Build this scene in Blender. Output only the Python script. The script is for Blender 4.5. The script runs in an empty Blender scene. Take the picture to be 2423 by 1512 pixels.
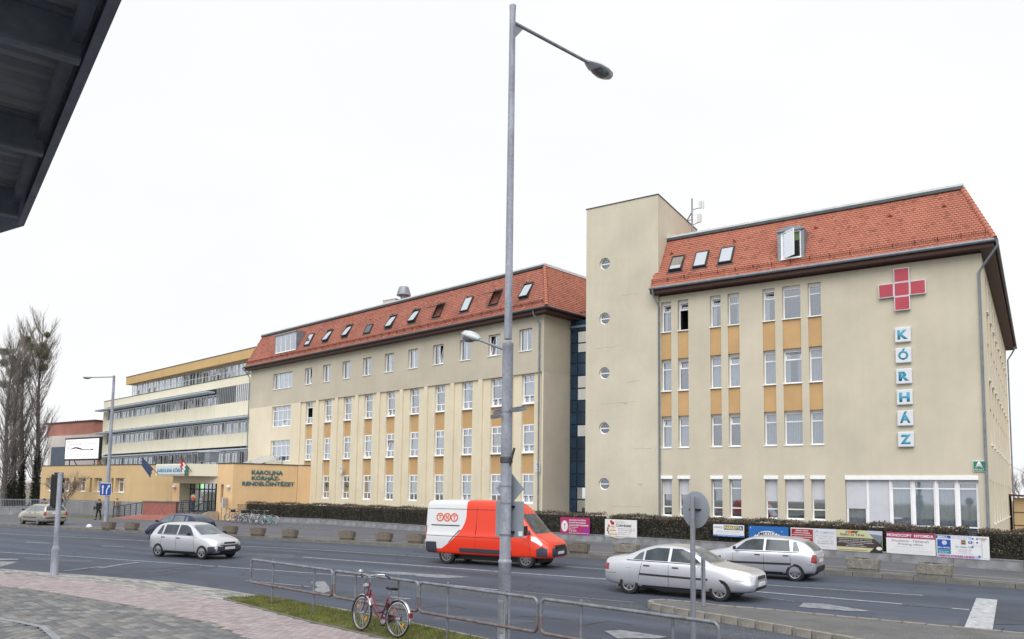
import bpy, bmesh, math, random
from math import sin, cos, pi, radians, sqrt, atan2
from mathutils import Vector as V, Matrix as Mx
from mathutils.bvhtree import BVHTree
random.seed(7)
rnd = random.random
def U(a, b): return a + (b - a) * rnd()
sc = bpy.context.scene
COL = sc.collection

# ------------------------------------------------------------------ camera
FPX, CX, CY = 1860.1, 1211.5, 1004.6          # measured on the photograph (2423 px wide)
PITCH, ROLL, YAW, EYE = radians(4.926), radians(.7727), radians(34.02), 2.85
def _w(v):
    x, y, z = v
    return V((x*cos(YAW)-y*sin(YAW), x*sin(YAW)+y*cos(YAW), z))
_up = V((0, -sin(PITCH), cos(PITCH)))
CR = _w(V((1, 0, 0))*cos(ROLL)+_up*sin(ROLL))
CU = _w(-V((1, 0, 0))*sin(ROLL)+_up*cos(ROLL))
CF = _w(V((0, cos(PITCH), sin(PITCH))))
C0 = V((0, 0, EYE))
cam = bpy.data.cameras.new('camera')
cam.sensor_width = 36; cam.lens = FPX/2423*36
cam.shift_y = (CY-756)/2423; cam.shift_x = 0
cam.clip_start = .05; cam.clip_end = 3000
co = bpy.data.objects.new('camera', cam); COL.objects.link(co)
m = Mx((CR, CU, -CF)).transposed().to_4x4(); m.translation = C0
co.matrix_world = m; sc.camera = co
def ray(x, y): return CF+CR*((x-CX)/FPX)-CU*((y-CY)/FPX)
def G(x, y, z=0.):
    d = ray(x, y); return C0+d*((z-EYE)/d.z)
def PY(x, y, Y):
    d = ray(x, y); return C0+d*(Y/d.y)
def PN(x, y, n, p):
    d = ray(x, y); return C0+d*((n.dot(p)-n.dot(C0))/n.dot(d))

# ------------------------------------------------------------------ sky, sun, exposure
SUN_EL, SUN_ROT = radians(48), radians(160)
w = bpy.data.worlds.new('World'); sc.world = w; w.use_nodes = True
nt = w.node_tree; nt.nodes.clear()
N = nt.nodes.new; L = nt.links.new
sky = N('ShaderNodeTexSky'); sky.sky_type = 'NISHITA'; sky.sun_disc = False
sky.sun_elevation = SUN_EL; sky.sun_rotation = SUN_ROT; sky.dust_density = 4; sky.air_density = 1
hs = N('ShaderNodeHueSaturation'); hs.inputs['Saturation'].default_value = .12; hs.inputs['Value'].default_value = 1.0
L(sky.outputs[0], hs.inputs['Color'])
tc = N('ShaderNodeTexCoord'); nz = N('ShaderNodeTexNoise'); nz.inputs['Scale'].default_value = 1.6; nz.inputs['Detail'].default_value = 5
nz.inputs['Roughness'].default_value = .55
mp = N('ShaderNodeMapping'); mp.inputs['Scale'].default_value = (1, 1, 2.2)
L(tc.outputs['Generated'], mp.inputs[0]); L(mp.outputs[0], nz.inputs['Vector'])
cr = N('ShaderNodeValToRGB'); cr.color_ramp.elements[0].position = .3; cr.color_ramp.elements[1].position = .75
cr.color_ramp.elements[0].color = (12.1, 12.3, 12.6, 1); cr.color_ramp.elements[1].color = (13.2, 13.3, 13.4, 1)
L(nz.outputs['Fac'], cr.inputs[0])
mx = N('ShaderNodeMix'); mx.data_type = 'RGBA'; mx.inputs[0].default_value = .93
L(hs.outputs[0], mx.inputs[6]); L(cr.outputs[0], mx.inputs[7])
bg = N('ShaderNodeBackground'); bg.inputs['Strength'].default_value = .06
ow = N('ShaderNodeOutputWorld'); L(mx.outputs[2], bg.inputs[0]); L(bg.outputs[0], ow.inputs[0])
sl = bpy.data.lights.new('sun', 'SUN'); sl.energy = 1.5; sl.angle = radians(55); sl.color = (1, .985, .96)
so = bpy.data.objects.new('sun', sl); COL.objects.link(so)
so.rotation_euler = (radians(90)-SUN_EL, 0, pi-SUN_ROT)
sc.view_settings.view_transform = 'Standard'; sc.view_settings.look = 'None'
sc.view_settings.exposure = .45; sc.view_settings.gamma = 1; sc.view_settings.use_curve_mapping = False

# ------------------------------------------------------------------ helpers
def lin(c):
    return tuple((v/12.92 if v <= .04045 else ((v+.055)/1.055)**2.4) for v in c)
def S(r, g, b): return lin((r/255, g/255, b/255))
MATS = {}
def mat(name, col, rough=.7, metal=0., var=.08, vs=1.5, bump=0., bs=60., streak=0., tracks=0., col2=None, spec=.5, fine=0., fs=80., stretch=None, coat=0., rvar=0.):
    if name in MATS: return MATS[name]
    m = bpy.data.materials.new(name); m.use_nodes = True
    t = m.node_tree; b = t.nodes['Principled BSDF']; n = t.nodes.new; l = t.links.new
    b.inputs['Roughness'].default_value = rough; b.inputs['Metallic'].default_value = metal
    b.inputs['Specular IOR Level'].default_value = spec
    if coat: b.inputs['Coat Weight'].default_value = coat; b.inputs['Coat Roughness'].default_value = .05
    tc = n('ShaderNodeTexCoord'); src = tc.outputs['Object']
    if stretch:
        mp = n('ShaderNodeMapping'); mp.inputs['Scale'].default_value = stretch; l(src, mp.inputs[0]); src = mp.outputs[0]
    if var or col2:
        z = n('ShaderNodeTexNoise'); z.inputs['Scale'].default_value = vs; z.inputs['Detail'].default_value = 8
        z.inputs['Roughness'].default_value = .62; l(src, z.inputs['Vector'])
        r = n('ShaderNodeValToRGB'); c2 = col2 or tuple(v*(1-3*var) for v in col)
        r.color_ramp.elements[0].position = .3; r.color_ramp.elements[1].position = .68
        r.color_ramp.elements[0].color = (*c2, 1); r.color_ramp.elements[1].color = (*[min(1, v*(1+var)) for v in col], 1)
        l(z.outputs['Fac'], r.inputs[0]); out = r.outputs[0]
        if fine:
            z2 = n('ShaderNodeTexNoise'); z2.inputs['Scale'].default_value = fs; z2.inputs['Detail'].default_value = 3
            l(tc.outputs['Object'], z2.inputs['Vector'])
            mr = n('ShaderNodeMapRange'); mr.inputs[1].default_value = .3; mr.inputs[2].default_value = .7
            mr.inputs[3].default_value = 1-fine; mr.inputs[4].default_value = 1+fine; l(z2.outputs['Fac'], mr.inputs[0])
            vm = n('ShaderNodeVectorMath'); vm.operation = 'SCALE'; l(out, vm.inputs[0]); l(mr.outputs[0], vm.inputs['Scale']); out = vm.outputs[0]
        if streak:
            mq = n('ShaderNodeMapping'); mq.inputs['Scale'].default_value = (3.2, 3.2, .16); l(tc.outputs['Object'], mq.inputs[0])
            z3 = n('ShaderNodeTexNoise'); z3.inputs['Scale'].default_value = 1; z3.inputs['Detail'].default_value = 6; l(mq.outputs[0], z3.inputs['Vector'])
            m3 = n('ShaderNodeMapRange'); m3.inputs[1].default_value = .35; m3.inputs[2].default_value = .62; m3.inputs[3].default_value = 1-streak; m3.inputs[4].default_value = 1+streak*.25; l(z3.outputs['Fac'], m3.inputs[0])
            v3 = n('ShaderNodeVectorMath'); v3.operation = 'SCALE'; l(out, v3.inputs[0]); l(m3.outputs[0], v3.inputs['Scale']); out = v3.outputs[0]
        if tracks:
            mq = n('ShaderNodeMapping'); mq.inputs['Scale'].default_value = (.035, .75, 1); mq.inputs['Rotation'].default_value = (0, 0, -.03); l(tc.outputs['Object'], mq.inputs[0])
            z3 = n('ShaderNodeTexNoise'); z3.inputs['Scale'].default_value = 1; z3.inputs['Detail'].default_value = 5; l(mq.outputs[0], z3.inputs['Vector'])
            m3 = n('ShaderNodeMapRange'); m3.inputs[1].default_value = .34; m3.inputs[2].default_value = .64; m3.inputs[3].default_value = 1-tracks; m3.inputs[4].default_value = 1+tracks; l(z3.outputs['Fac'], m3.inputs[0])
            v3 = n('ShaderNodeVectorMath'); v3.operation = 'SCALE'; l(out, v3.inputs[0]); l(m3.outputs[0], v3.inputs['Scale']); out = v3.outputs[0]
        l(out, b.inputs['Base Color'])
        if rvar:
            mr = n('ShaderNodeMapRange'); mr.inputs[3].default_value = rough-rvar; mr.inputs[4].default_value = rough+rvar
            l(z.outputs['Fac'], mr.inputs[0]); l(mr.outputs[0], b.inputs['Roughness'])
    else: b.inputs['Base Color'].default_value = (*col, 1)
    if bump:
        z = n('ShaderNodeTexNoise'); z.inputs['Scale'].default_value = bs; z.inputs['Detail'].default_value = 4; l(src, z.inputs['Vector'])
        bp = n('ShaderNodeBump'); bp.inputs['Strength'].default_value = bump; bp.inputs['Distance'].default_value = .02
        l(z.outputs['Fac'], bp.inputs['Height']); l(bp.outputs[0], b.inputs['Normal'])
    MATS[name] = m; return m
def emis(name, col, s):
    if name in MATS: return MATS[name]
    m = bpy.data.materials.new(name); m.use_nodes = True; b = m.node_tree.nodes['Principled BSDF']
    b.inputs['Base Color'].default_value = (*col, 1); b.inputs['Emission Color'].default_value = (*col, 1); b.inputs['Emission Strength'].default_value = s
    MATS[name] = m; return m
def glassmat(name, tint, refl, rough=.03):
    m = bpy.data.materials.new(name); m.use_nodes = True; t = m.node_tree; t.nodes.clear()
    n = t.nodes.new; l = t.links.new
    tr = n('ShaderNodeBsdfTransparent'); tr.inputs[0].default_value = (*tint, 1)
    gl = n('ShaderNodeBsdfGlossy'); gl.inputs['Roughness'].default_value = rough; gl.inputs['Color'].default_value = (.9, .94, 1, 1)
    lw = n('ShaderNodeLayerWeight'); lw.inputs['Blend'].default_value = .35
    mr = n('ShaderNodeMapRange'); mr.inputs[3].default_value = refl; mr.inputs[4].default_value = .75
    l(lw.outputs['Facing'], mr.inputs[0])
    tc = n('ShaderNodeTexCoord'); z = n('ShaderNodeTexNoise'); z.inputs['Scale'].default_value = .7
    l(tc.outputs['Object'], z.inputs['Vector'])
    bp = n('ShaderNodeBump'); bp.inputs['Strength'].default_value = .012; bp.inputs['Distance'].default_value = .05
    l(z.outputs['Fac'], bp.inputs['Height']); l(bp.outputs[0], gl.inputs['Normal'])
    ms = n('ShaderNodeMixShader'); l(mr.outputs[0], ms.inputs[0]); l(tr.outputs[0], ms.inputs[1]); l(gl.outputs[0], ms.inputs[2])
    o = n('ShaderNodeOutputMaterial'); l(ms.outputs[0], o.inputs[0]); MATS[name] = m; return m

class MB:
    """collects geometry; build() links it as one mesh object"""
    def __init__(s): s.v = []; s.f = []; s.mi = []
    def add(s, vs, fs, k=0):
        o = len(s.v); s.v += [tuple(p) for p in vs]; s.f += [tuple(i+o for i in f) for f in fs]; s.mi += [k]*len(fs); return s
    def quad(s, a, b, c, d, k=0): return s.add([a, b, c, d], [(0, 1, 2, 3)], k)
    def box(s, x0, x1, y0, y1, z0, z1, k=0, M=None):
        vs = [V((x, y, z)) for z in (z0, z1) for x, y in ((x0, y0), (x1, y0), (x1, y1), (x0, y1))]
        if M is not None: vs = [M @ v for v in vs]
        return s.add(vs, [(3, 2, 1, 0), (4, 5, 6, 7), (0, 1, 5, 4), (1, 2, 6, 5), (2, 3, 7, 6), (3, 0, 4, 7)], k)
    def tube(s, pts, r, n=8, k=0, cap=True):
        pts = [V(p) for p in pts]; rs = r if isinstance(r, (list, tuple)) else [r]*len(pts); rings = []
        up = None
        for i, p in enumerate(pts):
            a = pts[max(i-1, 0)]; b = pts[min(i+1, len(pts)-1)]; t = (b-a).normalized()
            if up is None: up = V((0, 0, 1)) if abs(t.z) < .9 else V((1, 0, 0))
            q = t.cross(up)
            if q.length < 1e-4: q = t.cross(V((0, 1, 0)))
            q.normalize(); up = q.cross(t).normalized()
            rings.append([p+(q*cos(2*pi*j/n)+up*sin(2*pi*j/n))*rs[i] for j in range(n)])
        vs = [v for R_ in rings for v in R_]; fs = []
        for i in range(len(pts)-1):
            for j in range(n): fs.append((i*n+j, i*n+(j+1) % n, (i+1)*n+(j+1) % n, (i+1)*n+j))
        if cap: fs += [tuple(range(n))[::-1], tuple((len(pts)-1)*n+j for j in range(n))]
        return s.add(vs, fs, k)
    def lathe(s, prof, n=24, k=0, M=None):
        vs = []; fs = []
        for r, z in prof:
            for j in range(n): vs.append(V((r*cos(2*pi*j/n), r*sin(2*pi*j/n), z)))
        for i in range(len(prof)-1):
            for j in range(n): fs.append((i*n+j, i*n+(j+1) % n, (i+1)*n+(j+1) % n, (i+1)*n+j))
        closed = prof[0] == prof[-1]
        if prof[0][0] > 1e-4 and not closed: fs.append(tuple(range(n))[::-1])
        if prof[-1][0] > 1e-4 and not closed: fs.append(tuple((len(prof)-1)*n+j for j in range(n)))
        if M is not None: vs = [M @ v for v in vs]
        return s.add(vs, fs, k)
    def prism(s, poly, a, b, k=0, ax='z', M=None):
        """poly: 2D points; extruded from a to b along ax"""
        def P(u, v_, h):
            return V((u, v_, h)) if ax == 'z' else (V((u, h, v_)) if ax == 'y' else V((h, u, v_)))
        n = len(poly); vs = [P(u, v_, a) for u, v_ in poly]+[P(u, v_, b) for u, v_ in poly]
        if M is not None: vs = [M @ v for v in vs]
        fs = [tuple(range(n))[::-1], tuple(range(n, 2*n))]+[(i, (i+1) % n, n+(i+1) % n, n+i) for i in range(n)]
        return s.add(vs, fs, k)
    def mesh(s, name, mats, smooth=False):
        me = bpy.data.meshes.new(name); me.from_pydata(s.v, [], s.f)
        for m_ in (mats if isinstance(mats, (list, tuple)) else [mats]): me.materials.append(m_)
        me.polygons.foreach_set('material_index', s.mi)
        bm = bmesh.new(); bm.from_mesh(me); bmesh.ops.recalc_face_normals(bm, faces=bm.faces)
        if smooth:
            for f in bm.faces: f.smooth = True
            for e in bm.edges:
                if len(e.link_faces) == 2 and e.calc_face_angle(0) > .7: e.smooth = False
        bm.to_mesh(me); bm.free(); return me
    def build(s, name, mats, parent=None, smooth=False, bevel=0, kind=None, seg=2):
        o = bpy.data.objects.new(name, s.mesh(name, mats, smooth)); COL.objects.link(o)
        if parent is not None: o.parent = parent
        if bevel:
            b = o.modifiers.new('b', 'BEVEL'); b.width = bevel; b.segments = seg; b.limit_method = 'ANGLE'; b.angle_limit = radians(40)
        if kind: o['kind'] = kind
        return o
def thing(name, label, cat, loc=(0, 0, 0), rz=0., group=None):
    o = bpy.data.objects.new(name, None); COL.objects.link(o); o.location = loc; o.rotation_euler = (0, 0, rz)
    o.empty_display_size = .2
    o['label'] = label; o['category'] = cat
    if group: o['group'] = group
    return o
def tag(o, label, cat, group=None, kind=None):
    if label: o['label'] = label
    if cat: o['category'] = cat
    if group: o['group'] = group
    if kind: o['kind'] = kind
    return o
def dup(root, loc, rz, label, group=None, parent=None):
    def cp(o, par):
        c = o.copy(); COL.objects.link(c); c.parent = par
        for ch in list(o.children): cp(ch, c)
        return c
    r = cp(root, parent); r.location = loc; r.rotation_euler = (0, 0, rz)
    if label: r['label'] = label
    if group: r['group'] = group
    return r
def baked(o):
    """apply modifiers without operators"""
    dg = bpy.context.evaluated_depsgraph_get(); me = bpy.data.meshes.new_from_object(o.evaluated_get(dg))
    o.modifiers.clear(); o.data = me; return o
def text(s, w, h, M, mt, parent, ext=.01, name='lettering', bold=0., shear=0., sp=1.):
    cu = bpy.data.curves.new('t', 'FONT'); cu.body = s; cu.align_x = 'LEFT'; cu.size = 1; cu.offset = bold; cu.shear = shear
    cu.space_character = sp; cu.resolution_u = 2
    o = bpy.data.objects.new('t', cu); me = bpy.data.meshes.new_from_object(o); bpy.data.objects.remove(o); bpy.data.curves.remove(cu)
    xs = [v.co.x for v in me.vertices]; ys = [v.co.y for v in me.vertices]
    x0, x1, y0, y1 = min(xs), max(xs), min(ys), max(ys)
    fx, fy = w/(x1-x0), h/(y1-y0)
    for v in me.vertices: v.co = M @ V(((v.co.x-x0)*fx, 0, (v.co.y-y0)*fy))
    if ext:
        bm = bmesh.new(); bm.from_mesh(me); n = (M.to_3x3() @ V((0, -1, 0))).normalized()
        r = bmesh.ops.extrude_face_region(bm, geom=bm.faces[:])
        for e in r['geom']:
            if isinstance(e, bmesh.types.BMVert): e.co += n*ext
        bmesh.ops.recalc_face_normals(bm, faces=bm.faces); bm.to_mesh(me); bm.free()
    me.name = name; me.materials.clear(); me.materials.append(mt)
    for p in me.polygons: p.material_index = 0
    ob = bpy.data.objects.new(name, me); COL.objects.link(ob); ob.parent = parent; return ob
T = Mx.Translation

# ------------------------------------------------------------------ materials
asphalt = mat('asphalt', S(74, 82, 97), .80, var=.13, vs=.30, tracks=.20, bump=.6, bs=90, fine=.30, fs=46, stretch=(.22, 1.9, 1), rvar=.12)
walk_asph = mat('walk_asphalt', S(99, 100, 108), .9, var=.07, vs=.5, bump=.4, bs=90, fine=.15, fs=40)
kerb_m = mat('kerb_concrete', S(124, 122, 117), .9, var=.12, vs=3, bump=.4, bs=40, fine=.12, fs=60)
conc = mat('concrete', S(146, 148, 156), .9, var=.12, vs=1.6, bump=.4, bs=30, col2=S(110, 110, 102))
paint = mat('road_paint', S(190, 192, 196), .8, var=.1, vs=5, col2=S(132, 135, 140), fine=.12)
paint_old = mat('worn_road_paint', S(146, 148, 152), .85, var=.1, vs=5, col2=S(98, 102, 110), fine=.15)
yellow_p = mat('yellow_paint', S(196, 184, 146), .8, var=.1, vs=6, col2=S(140, 134, 116))
wallA = mat('beige_render', S(210, 202, 182), .93, var=.05, vs=.28, streak=.02, bump=.35, bs=70, fine=.05, fs=30)
wallT = mat('grey_beige_render', S(209, 202, 183), .93, var=.05, vs=.28, streak=.02, bump=.35, bs=70, fine=.05, fs=30)
wallB = mat('taupe_render', S(199, 191, 173), .93, var=.045, vs=.3, streak=.02, bump=.35, bs=70, fine=.05, fs=30)
cream = mat('cream_render', S(228, 217, 192), .93, var=.03, vs=.5, streak=.03, bump=.3, bs=70, fine=.04, fs=30)
creamC = mat('pale_yellow_render', S(232, 226, 204), .92, var=.025, vs=.4, fine=.03)
ochre = mat('ochre_render', S(202, 166, 119), .93, var=.04, vs=.8, bump=.3, bs=70, fine=.05, fs=30)
orange_w = mat('apricot_render', S(234, 198, 152), .93, var=.03, vs=.5, streak=.03, bump=.3, bs=70, fine=.04)
orange_d = mat('sand_render', S(208, 180, 136), .93, var=.03, vs=.5, streak=.03, bump=.3, bs=70, fine=.04)
fasciaC = mat('mustard_fascia', S(206, 174, 122), .9, var=.04, vs=.6)
tile_m = mat('clay_tile', S(176, 114, 94), .8, var=.16, vs=1.2, bump=.2, bs=60, fine=.05, fs=14, col2=S(168, 102, 84))
tile_old = mat('clay_tile_weathered', S(166, 106, 90), .85, var=.16, vs=.8, bump=.2, bs=60, fine=.06, fs=9, col2=S(146, 92, 80))
soffit = mat('brown_soffit', S(74, 44, 36), .6, var=.08, vs=4)
zinc = mat('zinc', S(140, 148, 158), .45, metal=.4, var=.08, vs=3)
flash = mat('pale_flashing', S(214, 218, 220), .6, metal=.0, var=.05, vs=3)
gutter_m = mat('dark_gutter', S(84, 88, 92), .45, metal=.5, var=.08, vs=3)
white = mat('white_pvc', S(250, 250, 252), .45, var=.03, vs=3)
shutter_m = mat('white_shutter', S(214, 216, 224), .5, var=.02, vs=3)
dark_in = mat('unlit_room', S(48, 48, 50), .9, var=.25, vs=1.1)  # dark colour stands for the shade of unlit interiors behind panes
curt_w = mat('white_curtain', S(212, 214, 216), .9, var=.05, vs=2)
curt_g = mat('grey_curtain', S(142, 150, 156), .9, var=.08, vs=2)
curt_y = mat('yellow_blind', S(196, 184, 120), .9, var=.05, vs=2)
curt_b = mat('beige_blind', S(176, 170, 150), .9, var=.05, vs=2)
glass = glassmat('window_glass', (.84, .87, .90), .22)
glass_s = glassmat('skylight_glass', (.7, .74, .8), .82)
darkframe = mat('dark_frame', S(58, 60, 64), .5, var=.05)
navy = mat('navy_metal', S(34, 58, 80), .4, metal=.2, var=.05)
navy_glass = mat('navy_panel', S(38, 62, 86), .2, var=.2, vs=.6, spec=.5)
brick_red = mat('red_plaster', S(158, 104, 94), .95, var=.08, vs=3, bump=.5, bs=50, fine=.1)
redwall = mat('salmon_render', S(172, 118, 106), .93, var=.06, vs=.6)
palewall = mat('pinkish_render', S(206, 198, 194), .93, var=.04, vs=.6)
plinth_m = mat('grey_plinth', S(150, 150, 150), .9, var=.05, vs=1)
galv = mat('galvanised', S(150, 154, 162), .5, metal=.45, var=.10, vs=5, fine=.1, fs=20, stretch=(1, 1, .25))
polegrey = mat('pole_grey', S(170, 176, 190), .6, metal=.15, var=.08, vs=4, fine=.12, fs=18, stretch=(1, 1, .3), col2=S(126, 129, 140))
ironm = mat('dark_iron', S(60, 52, 52), .6, metal=.3, var=.2, vs=6)
railm = mat('worn_rail', S(140, 148, 158), .45, metal=.4, var=.1, vs=5, col2=S(104, 100, 104), fine=.1, fs=30)
rubber = mat('rubber', S(34, 34, 36), .8, var=.1)
black = mat('black_plastic', S(24, 25, 28), .5, var=.1)
chrome = mat('chrome', S(200, 202, 206), .2, metal=.9, var=.03)
teal = mat('teal_letter', S(28, 116, 132), .5, var=.05)
sky_blue = mat('sky_blue_letter', S(70, 160, 190), .5, var=.05)
sign_w = mat('sign_white', S(222, 226, 232), .5, var=.02)
redsign = mat('pink_red_panel', S(186, 70, 86), .55, var=.05)
greenm = mat('sign_green', S(30, 132, 92), .5, var=.05)
bluem = mat('sign_blue', S(24, 70, 150), .5, var=.04)
blackp = mat('print_black', S(40, 40, 44), .7, var=0)
mat('tile_pale', S(182, 118, 98), .85, var=.1, vs=3, fine=.1, fs=12); mat('tile_dark', S(168, 106, 88), .85, var=.15, vs=3, fine=.15, fs=12)
# ------------------------------------------------------------------ ground, road, pavements
def sheet(name, poly, z, mt, kind='structure', parent=None, n=None):
    bm = bmesh.new(); vs = [bm.verts.new((p[0], p[1], z)) for p in poly]; bm.faces.new(vs)
    bmesh.ops.triangulate(bm, faces=bm.faces); bmesh.ops.recalc_face_normals(bm, faces=bm.faces)
    for f in bm.faces:
        if f.normal.z < 0: f.normal_flip()
    me = bpy.data.meshes.new(name); bm.to_mesh(me); bm.free(); me.materials.append(mt)
    o = bpy.data.objects.new(name, me); COL.objects.link(o)
    if parent is not None: o.parent = parent
    if kind: o['kind'] = kind
    return o
soil = mat('far_ground', S(120, 118, 96), .95, var=.15, vs=.2, bump=.4, bs=20)
sheet('ground', [(-1200, -300), (600, -300), (600, 1500), (-1200, 1500)], -.03, soil)
KP = [(-120, 18.2), (-60.8, 26.03), (-46.08, 27.75), (-35.6, 29.3), (-26, 30.5), (-16.05, 31.05), (-6.76, 30.85), (-.62, 30.13), (8, 28.5), (40, 21)]
def resample(P, step):
    out = []; P = [V((p[0], p[1], 0)) for p in P]; d = 0
    for a, b in zip(P, P[1:]):
        Ls = (b-a).length
        while d < Ls: out.append(a.lerp(b, d/Ls)); d += step
        d -= Ls
    return out
def smooth_poly(P, it=2):
    P = [V((p[0], p[1], 0)) for p in P]
    for _ in range(it):
        Q = [P[0]]
        for a, b in zip(P, P[1:]): Q += [a.lerp(b, .25), a.lerp(b, .75)]
        P = Q+[P[-1]]
    return P
KS = smooth_poly(KP)
near_edge = [G(x, y, .1) for x, y in [(0, 1346.9), (120.8, 1356.4), (220, 1363), (402.8, 1379), (530, 1397), (612, 1411), (788, 1438.5), (964, 1472.5), (1145.6, 1511.5)]]
ne0 = near_edge[0]; ne1 = near_edge[-1]; dl = (near_edge[-1]-near_edge[-3]).normalized()
NE = [V((-80, 14.6, .1)), V((-45, 13.2, .1))]+near_edge+[ne1+dl*6, ne1+dl*18]
sheet('road', [(p.x, p.y-.2) for p in NE]+[(p.x, p.y+.05) for p in KS[::-1]], 0, asphalt)
far_pav = sheet('far_pavement', [(p.x, p.y+.14) for p in KS]+[(40, 120), (-160, 120)], .15, walk_asph)
# kerb stones along the far side of the road
def strip_between(name, P, off0, off1, z, mt, parent=None, kind='structure', z2=None):
    mb = MB(); n = len(P); vs = []
    for i, p in enumerate(P):
        t = (P[min(i+1, n-1)]-P[max(i-1, 0)]).normalized(); nn = V((-t.y, t.x, 0))
        vs += [(p+nn*off0)+V((0, 0, z)), (p+nn*off1)+V((0, 0, z2 if z2 is not None else z))]
    return mb.add(vs, [(2*i, 2*i+2, 2*i+3, 2*i+1) for i in range(n-1)]).build(name, mt, parent, kind=kind)
KR = resample([(p.x, p.y) for p in KS], 1.0)
stone_me = MB().box(-.49, .49, 0, .13, -.1, .155).mesh('kerb_stone', kerb_m)
for a, b in zip(KR, KR[1:]):
    if a.x < -64 or a.x > 3: continue
    o = bpy.data.objects.new('kerb_stone', stone_me); COL.objects.link(o); o.parent = far_pav
    o.location = (a+b)/2+V((0, 0, U(-.008, .006))); o.rotation_euler = (0, 0, atan2(b.y-a.y, b.x-a.x))
strip_between('yellow_line', KR, .62, .72, .156, yellow_p, kind='structure')
strip_between('yellow_line', KR, 1.75, 1.85, .156, yellow_p, kind='structure')
strip_between('asphalt_seam', KR, 3.4, 3.43, .156, mat('seam', S(90, 90, 90), .9), kind='structure')

# road markings, each stripe where it lies on the asphalt
MZ = [.005]
def mark(pts, w=.12, mt=paint, z=None):
    if z is None: MZ[0] += .00035; z = MZ[0]
    P = [G(x, y, 0) for x, y in pts]
    for p in P: p.z = 0
    Q = []
    for a, b in zip(P, P[1:]):
        k = max(1, int((b-a).length/3)); Q += [a.lerp(b, i/k) for i in range(k)]
    Q.append(P[-1])
    return strip_between('asphalt_crack' if mt.name == 'tar_seam' else 'lane_line', Q, -w/2, w/2, z, mt)
def blot(pts, mt=paint_old, name='road_marking', z=None):
    if z is None: MZ[0] += .00035; z = MZ[0]
    P = [G(x, y, 0) for x, y in pts]; return sheet(name, [(p.x, p.y) for p in P], z, mt)
mark([(-30, 1261), (0, 1262.3), (346.5, 1279.8), (577.4, 1292.4), (758, 1301.4), (1038, 1319.9), (1301, 1338), (1438.8, 1347.7), (1809.7, 1384), (2020, 1398), (2184, 1409)], .09)
mark([(577, 1299.5), (716, 1306)], .07, paint_old)
mark([(716.7, 1318.4), (1182.9, 1352.9), (1438.6, 1371), (1800, 1401), (2293.4, 1443)], .13)
mark([(60.4, 1283), (118.2, 1285.3)]); mark([(240.3, 1292), (292.7, 1294)])
mark([(0, 1306.7), (134.3, 1314.3), (322.3, 1326.8), (650.7, 1350.2), (788.2, 1360), (937, 1371.4), (1182.9, 1396.7)], .09)
mark([(579.7, 1373.7), (735, 1389)], .11, paint_old); mark([(975, 1322+15), (1155, 1350)], .1, paint_old)
mark([(1182.9, 1396.7), (1240, 1401), (1360, 1413), (1500, 1426)], .07, paint_old)
mark([(1800, 1412), (1880, 1424)], .08, paint_old)
mark([(1834, 1381), (2060, 1397), (2318, 1417.5)], .035, paint_old)
mark([(1568, 1421), (1726.7, 1437), (1833.8, 1446), (1952, 1458), (2320, 1493)], .05, paint_old)
zb = blot([(2310.4, 1415.6), (2360.3, 1419.8), (2348.1, 1494), (2281.2, 1486.6)], paint, 'stop_line')
blot([(735, 1378), (768, 1376), (779, 1390), (781, 1400), (765, 1404), (738, 1398), (752, 1390)])
blot([(870, 1352), (950, 1354), (1030, 1361), (1010, 1363), (935, 1360)])
blot([(976, 1358), (1040, 1360), (1115, 1366), (1050, 1369), (985, 1364)])
blot([(1901, 1427), (1948, 1429), (2070, 1448), (2010, 1447), (1890, 1437)])
blot([(0, 1329), (42, 1330), (20, 1337), (0, 1342)]); blot([(0, 1322), (42, 1323), (44, 1325), (0, 1326)])
mark([(236, 1345), (290, 1336), (330, 1331)], .22, paint_old); mark([(150, 1352), (200, 1346), (240, 1341)], .16, paint_old); mark([(350, 1355), (420, 1346), (520, 1340)], .07, paint_old)
blot([(1430, 1494), (1470, 1492), (1580, 1508), (1560, 1512), (1460, 1512)])
seam_m = mat('tar_seam', S(56, 62, 76), .6, var=.1)
for pts in ([(60, 1253), (420, 1272), (700, 1285)], [(350, 1345), (560, 1352), (900, 1375)], [(950, 1444), (1060, 1432), (1100, 1440)],
            [(1230, 1458), (1340, 1466)], [(300, 1300), (560, 1312), (760, 1330)], [(1380, 1480), (1440, 1470), (1500, 1480)]):
    mark(pts, .035, seam_m)
for _ in range(46):
    x, y = U(100, 2380), U(1300, 1500)
    if y > 1395+.05*x-60 and x < 1500: y = U(1330, 1395)
    pts = [(x, y)]
    for q in range(random.randint(3, 6)): x += U(10, 45)*random.choice((1, 1, -.3)); y += U(-7, 8); pts.append((x, y))
    mark(pts, U(.008, .02), seam_m)
lightp = mat('patched_asphalt', S(84, 90, 102), .85, var=.1, vs=1.5, bump=.4, bs=90, fine=.2, fs=40)
darkp = mat('fresh_asphalt', S(67, 73, 85), .8, var=.1, vs=1.5, bump=.4, bs=90, fine=.2, fs=40)
PZ = [.002]
def patch(pts, mt):
    PZ[0] += .0004; z = PZ[0]
    return blot(pts, mt, 'asphalt_patch', z)
patch([(450, 1305), (700, 1312), (690, 1322), (440, 1316)], lightp)
patch([(1050, 1455), (1280, 1470), (1180, 1482), (1020, 1466)], lightp)
patch([(2080, 1455), (2275, 1468), (2262, 1482), (2050, 1466)], lightp)
patch([(240, 1358), (520, 1330), (560, 1338), (330, 1368)], darkp)
for pts in ([(980, 1300), (1080, 1306), (1078, 1313), (976, 1307)], [(180, 1268), (330, 1274), (326, 1279), (176, 1273)], [(2040, 1366), (2200, 1376), (2190, 1384), (2030, 1374)], [(800, 1400), (930, 1412), (900, 1422), (780, 1409)]): patch(pts, darkp)
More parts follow.
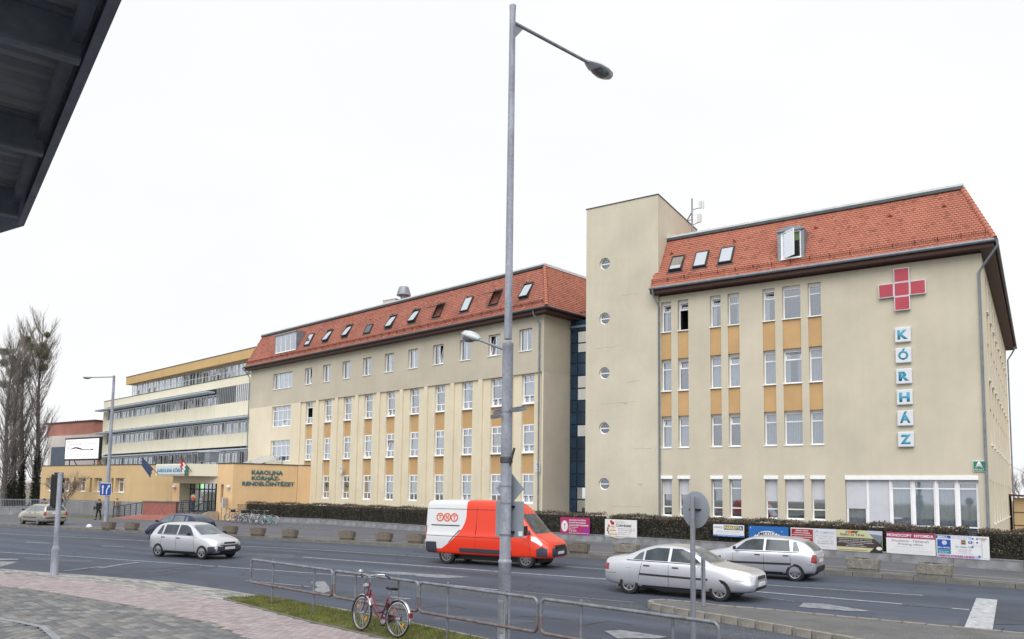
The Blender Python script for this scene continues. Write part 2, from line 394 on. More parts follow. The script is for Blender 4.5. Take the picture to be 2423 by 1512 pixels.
for pts in ([(1480, 1360), (1600, 1368), (1590, 1374), (1470, 1366)], [(60, 1318), (220, 1326), (215, 1332), (50, 1324)], [(2140, 1425), (2260, 1434), (2250, 1441), (2130, 1432)]): patch(pts, lightp)
patch([(2350, 1440), (2470, 1450), (2470, 1480), (2345, 1478)], darkp)
# loose grit gathered beside the island
grit = MB(); gm = mat('grit', S(124, 120, 114), .95, var=.2, vs=9)
def inpoly(x, y, P):
    c = False; n = len(P)
    for i in range(n):
        a = P[i]; b = P[i-1]
        if (a.y > y) != (b.y > y) and x < (b.x-a.x)*(y-a.y)/(b.y-a.y)+a.x: c = not c
    return c
def scatter(poly_px, n, f):
    P = [G(x, y, 0) for x, y in poly_px]; x0 = min(p.x for p in P); x1 = max(p.x for p in P); y0 = min(p.y for p in P); y1 = max(p.y for p in P)
    k = 0; t = 0
    while k < n and t < n*30:
        t += 1; x, y = U(x0, x1), U(y0, y1)
        if inpoly(x, y, P): f(x, y); k += 1
def stone(x, y):
    r = U(.004, .015); a = U(0, 6)
    grit.add([(x+r*cos(a+q), y+r*sin(a+q), 0) for q in (0, 2.1, 4.2)]+[(x, y, r*U(.6, 1))], [(0, 1, 3), (1, 2, 3), (2, 0, 3)])
scatter([(900, 1372), (1250, 1402), (1500, 1424), (1545, 1445), (1330, 1436), (1000, 1398)], 5200, stone)
scatter([(1545, 1445), (1735, 1479), (1932, 1514), (1990, 1550), (1850, 1550), (1640, 1490), (1480, 1450)], 3800, stone)
grit.build('loose_grit', gm, kind='stuff')

# near pavement: sheet, then pale, pink and grey pavers laid on it
joint = mat('paving_joint', S(74, 72, 70), .95, var=.1)
near_pav = sheet('near_pavement', [(p.x, p.y) for p in NE]+[(NE[-1].x, -25), (-80, -25)], .085, joint)
edge_b = [G(x, y, .1) for x, y in [(0, 1356), (120, 1366), (228, 1379), (443, 1406), (550, 1423.5)]]
pink_b = [G(x, y, .1) for x, y in [(0, 1384.6), (214.8, 1416.8), (362.6, 1443.6), (510.3, 1477), (577.4, 1505.4)]]
grass_t = [G(x, y, .1) for x, y in [(530, 1418), (548, 1413.5), (579.7, 1413.5), (618, 1410), (700, 1424), (788, 1440), (964, 1474), (1145.6, 1513)]]
grass_bt = [G(x, y, .1) for x, y in [(530, 1418), (579.7, 1431.5), (728.6, 1471), (901.4, 1510)]]
def ext(a, b, d): return b+(b-a).normalized()*d
chan = [G(x, y, .1) for x, y in [(0, 1466), (40, 1472), (72.5, 1478.6), (99.4, 1484), (120, 1500), (134, 1514)]]
GB = grass_bt+[ext(grass_bt[-2], grass_bt[-1], 5)]
GT = grass_t+[ext(grass_t[-2], grass_t[-1], 6)]
pbE = ext(pink_b[-2], pink_b[-1], 3)
palePoly = [V((-44, 13.1, 0))]+near_edge[:6]+grass_t[3::-1]+edge_b[::-1]+[V((-44, 12.3, 0))]
pinkPoly = [V((-44, 12.3, 0))]+edge_b+grass_bt[:1]+GB[1:]+[V((-9, 8.6, 0)), pbE]+pink_b[::-1]+[V((-40, 10.6, 0))]
chanIn = chan[::-1]
greyPoly = [V((-40, 10.6, 0))]+pink_b+[pbE, V((-13, 5, 0)), ]+[ext(chan[-2], chan[-1], 3)]+chanIn+[ext(chan[1], chan[0], 6)]
innerPoly = [ext(chan[1], chan[0], 6)]+chan+[ext(chan[-2], chan[-1], 3), V((-20, 3, 0)), V((-30, 3, 0))]
pav_m = dict(
    grey=[mat('grey_paver_%d' % i, S(*c), .9, var=.10, vs=4, bump=.3, bs=60, fine=.12, fs=50) for i, c in enumerate([(124, 124, 124), (112, 113, 115), (136, 135, 132), (119, 117, 115), (102, 104, 109)])],
    pink=[mat('pink_paver_%d' % i, S(*c), .9, var=.08, vs=4, bump=.3, bs=60, fine=.12, fs=50) for i, c in enumerate([(163, 151, 152), (155, 143, 145), (169, 157, 156), (160, 151, 154)])],
    pale=[mat('pale_paver_%d' % i, S(*c), .9, var=.08, vs=4, bump=.3, bs=60, fine=.12, fs=50) for i, c in enumerate([(160, 158, 154), (138, 138, 138), (170, 167, 162), (126, 127, 128)])])
ang = atan2(pink_b[-2].y-pink_b[0].y, pink_b[-2].x-pink_b[0].x)
def dist(p): return sqrt(p.x**2+p.y**2)
def pave(poly, key, dx, dy, z, a, nparts, half=.5, far=60):
    """individual pavers on the pavement: the nearest are objects, the rest one joined mesh"""
    ms = pav_m[key]; ca, sa = cos(a), sin(a)
    L_ = [(p.x*ca+p.y*sa, -p.x*sa+p.y*ca) for p in poly]
    u0, u1 = min(q[0] for q in L_), max(q[0] for q in L_); v0, v1 = min(q[1] for q in L_), max(q[1] for q in L_)
    out = []; j = 0; v = v0
    while v < v1:
        u = u0+(j % 2)*dx*half+(U(0, .05)*dx if key == 'grey' else 0)
        while u < u1:
            ww = dx*(random.choice((.62, 1, 1, 1.3)) if key == 'grey' else 1)
            c = V(((u+ww/2)*ca-(v+dy/2)*sa, (u+ww/2)*sa+(v+dy/2)*ca, 0))
            if inpoly(c.x, c.y, poly) and dist(c) < far: out.append((dist(c), c, ww))
            u += ww
        v += dy; j += 1
    def inframe(c):
        d = c+V((0, 0, .1))-C0; zz = d.dot(CF); return zz > .5 and 0 < CX+FPX*d.dot(CR)/zz < 2423 and CY-FPX*d.dot(CU)/zz < 1520
    out.sort(key=lambda t: (not inframe(t[1]), t[0]))
    mesh = {}; rest = MB(); g = .010
    for i, (d, c, ww) in enumerate(out):
        k = random.randrange(len(ms)); h = z+U(-.002, .003)
        if i < nparts:
            kk = (k, round(ww, 3))
            if kk not in mesh:
                x, y = ww/2-g/2, dy/2-g/2; b = .007
                mesh[kk] = MB().add([(-x, -y, -.03), (x, -y, -.03), (x, y, -.03), (-x, y, -.03), (-x, -y, -b), (x, -y, -b), (x, y, -b), (-x, y, -b), (-x+b, -y+b, 0), (x-b, -y+b, 0), (x-b, y-b, 0), (-x+b, y-b, 0)],
                    [(0, 1, 5, 4), (1, 2, 6, 5), (2, 3, 7, 6), (3, 0, 4, 7), (4, 5, 9, 8), (5, 6, 10, 9), (6, 7, 11, 10), (7, 4, 8, 11), (8, 9, 10, 11)]).mesh('paver', ms[k])
            o = bpy.data.objects.new('paver', mesh[kk]); COL.objects.link(o); o.parent = near_pav
            o.location = (c.x, c.y, h); o.rotation_euler = (U(-.006, .006), U(-.006, .006), a)
        else:
            Mt = T((c.x, c.y, h)) @ Mx.Rotation(a, 4, 'Z'); x, y = ww/2-g/2, dy/2-g/2
            rest.add([Mt @ V(q) for q in [(-x, -y, -.02), (x, -y, -.02), (x, y, -.02), (-x, y, -.02), (-x, -y, 0), (x, -y, 0), (x, y, 0), (-x, y, 0)]],
                     [(0, 1, 5, 4), (1, 2, 6, 5), (2, 3, 7, 6), (3, 0, 4, 7), (4, 5, 6, 7)], k)
    if rest.v: rest.build('paver_field', ms, near_pav, kind='stuff')
pave(greyPoly, 'grey', .30, .20, .104, ang-.18, 150)
pave(innerPoly, 'grey', .20, .20, .104, ang-.9, 20)
pave(pinkPoly, 'pink', .20, .165, .104, ang+.03, 110)
pave(palePoly, 'pale', .40, .10, .104, ang+.06, 20)
# steel drainage channel
ch = MB(); cp_ = [ext(chan[1], chan[0], 6)]+chan+[ext(chan[-2], chan[-1], 3)]
strip_between('drain_channel', [V((p.x, p.y, 0)) for p in cp_], -.06, .07, .112, galv)
# edging stones of the grass strip and the grass
eg = [V((p.x, p.y, 0)) for p in resample([(p.x, p.y) for p in GB], .5)]
for a, b in zip(eg, eg[1:]):
    mb = MB().box(-.247, .247, -.03, .03, -.05, .125); o = mb.build('edging_stone', kerb_m, near_pav)
    o.location = ((a+b)/2); o.rotation_euler = (0, 0, atan2(b.y-a.y, b.x-a.x))
ek = [V((p.x, p.y, 0)) for p in resample([(p.x, p.y) for p in near_edge]+[(NE[-2].x, NE[-2].y)], .5)]
ks_me = MB().box(-.246, .246, -.06, .05, -.05, .112).mesh('kerb_stone', mat('pale_kerb', S(158, 155, 150), .9, var=.1, vs=4, bump=.3, fine=.1))
for a, b in zip(ek, ek[1:]):
    o = bpy.data.objects.new('kerb_stone', ks_me); COL.objects.link(o); o.parent = near_pav
    o.location = (a+b)/2; o.rotation_euler = (0, 0, atan2(b.y-a.y, b.x-a.x))
strip_poly = GT+GB[::-1]
turf = mat('turf_soil', S(92, 96, 48), .95, var=.25, vs=2.5, bump=.8, bs=30, col2=S(84, 74, 52))
sheet('grass_strip', [(p.x, p.y) for p in strip_poly], .115, turf)
gr = MB()
gmats = [mat('grass_blade', S(118, 128, 50), .8, var=.2, vs=3), mat('grass_blade_dark', S(78, 96, 38), .8, var=.2, vs=3), mat('grass_dry', S(158, 144, 92), .8, var=.2, vs=3)]
x0 = min(p.x for p in strip_poly); x1 = max(p.x for p in strip_poly); y0 = min(p.y for p in strip_poly); y1 = max(p.y for p in strip_poly)
bare = [(U(x0, x1), U(y0, y1), U(.15, .5)) for _ in range(26)]
k = 0
while k < 42000:
    x, y = U(x0, x1), U(y0, y1)
    if not inpoly(x, y, strip_poly): continue
    k += 1
    if any((x-a)**2+(y-b)**2 < r*r*U(.3, 1) for a, b, r in bare) and rnd() < .75: continue
    a = U(0, 6.28); h = U(.02, .065); wd = U(.002, .005); l = U(-.03, .03); l2 = U(-.03, .03)
    gr.add([(x+wd*cos(a), y+wd*sin(a), .112), (x-wd*cos(a), y-wd*sin(a), .112), (x+l, y+l2, .112+h)], [(0, 1, 2)], random.choice((0, 0, 0, 1, 1, 2)))
gr.build('grass', gmats, kind='stuff')

# traffic island with its kerb stones
isl_f = [G(x, y, .0) for x, y in [(1536, 1436), (1546, 1442), (1604.7, 1454), (1734, 1476), (1931.8, 1511.5), (2180, 1558)]]
isl_b = [G(x, y, .15) for x, y in [(1568, 1418), (1726.7, 1434.5), (1833.8, 1443), (1952, 1455), (2320, 1489), (2500, 1506)]]
for p in isl_f: p.z = 0
isl_b = [V((p.x, p.y, 0)) for p in isl_b]
tip = [G(1541, 1420, .15)]; tip[0].z = 0
ring = isl_b[::-1]+tip+isl_f
isl_m = mat('island_asphalt', S(106, 106, 106), .92, var=.1, vs=1.2, bump=.5, bs=70, fine=.28, fs=30)
island = sheet('traffic_island', [(p.x, p.y) for p in ring], .14, isl_m)
rs = resample([(p.x, p.y) for p in ring], .02)
def along(P, step):
    out = [P[0]]; 
    for p in P:
        if (p-out[-1]).length >= step: out.append(p)
    return out
rr = along(rs, .45)
ik_me = MB().box(-.215, .215, -.09, .05, -.05, .158).mesh('kerb_stone', mat('island_kerb', S(150, 144, 136), .9, var=.14, vs=4, bump=.5, bs=40, fine=.14, fs=40))
for a, b in zip(rr, rr[1:]):
    o = bpy.data.objects.new('kerb_stone', ik_me); COL.objects.link(o); o.parent = island
    o.location = (a+b)/2+V((0, 0, U(-.006, .006))); o.rotation_euler = (U(-.03, .03), 0, atan2(b.y-a.y, b.x-a.x)); 
for a, b in zip(rr, rr[1:]): pass
# ------------------------------------------------------------------ building helpers (local frame: x along the facade, y into the building, z up)
class Frame:
    def __init__(s, origin, rz):
        s.o = V(origin); s.rz = rz; s.M = T(s.o) @ Mx.Rotation(rz, 4, 'Z'); s.I = s.M.inverted(); s.n = V((-sin(rz), cos(rz), 0))
    def px(s, x, y, back=0.):
        return s.I @ PN(x, y, s.n, s.o+s.n*back)
def wall(name, parent, x0, x1, z0, z1, ops, mt, y=0., r=.2, mr=None, thick=None):
    """wall skin with real openings and reveals of depth r"""
    xs = sorted({x0, x1, *[v for o in ops for v in o[:2]]}); zs = sorted({z0, z1, *[v for o in ops for v in o[2:4]]})
    mb = MB()
    for a, b in zip(xs, xs[1:]):
        for c, d in zip(zs, zs[1:]):
            mx_, mz = (a+b)/2, (c+d)/2
            if any(o[0] < mx_ < o[1] and o[2] < mz < o[3] for o in ops): continue
            mb.quad((a, y, c), (b, y, c), (b, y, d), (a, y, d))
    for o in ops:
        a, b, c, d = o[:4]; e = y+(o[4] if len(o) > 4 else r)
        mb.quad((a, y, c), (a, y, d), (a, e, d), (a, e, c), 1); mb.quad((b, y, c), (b, e, c), (b, e, d), (b, y, d), 1)
        mb.quad((a, y, d), (b, y, d), (b, e, d), (a, e, d), 1); mb.quad((a, y, c), (a, e, c), (b, e, c), (b, y, c), 1)
    if thick: mb.box(x0, x1, y+thick, y+thick+.02, z0, z1, 1)
    me = bpy.data.meshes.new(name); me.from_pydata(mb.v, [], mb.f); me.materials.append(mt); me.materials.append(mr or mt)
    me.polygons.foreach_set('material_index', mb.mi)
    bm = bmesh.new(); bm.from_mesh(me); bmesh.ops.remove_doubles(bm, verts=bm.verts, dist=1e-5); bm.to_mesh(me); bm.free()
    o = bpy.data.objects.new(name, me); COL.objects.link(o); o.parent = parent; return o
def pleats(x0, x1, z0, z1, y, mt, parent, name='curtain', amp=.02, per=.11):
    n = max(4, int((x1-x0)/per*4)); vs = []
    ph = U(0, 6)
    for i in range(n+1):
        x = x0+(x1-x0)*i/n; yy = y+amp*sin(i*pi/2+ph)+amp*.4*sin(i*1.1+ph)
        vs += [(x, yy, z0), (x+.3*amp*sin(i), yy, z1)]
    o = MB().add(vs, [(2*i, 2*i+2, 2*i+3, 2*i+1) for i in range(n)]).build(name, mt, parent, smooth=True); return o
def win(parent, xa, xb, za, zb, y, rows, fr=.068, fill='none', sill=True, box=0., shut=0., tilt=(), openw=None, depth=.07, sillw=.14, inner=True, fm=None, name='window', gl=None):
    """frame with its panes, sill, room behind and what hangs in it. rows: (height fraction, columns) from the top"""
    fm = fm or white; gl = gl or glass; mb = MB(); cells = []
    top = zb-box
    mb.box(xa, xa+fr, y, y+depth, za, top); mb.box(xb-fr, xb, y, y+depth, za, top)
    mb.box(xa+fr, xb-fr, y, y+depth, za, za+fr); mb.box(xa+fr, xb-fr, y, y+depth, top-fr, top)
    z = top-fr; Ht = top-za-2*fr; tot = sum(r[0] for r in rows); k = 0
    for ri, (h, c) in enumerate(rows):
        zz = z-Ht*h/tot
        for ci in range(c):
            a = xa+fr+(xb-xa-2*fr)*ci/c; b = xa+fr+(xb-xa-2*fr)*(ci+1)/c
            cells.append((a, b, zz, z, k)); k += 1
            if ci: mb.box(a-fr*.42, a+fr*.42, y+.003, y+depth-.004, zz+(.03 if ri < len(rows)-1 else 0), z-(.03 if ri else 0))
        if ri < len(rows)-1: mb.box(xa+fr, xb-fr, y+.001, y+depth-.002, zz-.03, zz+.03)
        z = zz
    f = mb.build(name, fm, parent)
    for a, b, c, d, k in cells:
        g = .012
        if openw is not None and k in openw: continue
        if k in tilt:
            s = MB(); t_ = .045
            s.box(0, b-a, 0, .05, 0, t_); s.box(0, b-a, 0, .05, d-c-t_, d-c); s.box(0, t_, 0, .05, t_, d-c-t_); s.box(b-a-t_, b-a, 0, .05, t_, d-c-t_)
            so_ = s.build('sash', fm, f); so_.location = (a, y+.02, c); so_.rotation_euler = (radians(-13), 0, 0)
            p = MB().box(t_, b-a-t_, .02, .03, t_, d-c-t_).build('pane', gl, f); p.location = so_.location; p.rotation_euler = so_.rotation_euler
        else:
            MB().box(a+g, b-g, y+.03, y+.042, c+g, d-g).build('pane', gl, f)
    if sill: MB().box(xa-.03, xb+.03, y-sillw, y-.002, za-.045, za-.005).build('sill', fm, f)
    if box: MB().box(xa-.02, xb+.02, y-.03, y+depth, zb-box+.003, zb).build('roller_box', fm, f)
    if shut:
        n = max(3, int((top-za)*shut/.05)); s = MB(); hh = (top-za)*shut/n
        for i in range(n): s.box(xa+.03, xb-.03, y-.012, y+.004, top-(i+1)*hh+.006, top-i*hh)
        s.build('roller_shutter', shutter_m, f)
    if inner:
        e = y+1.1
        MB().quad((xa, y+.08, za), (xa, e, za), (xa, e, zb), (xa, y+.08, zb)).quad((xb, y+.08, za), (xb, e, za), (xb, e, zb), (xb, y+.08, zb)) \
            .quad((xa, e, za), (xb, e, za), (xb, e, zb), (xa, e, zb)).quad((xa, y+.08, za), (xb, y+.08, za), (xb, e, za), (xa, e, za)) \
            .quad((xa, y+.08, zb), (xb, y+.08, zb), (xb, e, zb), (xa, e, zb)).build('room_shade', dark_in, f)
    W_ = xb-xa; c0 = y+.16
    if fill == 'full': pleats(xa+.03, xb-.03, za+.03, top-.03, c0, curt_w, f)
    elif fill == 'grey': pleats(xa+.03, xb-.03, za+.03, top-.03, c0, curt_g, f)
    elif fill == 'left': pleats(xa+.03, xa+W_*.42, za+.03, top-.03, c0, curt_w, f)
    elif fill == 'right': pleats(xb-W_*.35, xb-.03, za+.03, top-.03, c0, curt_w, f)
    elif fill == 'sides': pleats(xa+.03, xa+W_*.3, za+.03, top-.03, c0, curt_w, f); pleats(xb-W_*.3, xb-.03, za+.03, top-.03, c0, curt_w, f)
    elif fill in ('slats', 'yellow', 'beige'):
        s = MB(); n = int(W_/.09); t1 = za+.04 if fill != 'yellow' else za+(top-za)*.2
        for i in range(n):
            x = xa+.05+(W_-.1)*i/n; s.box(x, x+.06, c0, c0+.004, t1, top-.05, M=None)
        s.build('blind', {'slats': curt_w, 'yellow': curt_y, 'beige': curt_b}[fill], f)
    return f
def slopeM(p, u, v):
    """matrix: X along u, Y up the slope v, Z outward normal"""
    u = V(u).normalized(); v = V(v).normalized(); n = u.cross(v); m_ = Mx((u, v, n)).transposed().to_4x4(); m_.translation = V(p); return m_
def tiles(parent, Mloc, poly, tw, th, mt, nparts=0, score=None, stuff_name='tile_field'):
    """beaver-tail tiles in rows on a slope; poly in slope coordinates (u, v)"""
    P = [V((a, b, 0)) for a, b in poly]; u0 = min(p.x for p in P); u1 = max(p.x for p in P); v0 = min(p.y for p in P); v1 = max(p.y for p in P)
    cells = []; j = 0; v = v0
    while v < v1-.02:
        u = u0+(j % 2)*tw/2
        while u < u1:
            if inpoly(u+tw/2, v+th/2, P): cells.append((u+tw/2, v))
            u += tw
        v += th; j += 1
    if score: cells.sort(key=score)
    hx = tw/2-.004; prof = [(-hx, .03), (-hx*.62, .006), (0, -.004), (hx*.62, .006), (hx, .03), (hx, th+.02), (-hx, th+.02)]
    def tv(M_):
        b = [(x, y_, .042 if y_ < th else .012) for x, y_ in prof]; c = [(x, y_, .012 if y_ < th else 0) for x, y_ in prof[:5]]
        return [M_ @ V(q) for q in b+c], [(0, 1, 2, 3, 4, 5, 6), (0, 7, 8, 1), (1, 8, 9, 2), (2, 9, 10, 3), (3, 10, 11, 4)]
    vs, fs = tv(Mx.Identity(4)); me = [None]*3; rest = MB(); pal = [mt, MATS['tile_pale'], MATS['tile_dark']] if mt is not None else mt
    for i, (u, v) in enumerate(cells):
        Mt = Mloc @ T((u, v, U(0, .004))) @ Mx.Rotation(U(-.012, .012), 4, 'Z')
        if i < nparts:
            kk = random.choice((0, 0, 0, 0, 1, 1, 0, 2))
            if me[kk] is None: me[kk] = MB().add(vs, fs).mesh('tile', pal[kk])
            o = bpy.data.objects.new('tile', me[kk]); COL.objects.link(o); o.parent = parent; o.matrix_local = Mt
        else:
            a, b = tv(Mt); rest.add(a, b, random.choice((0, 0, 0, 0, 0, 1, 1, 0, 0, 2)))
    rest.build(stuff_name, pal, parent, kind='stuff')
def skylight(parent, M_, openang=0., label=None, w=.80, h=1.22, louv=False):
    mb = MB(); t = .07
    mb.box(-w/2, w/2, -h/2, -h/2+t, .02, .13); mb.box(-w/2, w/2, h/2-t, h/2, .02, .13); mb.box(-w/2, -w/2+t, -h/2+t, h/2-t, .02, .13); mb.box(w/2-t, w/2, -h/2+t, h/2-t, .02, .13)
    mb.box(-w/2-.12, w/2+.12, -h/2-.16, -h/2-.002, .025, .04)
    f = mb.build('skylight', darkframe, parent, bevel=.006); f.matrix_local = M_
    MB().box(-w/2+t, w/2-t, -h/2+t, h/2-t, -.1, .012).build('room_shade', dark_in, f)  # shallow dark block stands for the unlit attic under the sash
    if louv:
        s = MB()
        for i in range(9): s.box(-w/2+t, w/2-t, -h/2+t+(h-2*t)*i/9, -h/2+t+(h-2*t)*(i+.6)/9, .05, .1)
        s.build('louvre', zinc, f); return f
    R_ = T((0, .0, .11)) @ Mx.Rotation(-radians(openang), 4, 'X') if openang < 30 else T((0, h/2-.15, .11)) @ Mx.Rotation(-radians(openang), 4, 'X') @ T((0, -h/2+.15, 0))
    s = MB(); q = .055; a, b = w/2-.02, h/2-.02
    s.box(-a, a, -b, -b+q, 0, .05); s.box(-a, a, b-q, b, 0, .05); s.box(-a, -a+q, -b+q, b-q, 0, .05); s.box(a-q, a, -b+q, b-q, 0, .05)
    so_ = s.build('sash', darkframe, f); so_.matrix_local = R_
    p = MB().box(-a+q, a-q, -b+q, b-q, .02, .03).build('pane', glass_s, f); p.matrix_local = R_
    if openang < 30 and openang < 1: MB().box(-w/2+t, w/2-t, -h/2+t, h/2-t, .014, .022).build('blind', curt_w, f)
    return f
def pipe(parent, pts, r=.055, name='downpipe', mt=None, clamps=()):
    o = MB().tube(pts, r, 10).build(name, mt or zinc, parent, smooth=True)
    for z in clamps:
        p = pts[-1]; c = MB().tube([(p[0], p[1], z-.03), (p[0], p[1], z+.03)], r+.012, 10).build('pipe_clamp', mt or zinc, o)
    return o

# ------------------------------------------------------------------ building A (right wing, at Y = 42)
YA = 42.; XA0, XA1 = -18.12, -2.03
A = thing('hospital_wing', 'beige four storey wing with red cross and vertical letters under a red tiled roof', 'building', (0, YA, 0))
FA = Frame((0, YA, 0), 0)
colsA = [(-18.02, -17.40), (-17.0, -16.37), (-15.1, -14.48), (-14.09, -13.45), (-12.18, -11.53), (-11.14, -10.2), (-9.83, -9.17)]
rowsA = [(12.15, 13.95), (8.71, 10.58), (5.46, 7.29)]
ops = []
for a, b in colsA:
    for c, d in rowsA: ops.append((a, b, c, d, .24))
    for c, d in ((7.29, 8.71), (10.58, 12.15)): ops.append((a, b, c, d, .06))
    ops.append((a, b, 1.62, 3.9, .24))
WX = [-8.2, -6.17, -4.2, -2.45]
ops.append((WX[0], WX[-1], .55, 3.9, .2))
wall('wall', A, XA0, XA1, .1, 14.7, ops, wallA)
for a, b in colsA:
    for c, d in ((7.29, 8.71), (10.58, 12.15)): MB().box(a, b, .06, .1, c-.001, d+.001).build('spandrel', ochre, A)
fills = [['left', 'full', 'full'], ['none', 'none', 'full'], ['left', 'full', 'none'], ['right', 'full', 'none'], ['left', 'slats', 'slats'], ['none', 'sides', 'slats'], ['none', 'slats', 'slats']]
tilts = {(0, 0): (0,), (1, 0): (0,), (2, 0): (0,), (4, 0): (0,), (1, 1): (0,), (3, 1): (0,), (5, 1): (0,), (0, 2): (0,), (3, 2): (0,)}
for i, (a, b) in enumerate(colsA):
    for j, (c, d) in enumerate(rowsA):
        win(A, a, b, c+.04, d, .24, [(.25, 1), (.75, 1)], box=.10, fill=fills[i][j], tilt=tilts.get((i, j), ()), openw=(1,) if (i, j) == (1, 0) else None, sillw=.28)
    sh = [.42, .42, .10, .0, .56, .56, .50][i]
    win(A, a, b, 1.66, 3.72, .24, [(.22, 1), (.55, 1), (.23, 1)] if sh < .2 else [(.77, 1), (.23, 1)], fill='grey', shut=sh, sillw=.3, fr=.06)
    MB().box(a-.05, b+.05, -.05, .05, 3.72, 3.9).build('roller_box', white, A, bevel=.01)
for g in range(3):
    for h in range(2):
        a = WX[g]+(WX[g+1]-WX[g])*h/2+.02; b = a+(WX[g+1]-WX[g])/2-.05
        sh = [[.46, .93], [.0, .0], [.0, .06]][g][h]
        win(A, a, b, .6, 3.7, .16, [(.11, 1), (.61, 1), (.28, 1)] if g or not h else [(.95, 1), (.05, 1)], fill='full', shut=sh, sill=False, fr=.085)
        MB().box(b-.02, b+.07, .12, .158, .6, 3.7).build('mullion', white, A)
        MB().box(a-.03, b+.03, -.05, .03, 3.7, 3.9).build('roller_box', white, A, bevel=.01)
    if g: MB().box(WX[g]-.035, WX[g]+.035, .06, .2, .6, 3.7).build('mullion', white, A)
# side wall, running away from the street
DS = 30.
sideops = []
sw = bpy.data.objects.new('side', None)
so_ops = []
for i in range(9):
    x = 3.2+i*2.9
    for c, d in [(12.15, 13.95), (8.71, 10.58), (5.46, 7.29), (1.62, 3.7)]: so_ops.append((x, x+1.0, c, d, .12))
    for c, d in ((7.29, 8.71), (10.58, 12.15)): so_ops.append((x, x+1.0, c, d, .05))
so_ops.append((.9, 1.9, .6, 3.75, .15))
Mside = T((XA1, 0, 0)) @ Mx.Rotation(pi/2, 4, 'Z')
def sideify(o): o.matrix_local = Mside; return o
sideify(wall('side_wall', A, 0, DS, .1, 14.7, so_ops, cream))
for x0_, x1_, c, d, r_ in so_ops:
    if r_ == .05: sideify(MB().box(x0_, x1_, .05, .08, c, d).build('spandrel', ochre, A))
    else: sideify(win(A, x0_, x1_, c+.03, d, r_, [(.25, 1), (.75, 1)], fill='full', inner=True, sillw=.2))
MB().box(XA0, XA1-.002, DS, DS+.2, .1, 14.7).build('rear_wall', wallA, A)
# roof
bA = 1.4
EL = FA.px(1543.5, 681, -.62); ER = FA.px(2353, 564, -.62); RL = FA.px(1566, 572, bA); RR = FA.px(2273.9, 441, bA)
ze = 14.72; zr = (RL.z+RR.z)/2; xl = -18.45; xr = ER.x; xrr = RR.x
Rf = thing  # (kept short)
Mf = slopeM((0, -.62, ze), (1, 0, 0), (0, bA+.62, zr-ze)); SL = sqrt((bA+.62)**2+(zr-ze)**2)
base = MB().add([(xl, -.62, ze), (xr, -.62, ze), (xrr, bA, zr), (xl, bA, zr), (xrr, DS-1, zr), (xr, DS+.6, ze), (xl, DS-1, zr), (xl, DS+.6, ze)],
    [(0, 1, 2, 3), (1, 5, 4, 2), (3, 2, 4, 6), (0, 3, 6, 7), (5, 7, 6, 4), (0, 7, 5, 1)])
roofA = base.build('roof', tile_m, A)
tiles(roofA, Mf, [(xl, 0), (xr, 0), (xrr, SL), (xl, SL)], .18, .155, tile_m, 300, score=lambda c: (c[0]+8)**2*0-c[0]*1.0+c[1]*.6)
dxs = xr-xrr; SLs = sqrt(dxs**2+(zr-ze)**2)
Ms = slopeM((xr, 0, ze), (0, 1, 0), (-dxs, 0, zr-ze))
tiles(roofA, Ms, [(-.62, 0), (DS+.6, 0), (DS-1, SLs), (bA, SLs)], .24, .2, tile_m, 0)
# hip tiles
hp0, hp1 = V((xr, -.62, ze+.03)), V((xrr, bA, zr+.03)); n_ = 17
for i in range(n_):
    a = hp0.lerp(hp1, i/n_); b = hp0.lerp(hp1, (i+1.18)/n_)
    MB().tube([a, b], [.13, .10], 8).build('hip_tile', tile_m, roofA, smooth=True)
fl = MB(); fl.box(xl-.3, xrr+.12, bA-.16, bA+.5, zr-.03, zr+.14); 
flo = fl.build('ridge_flashing', flash, roofA)
MB().box(xl-.3, xrr+.1, bA-.22, bA-.162, zr-.14, zr+.02).build('ridge_flashing', gutter_m, roofA)
for i in range(30):
    x = xl+.2+i*(xrr-xl-.3)/29; MB().box(x-.015, x+.015, bA-.15, bA+.5, zr+.14, zr+.19).build('flashing_seam', flash, flo)
MB().box(xl, xr-.04, -.6, .02, ze-.34, ze-.08).build('soffit', soffit, A)
MB().box(XA1+.01, xr-.06, .02, DS, ze-.30, ze-.08).build('soffit', soffit, A)
MB().box(XA0, XA1+.02, -.03, .02, 14.3, 14.4).build('cornice', soffit, A)
MB().tube([(xl, -.70, ze-.06), (xr, -.70, ze-.06)], .085, 10).build('gutter', zinc, A, smooth=True)
MB().tube([(xr+.06, -.70, ze-.06), (xr+.06, DS+.6, ze-.06)], .085, 10).build('gutter', gutter_m, A, smooth=True)
pipe(A, [(-1.32, -.70, ze-.1), (-1.32, -.68, ze-.35), (-1.95, -.16, ze-1.1), (-2.12, -.09, ze-1.35), (-2.12, -.09, .3)], clamps=(12, 9, 6, 3))
pipe(A, [(-18.25, -.70, ze-.1), (-18.25, -.66, ze-.4), (-18.1, -.12, ze-1.0), (-18.1, -.09, .3)], clamps=(12, 9, 6, 3))
pipe(A, [(-1.3, DS-1, ze-.1), (-1.6, DS-1, ze-.7), (-1.9, DS-1, ze-1.2), (-1.9, DS-1, .3)], clamps=(12, 6))
sg_m = mat('snow_guard_red', S(120, 56, 46), .6, var=.05)
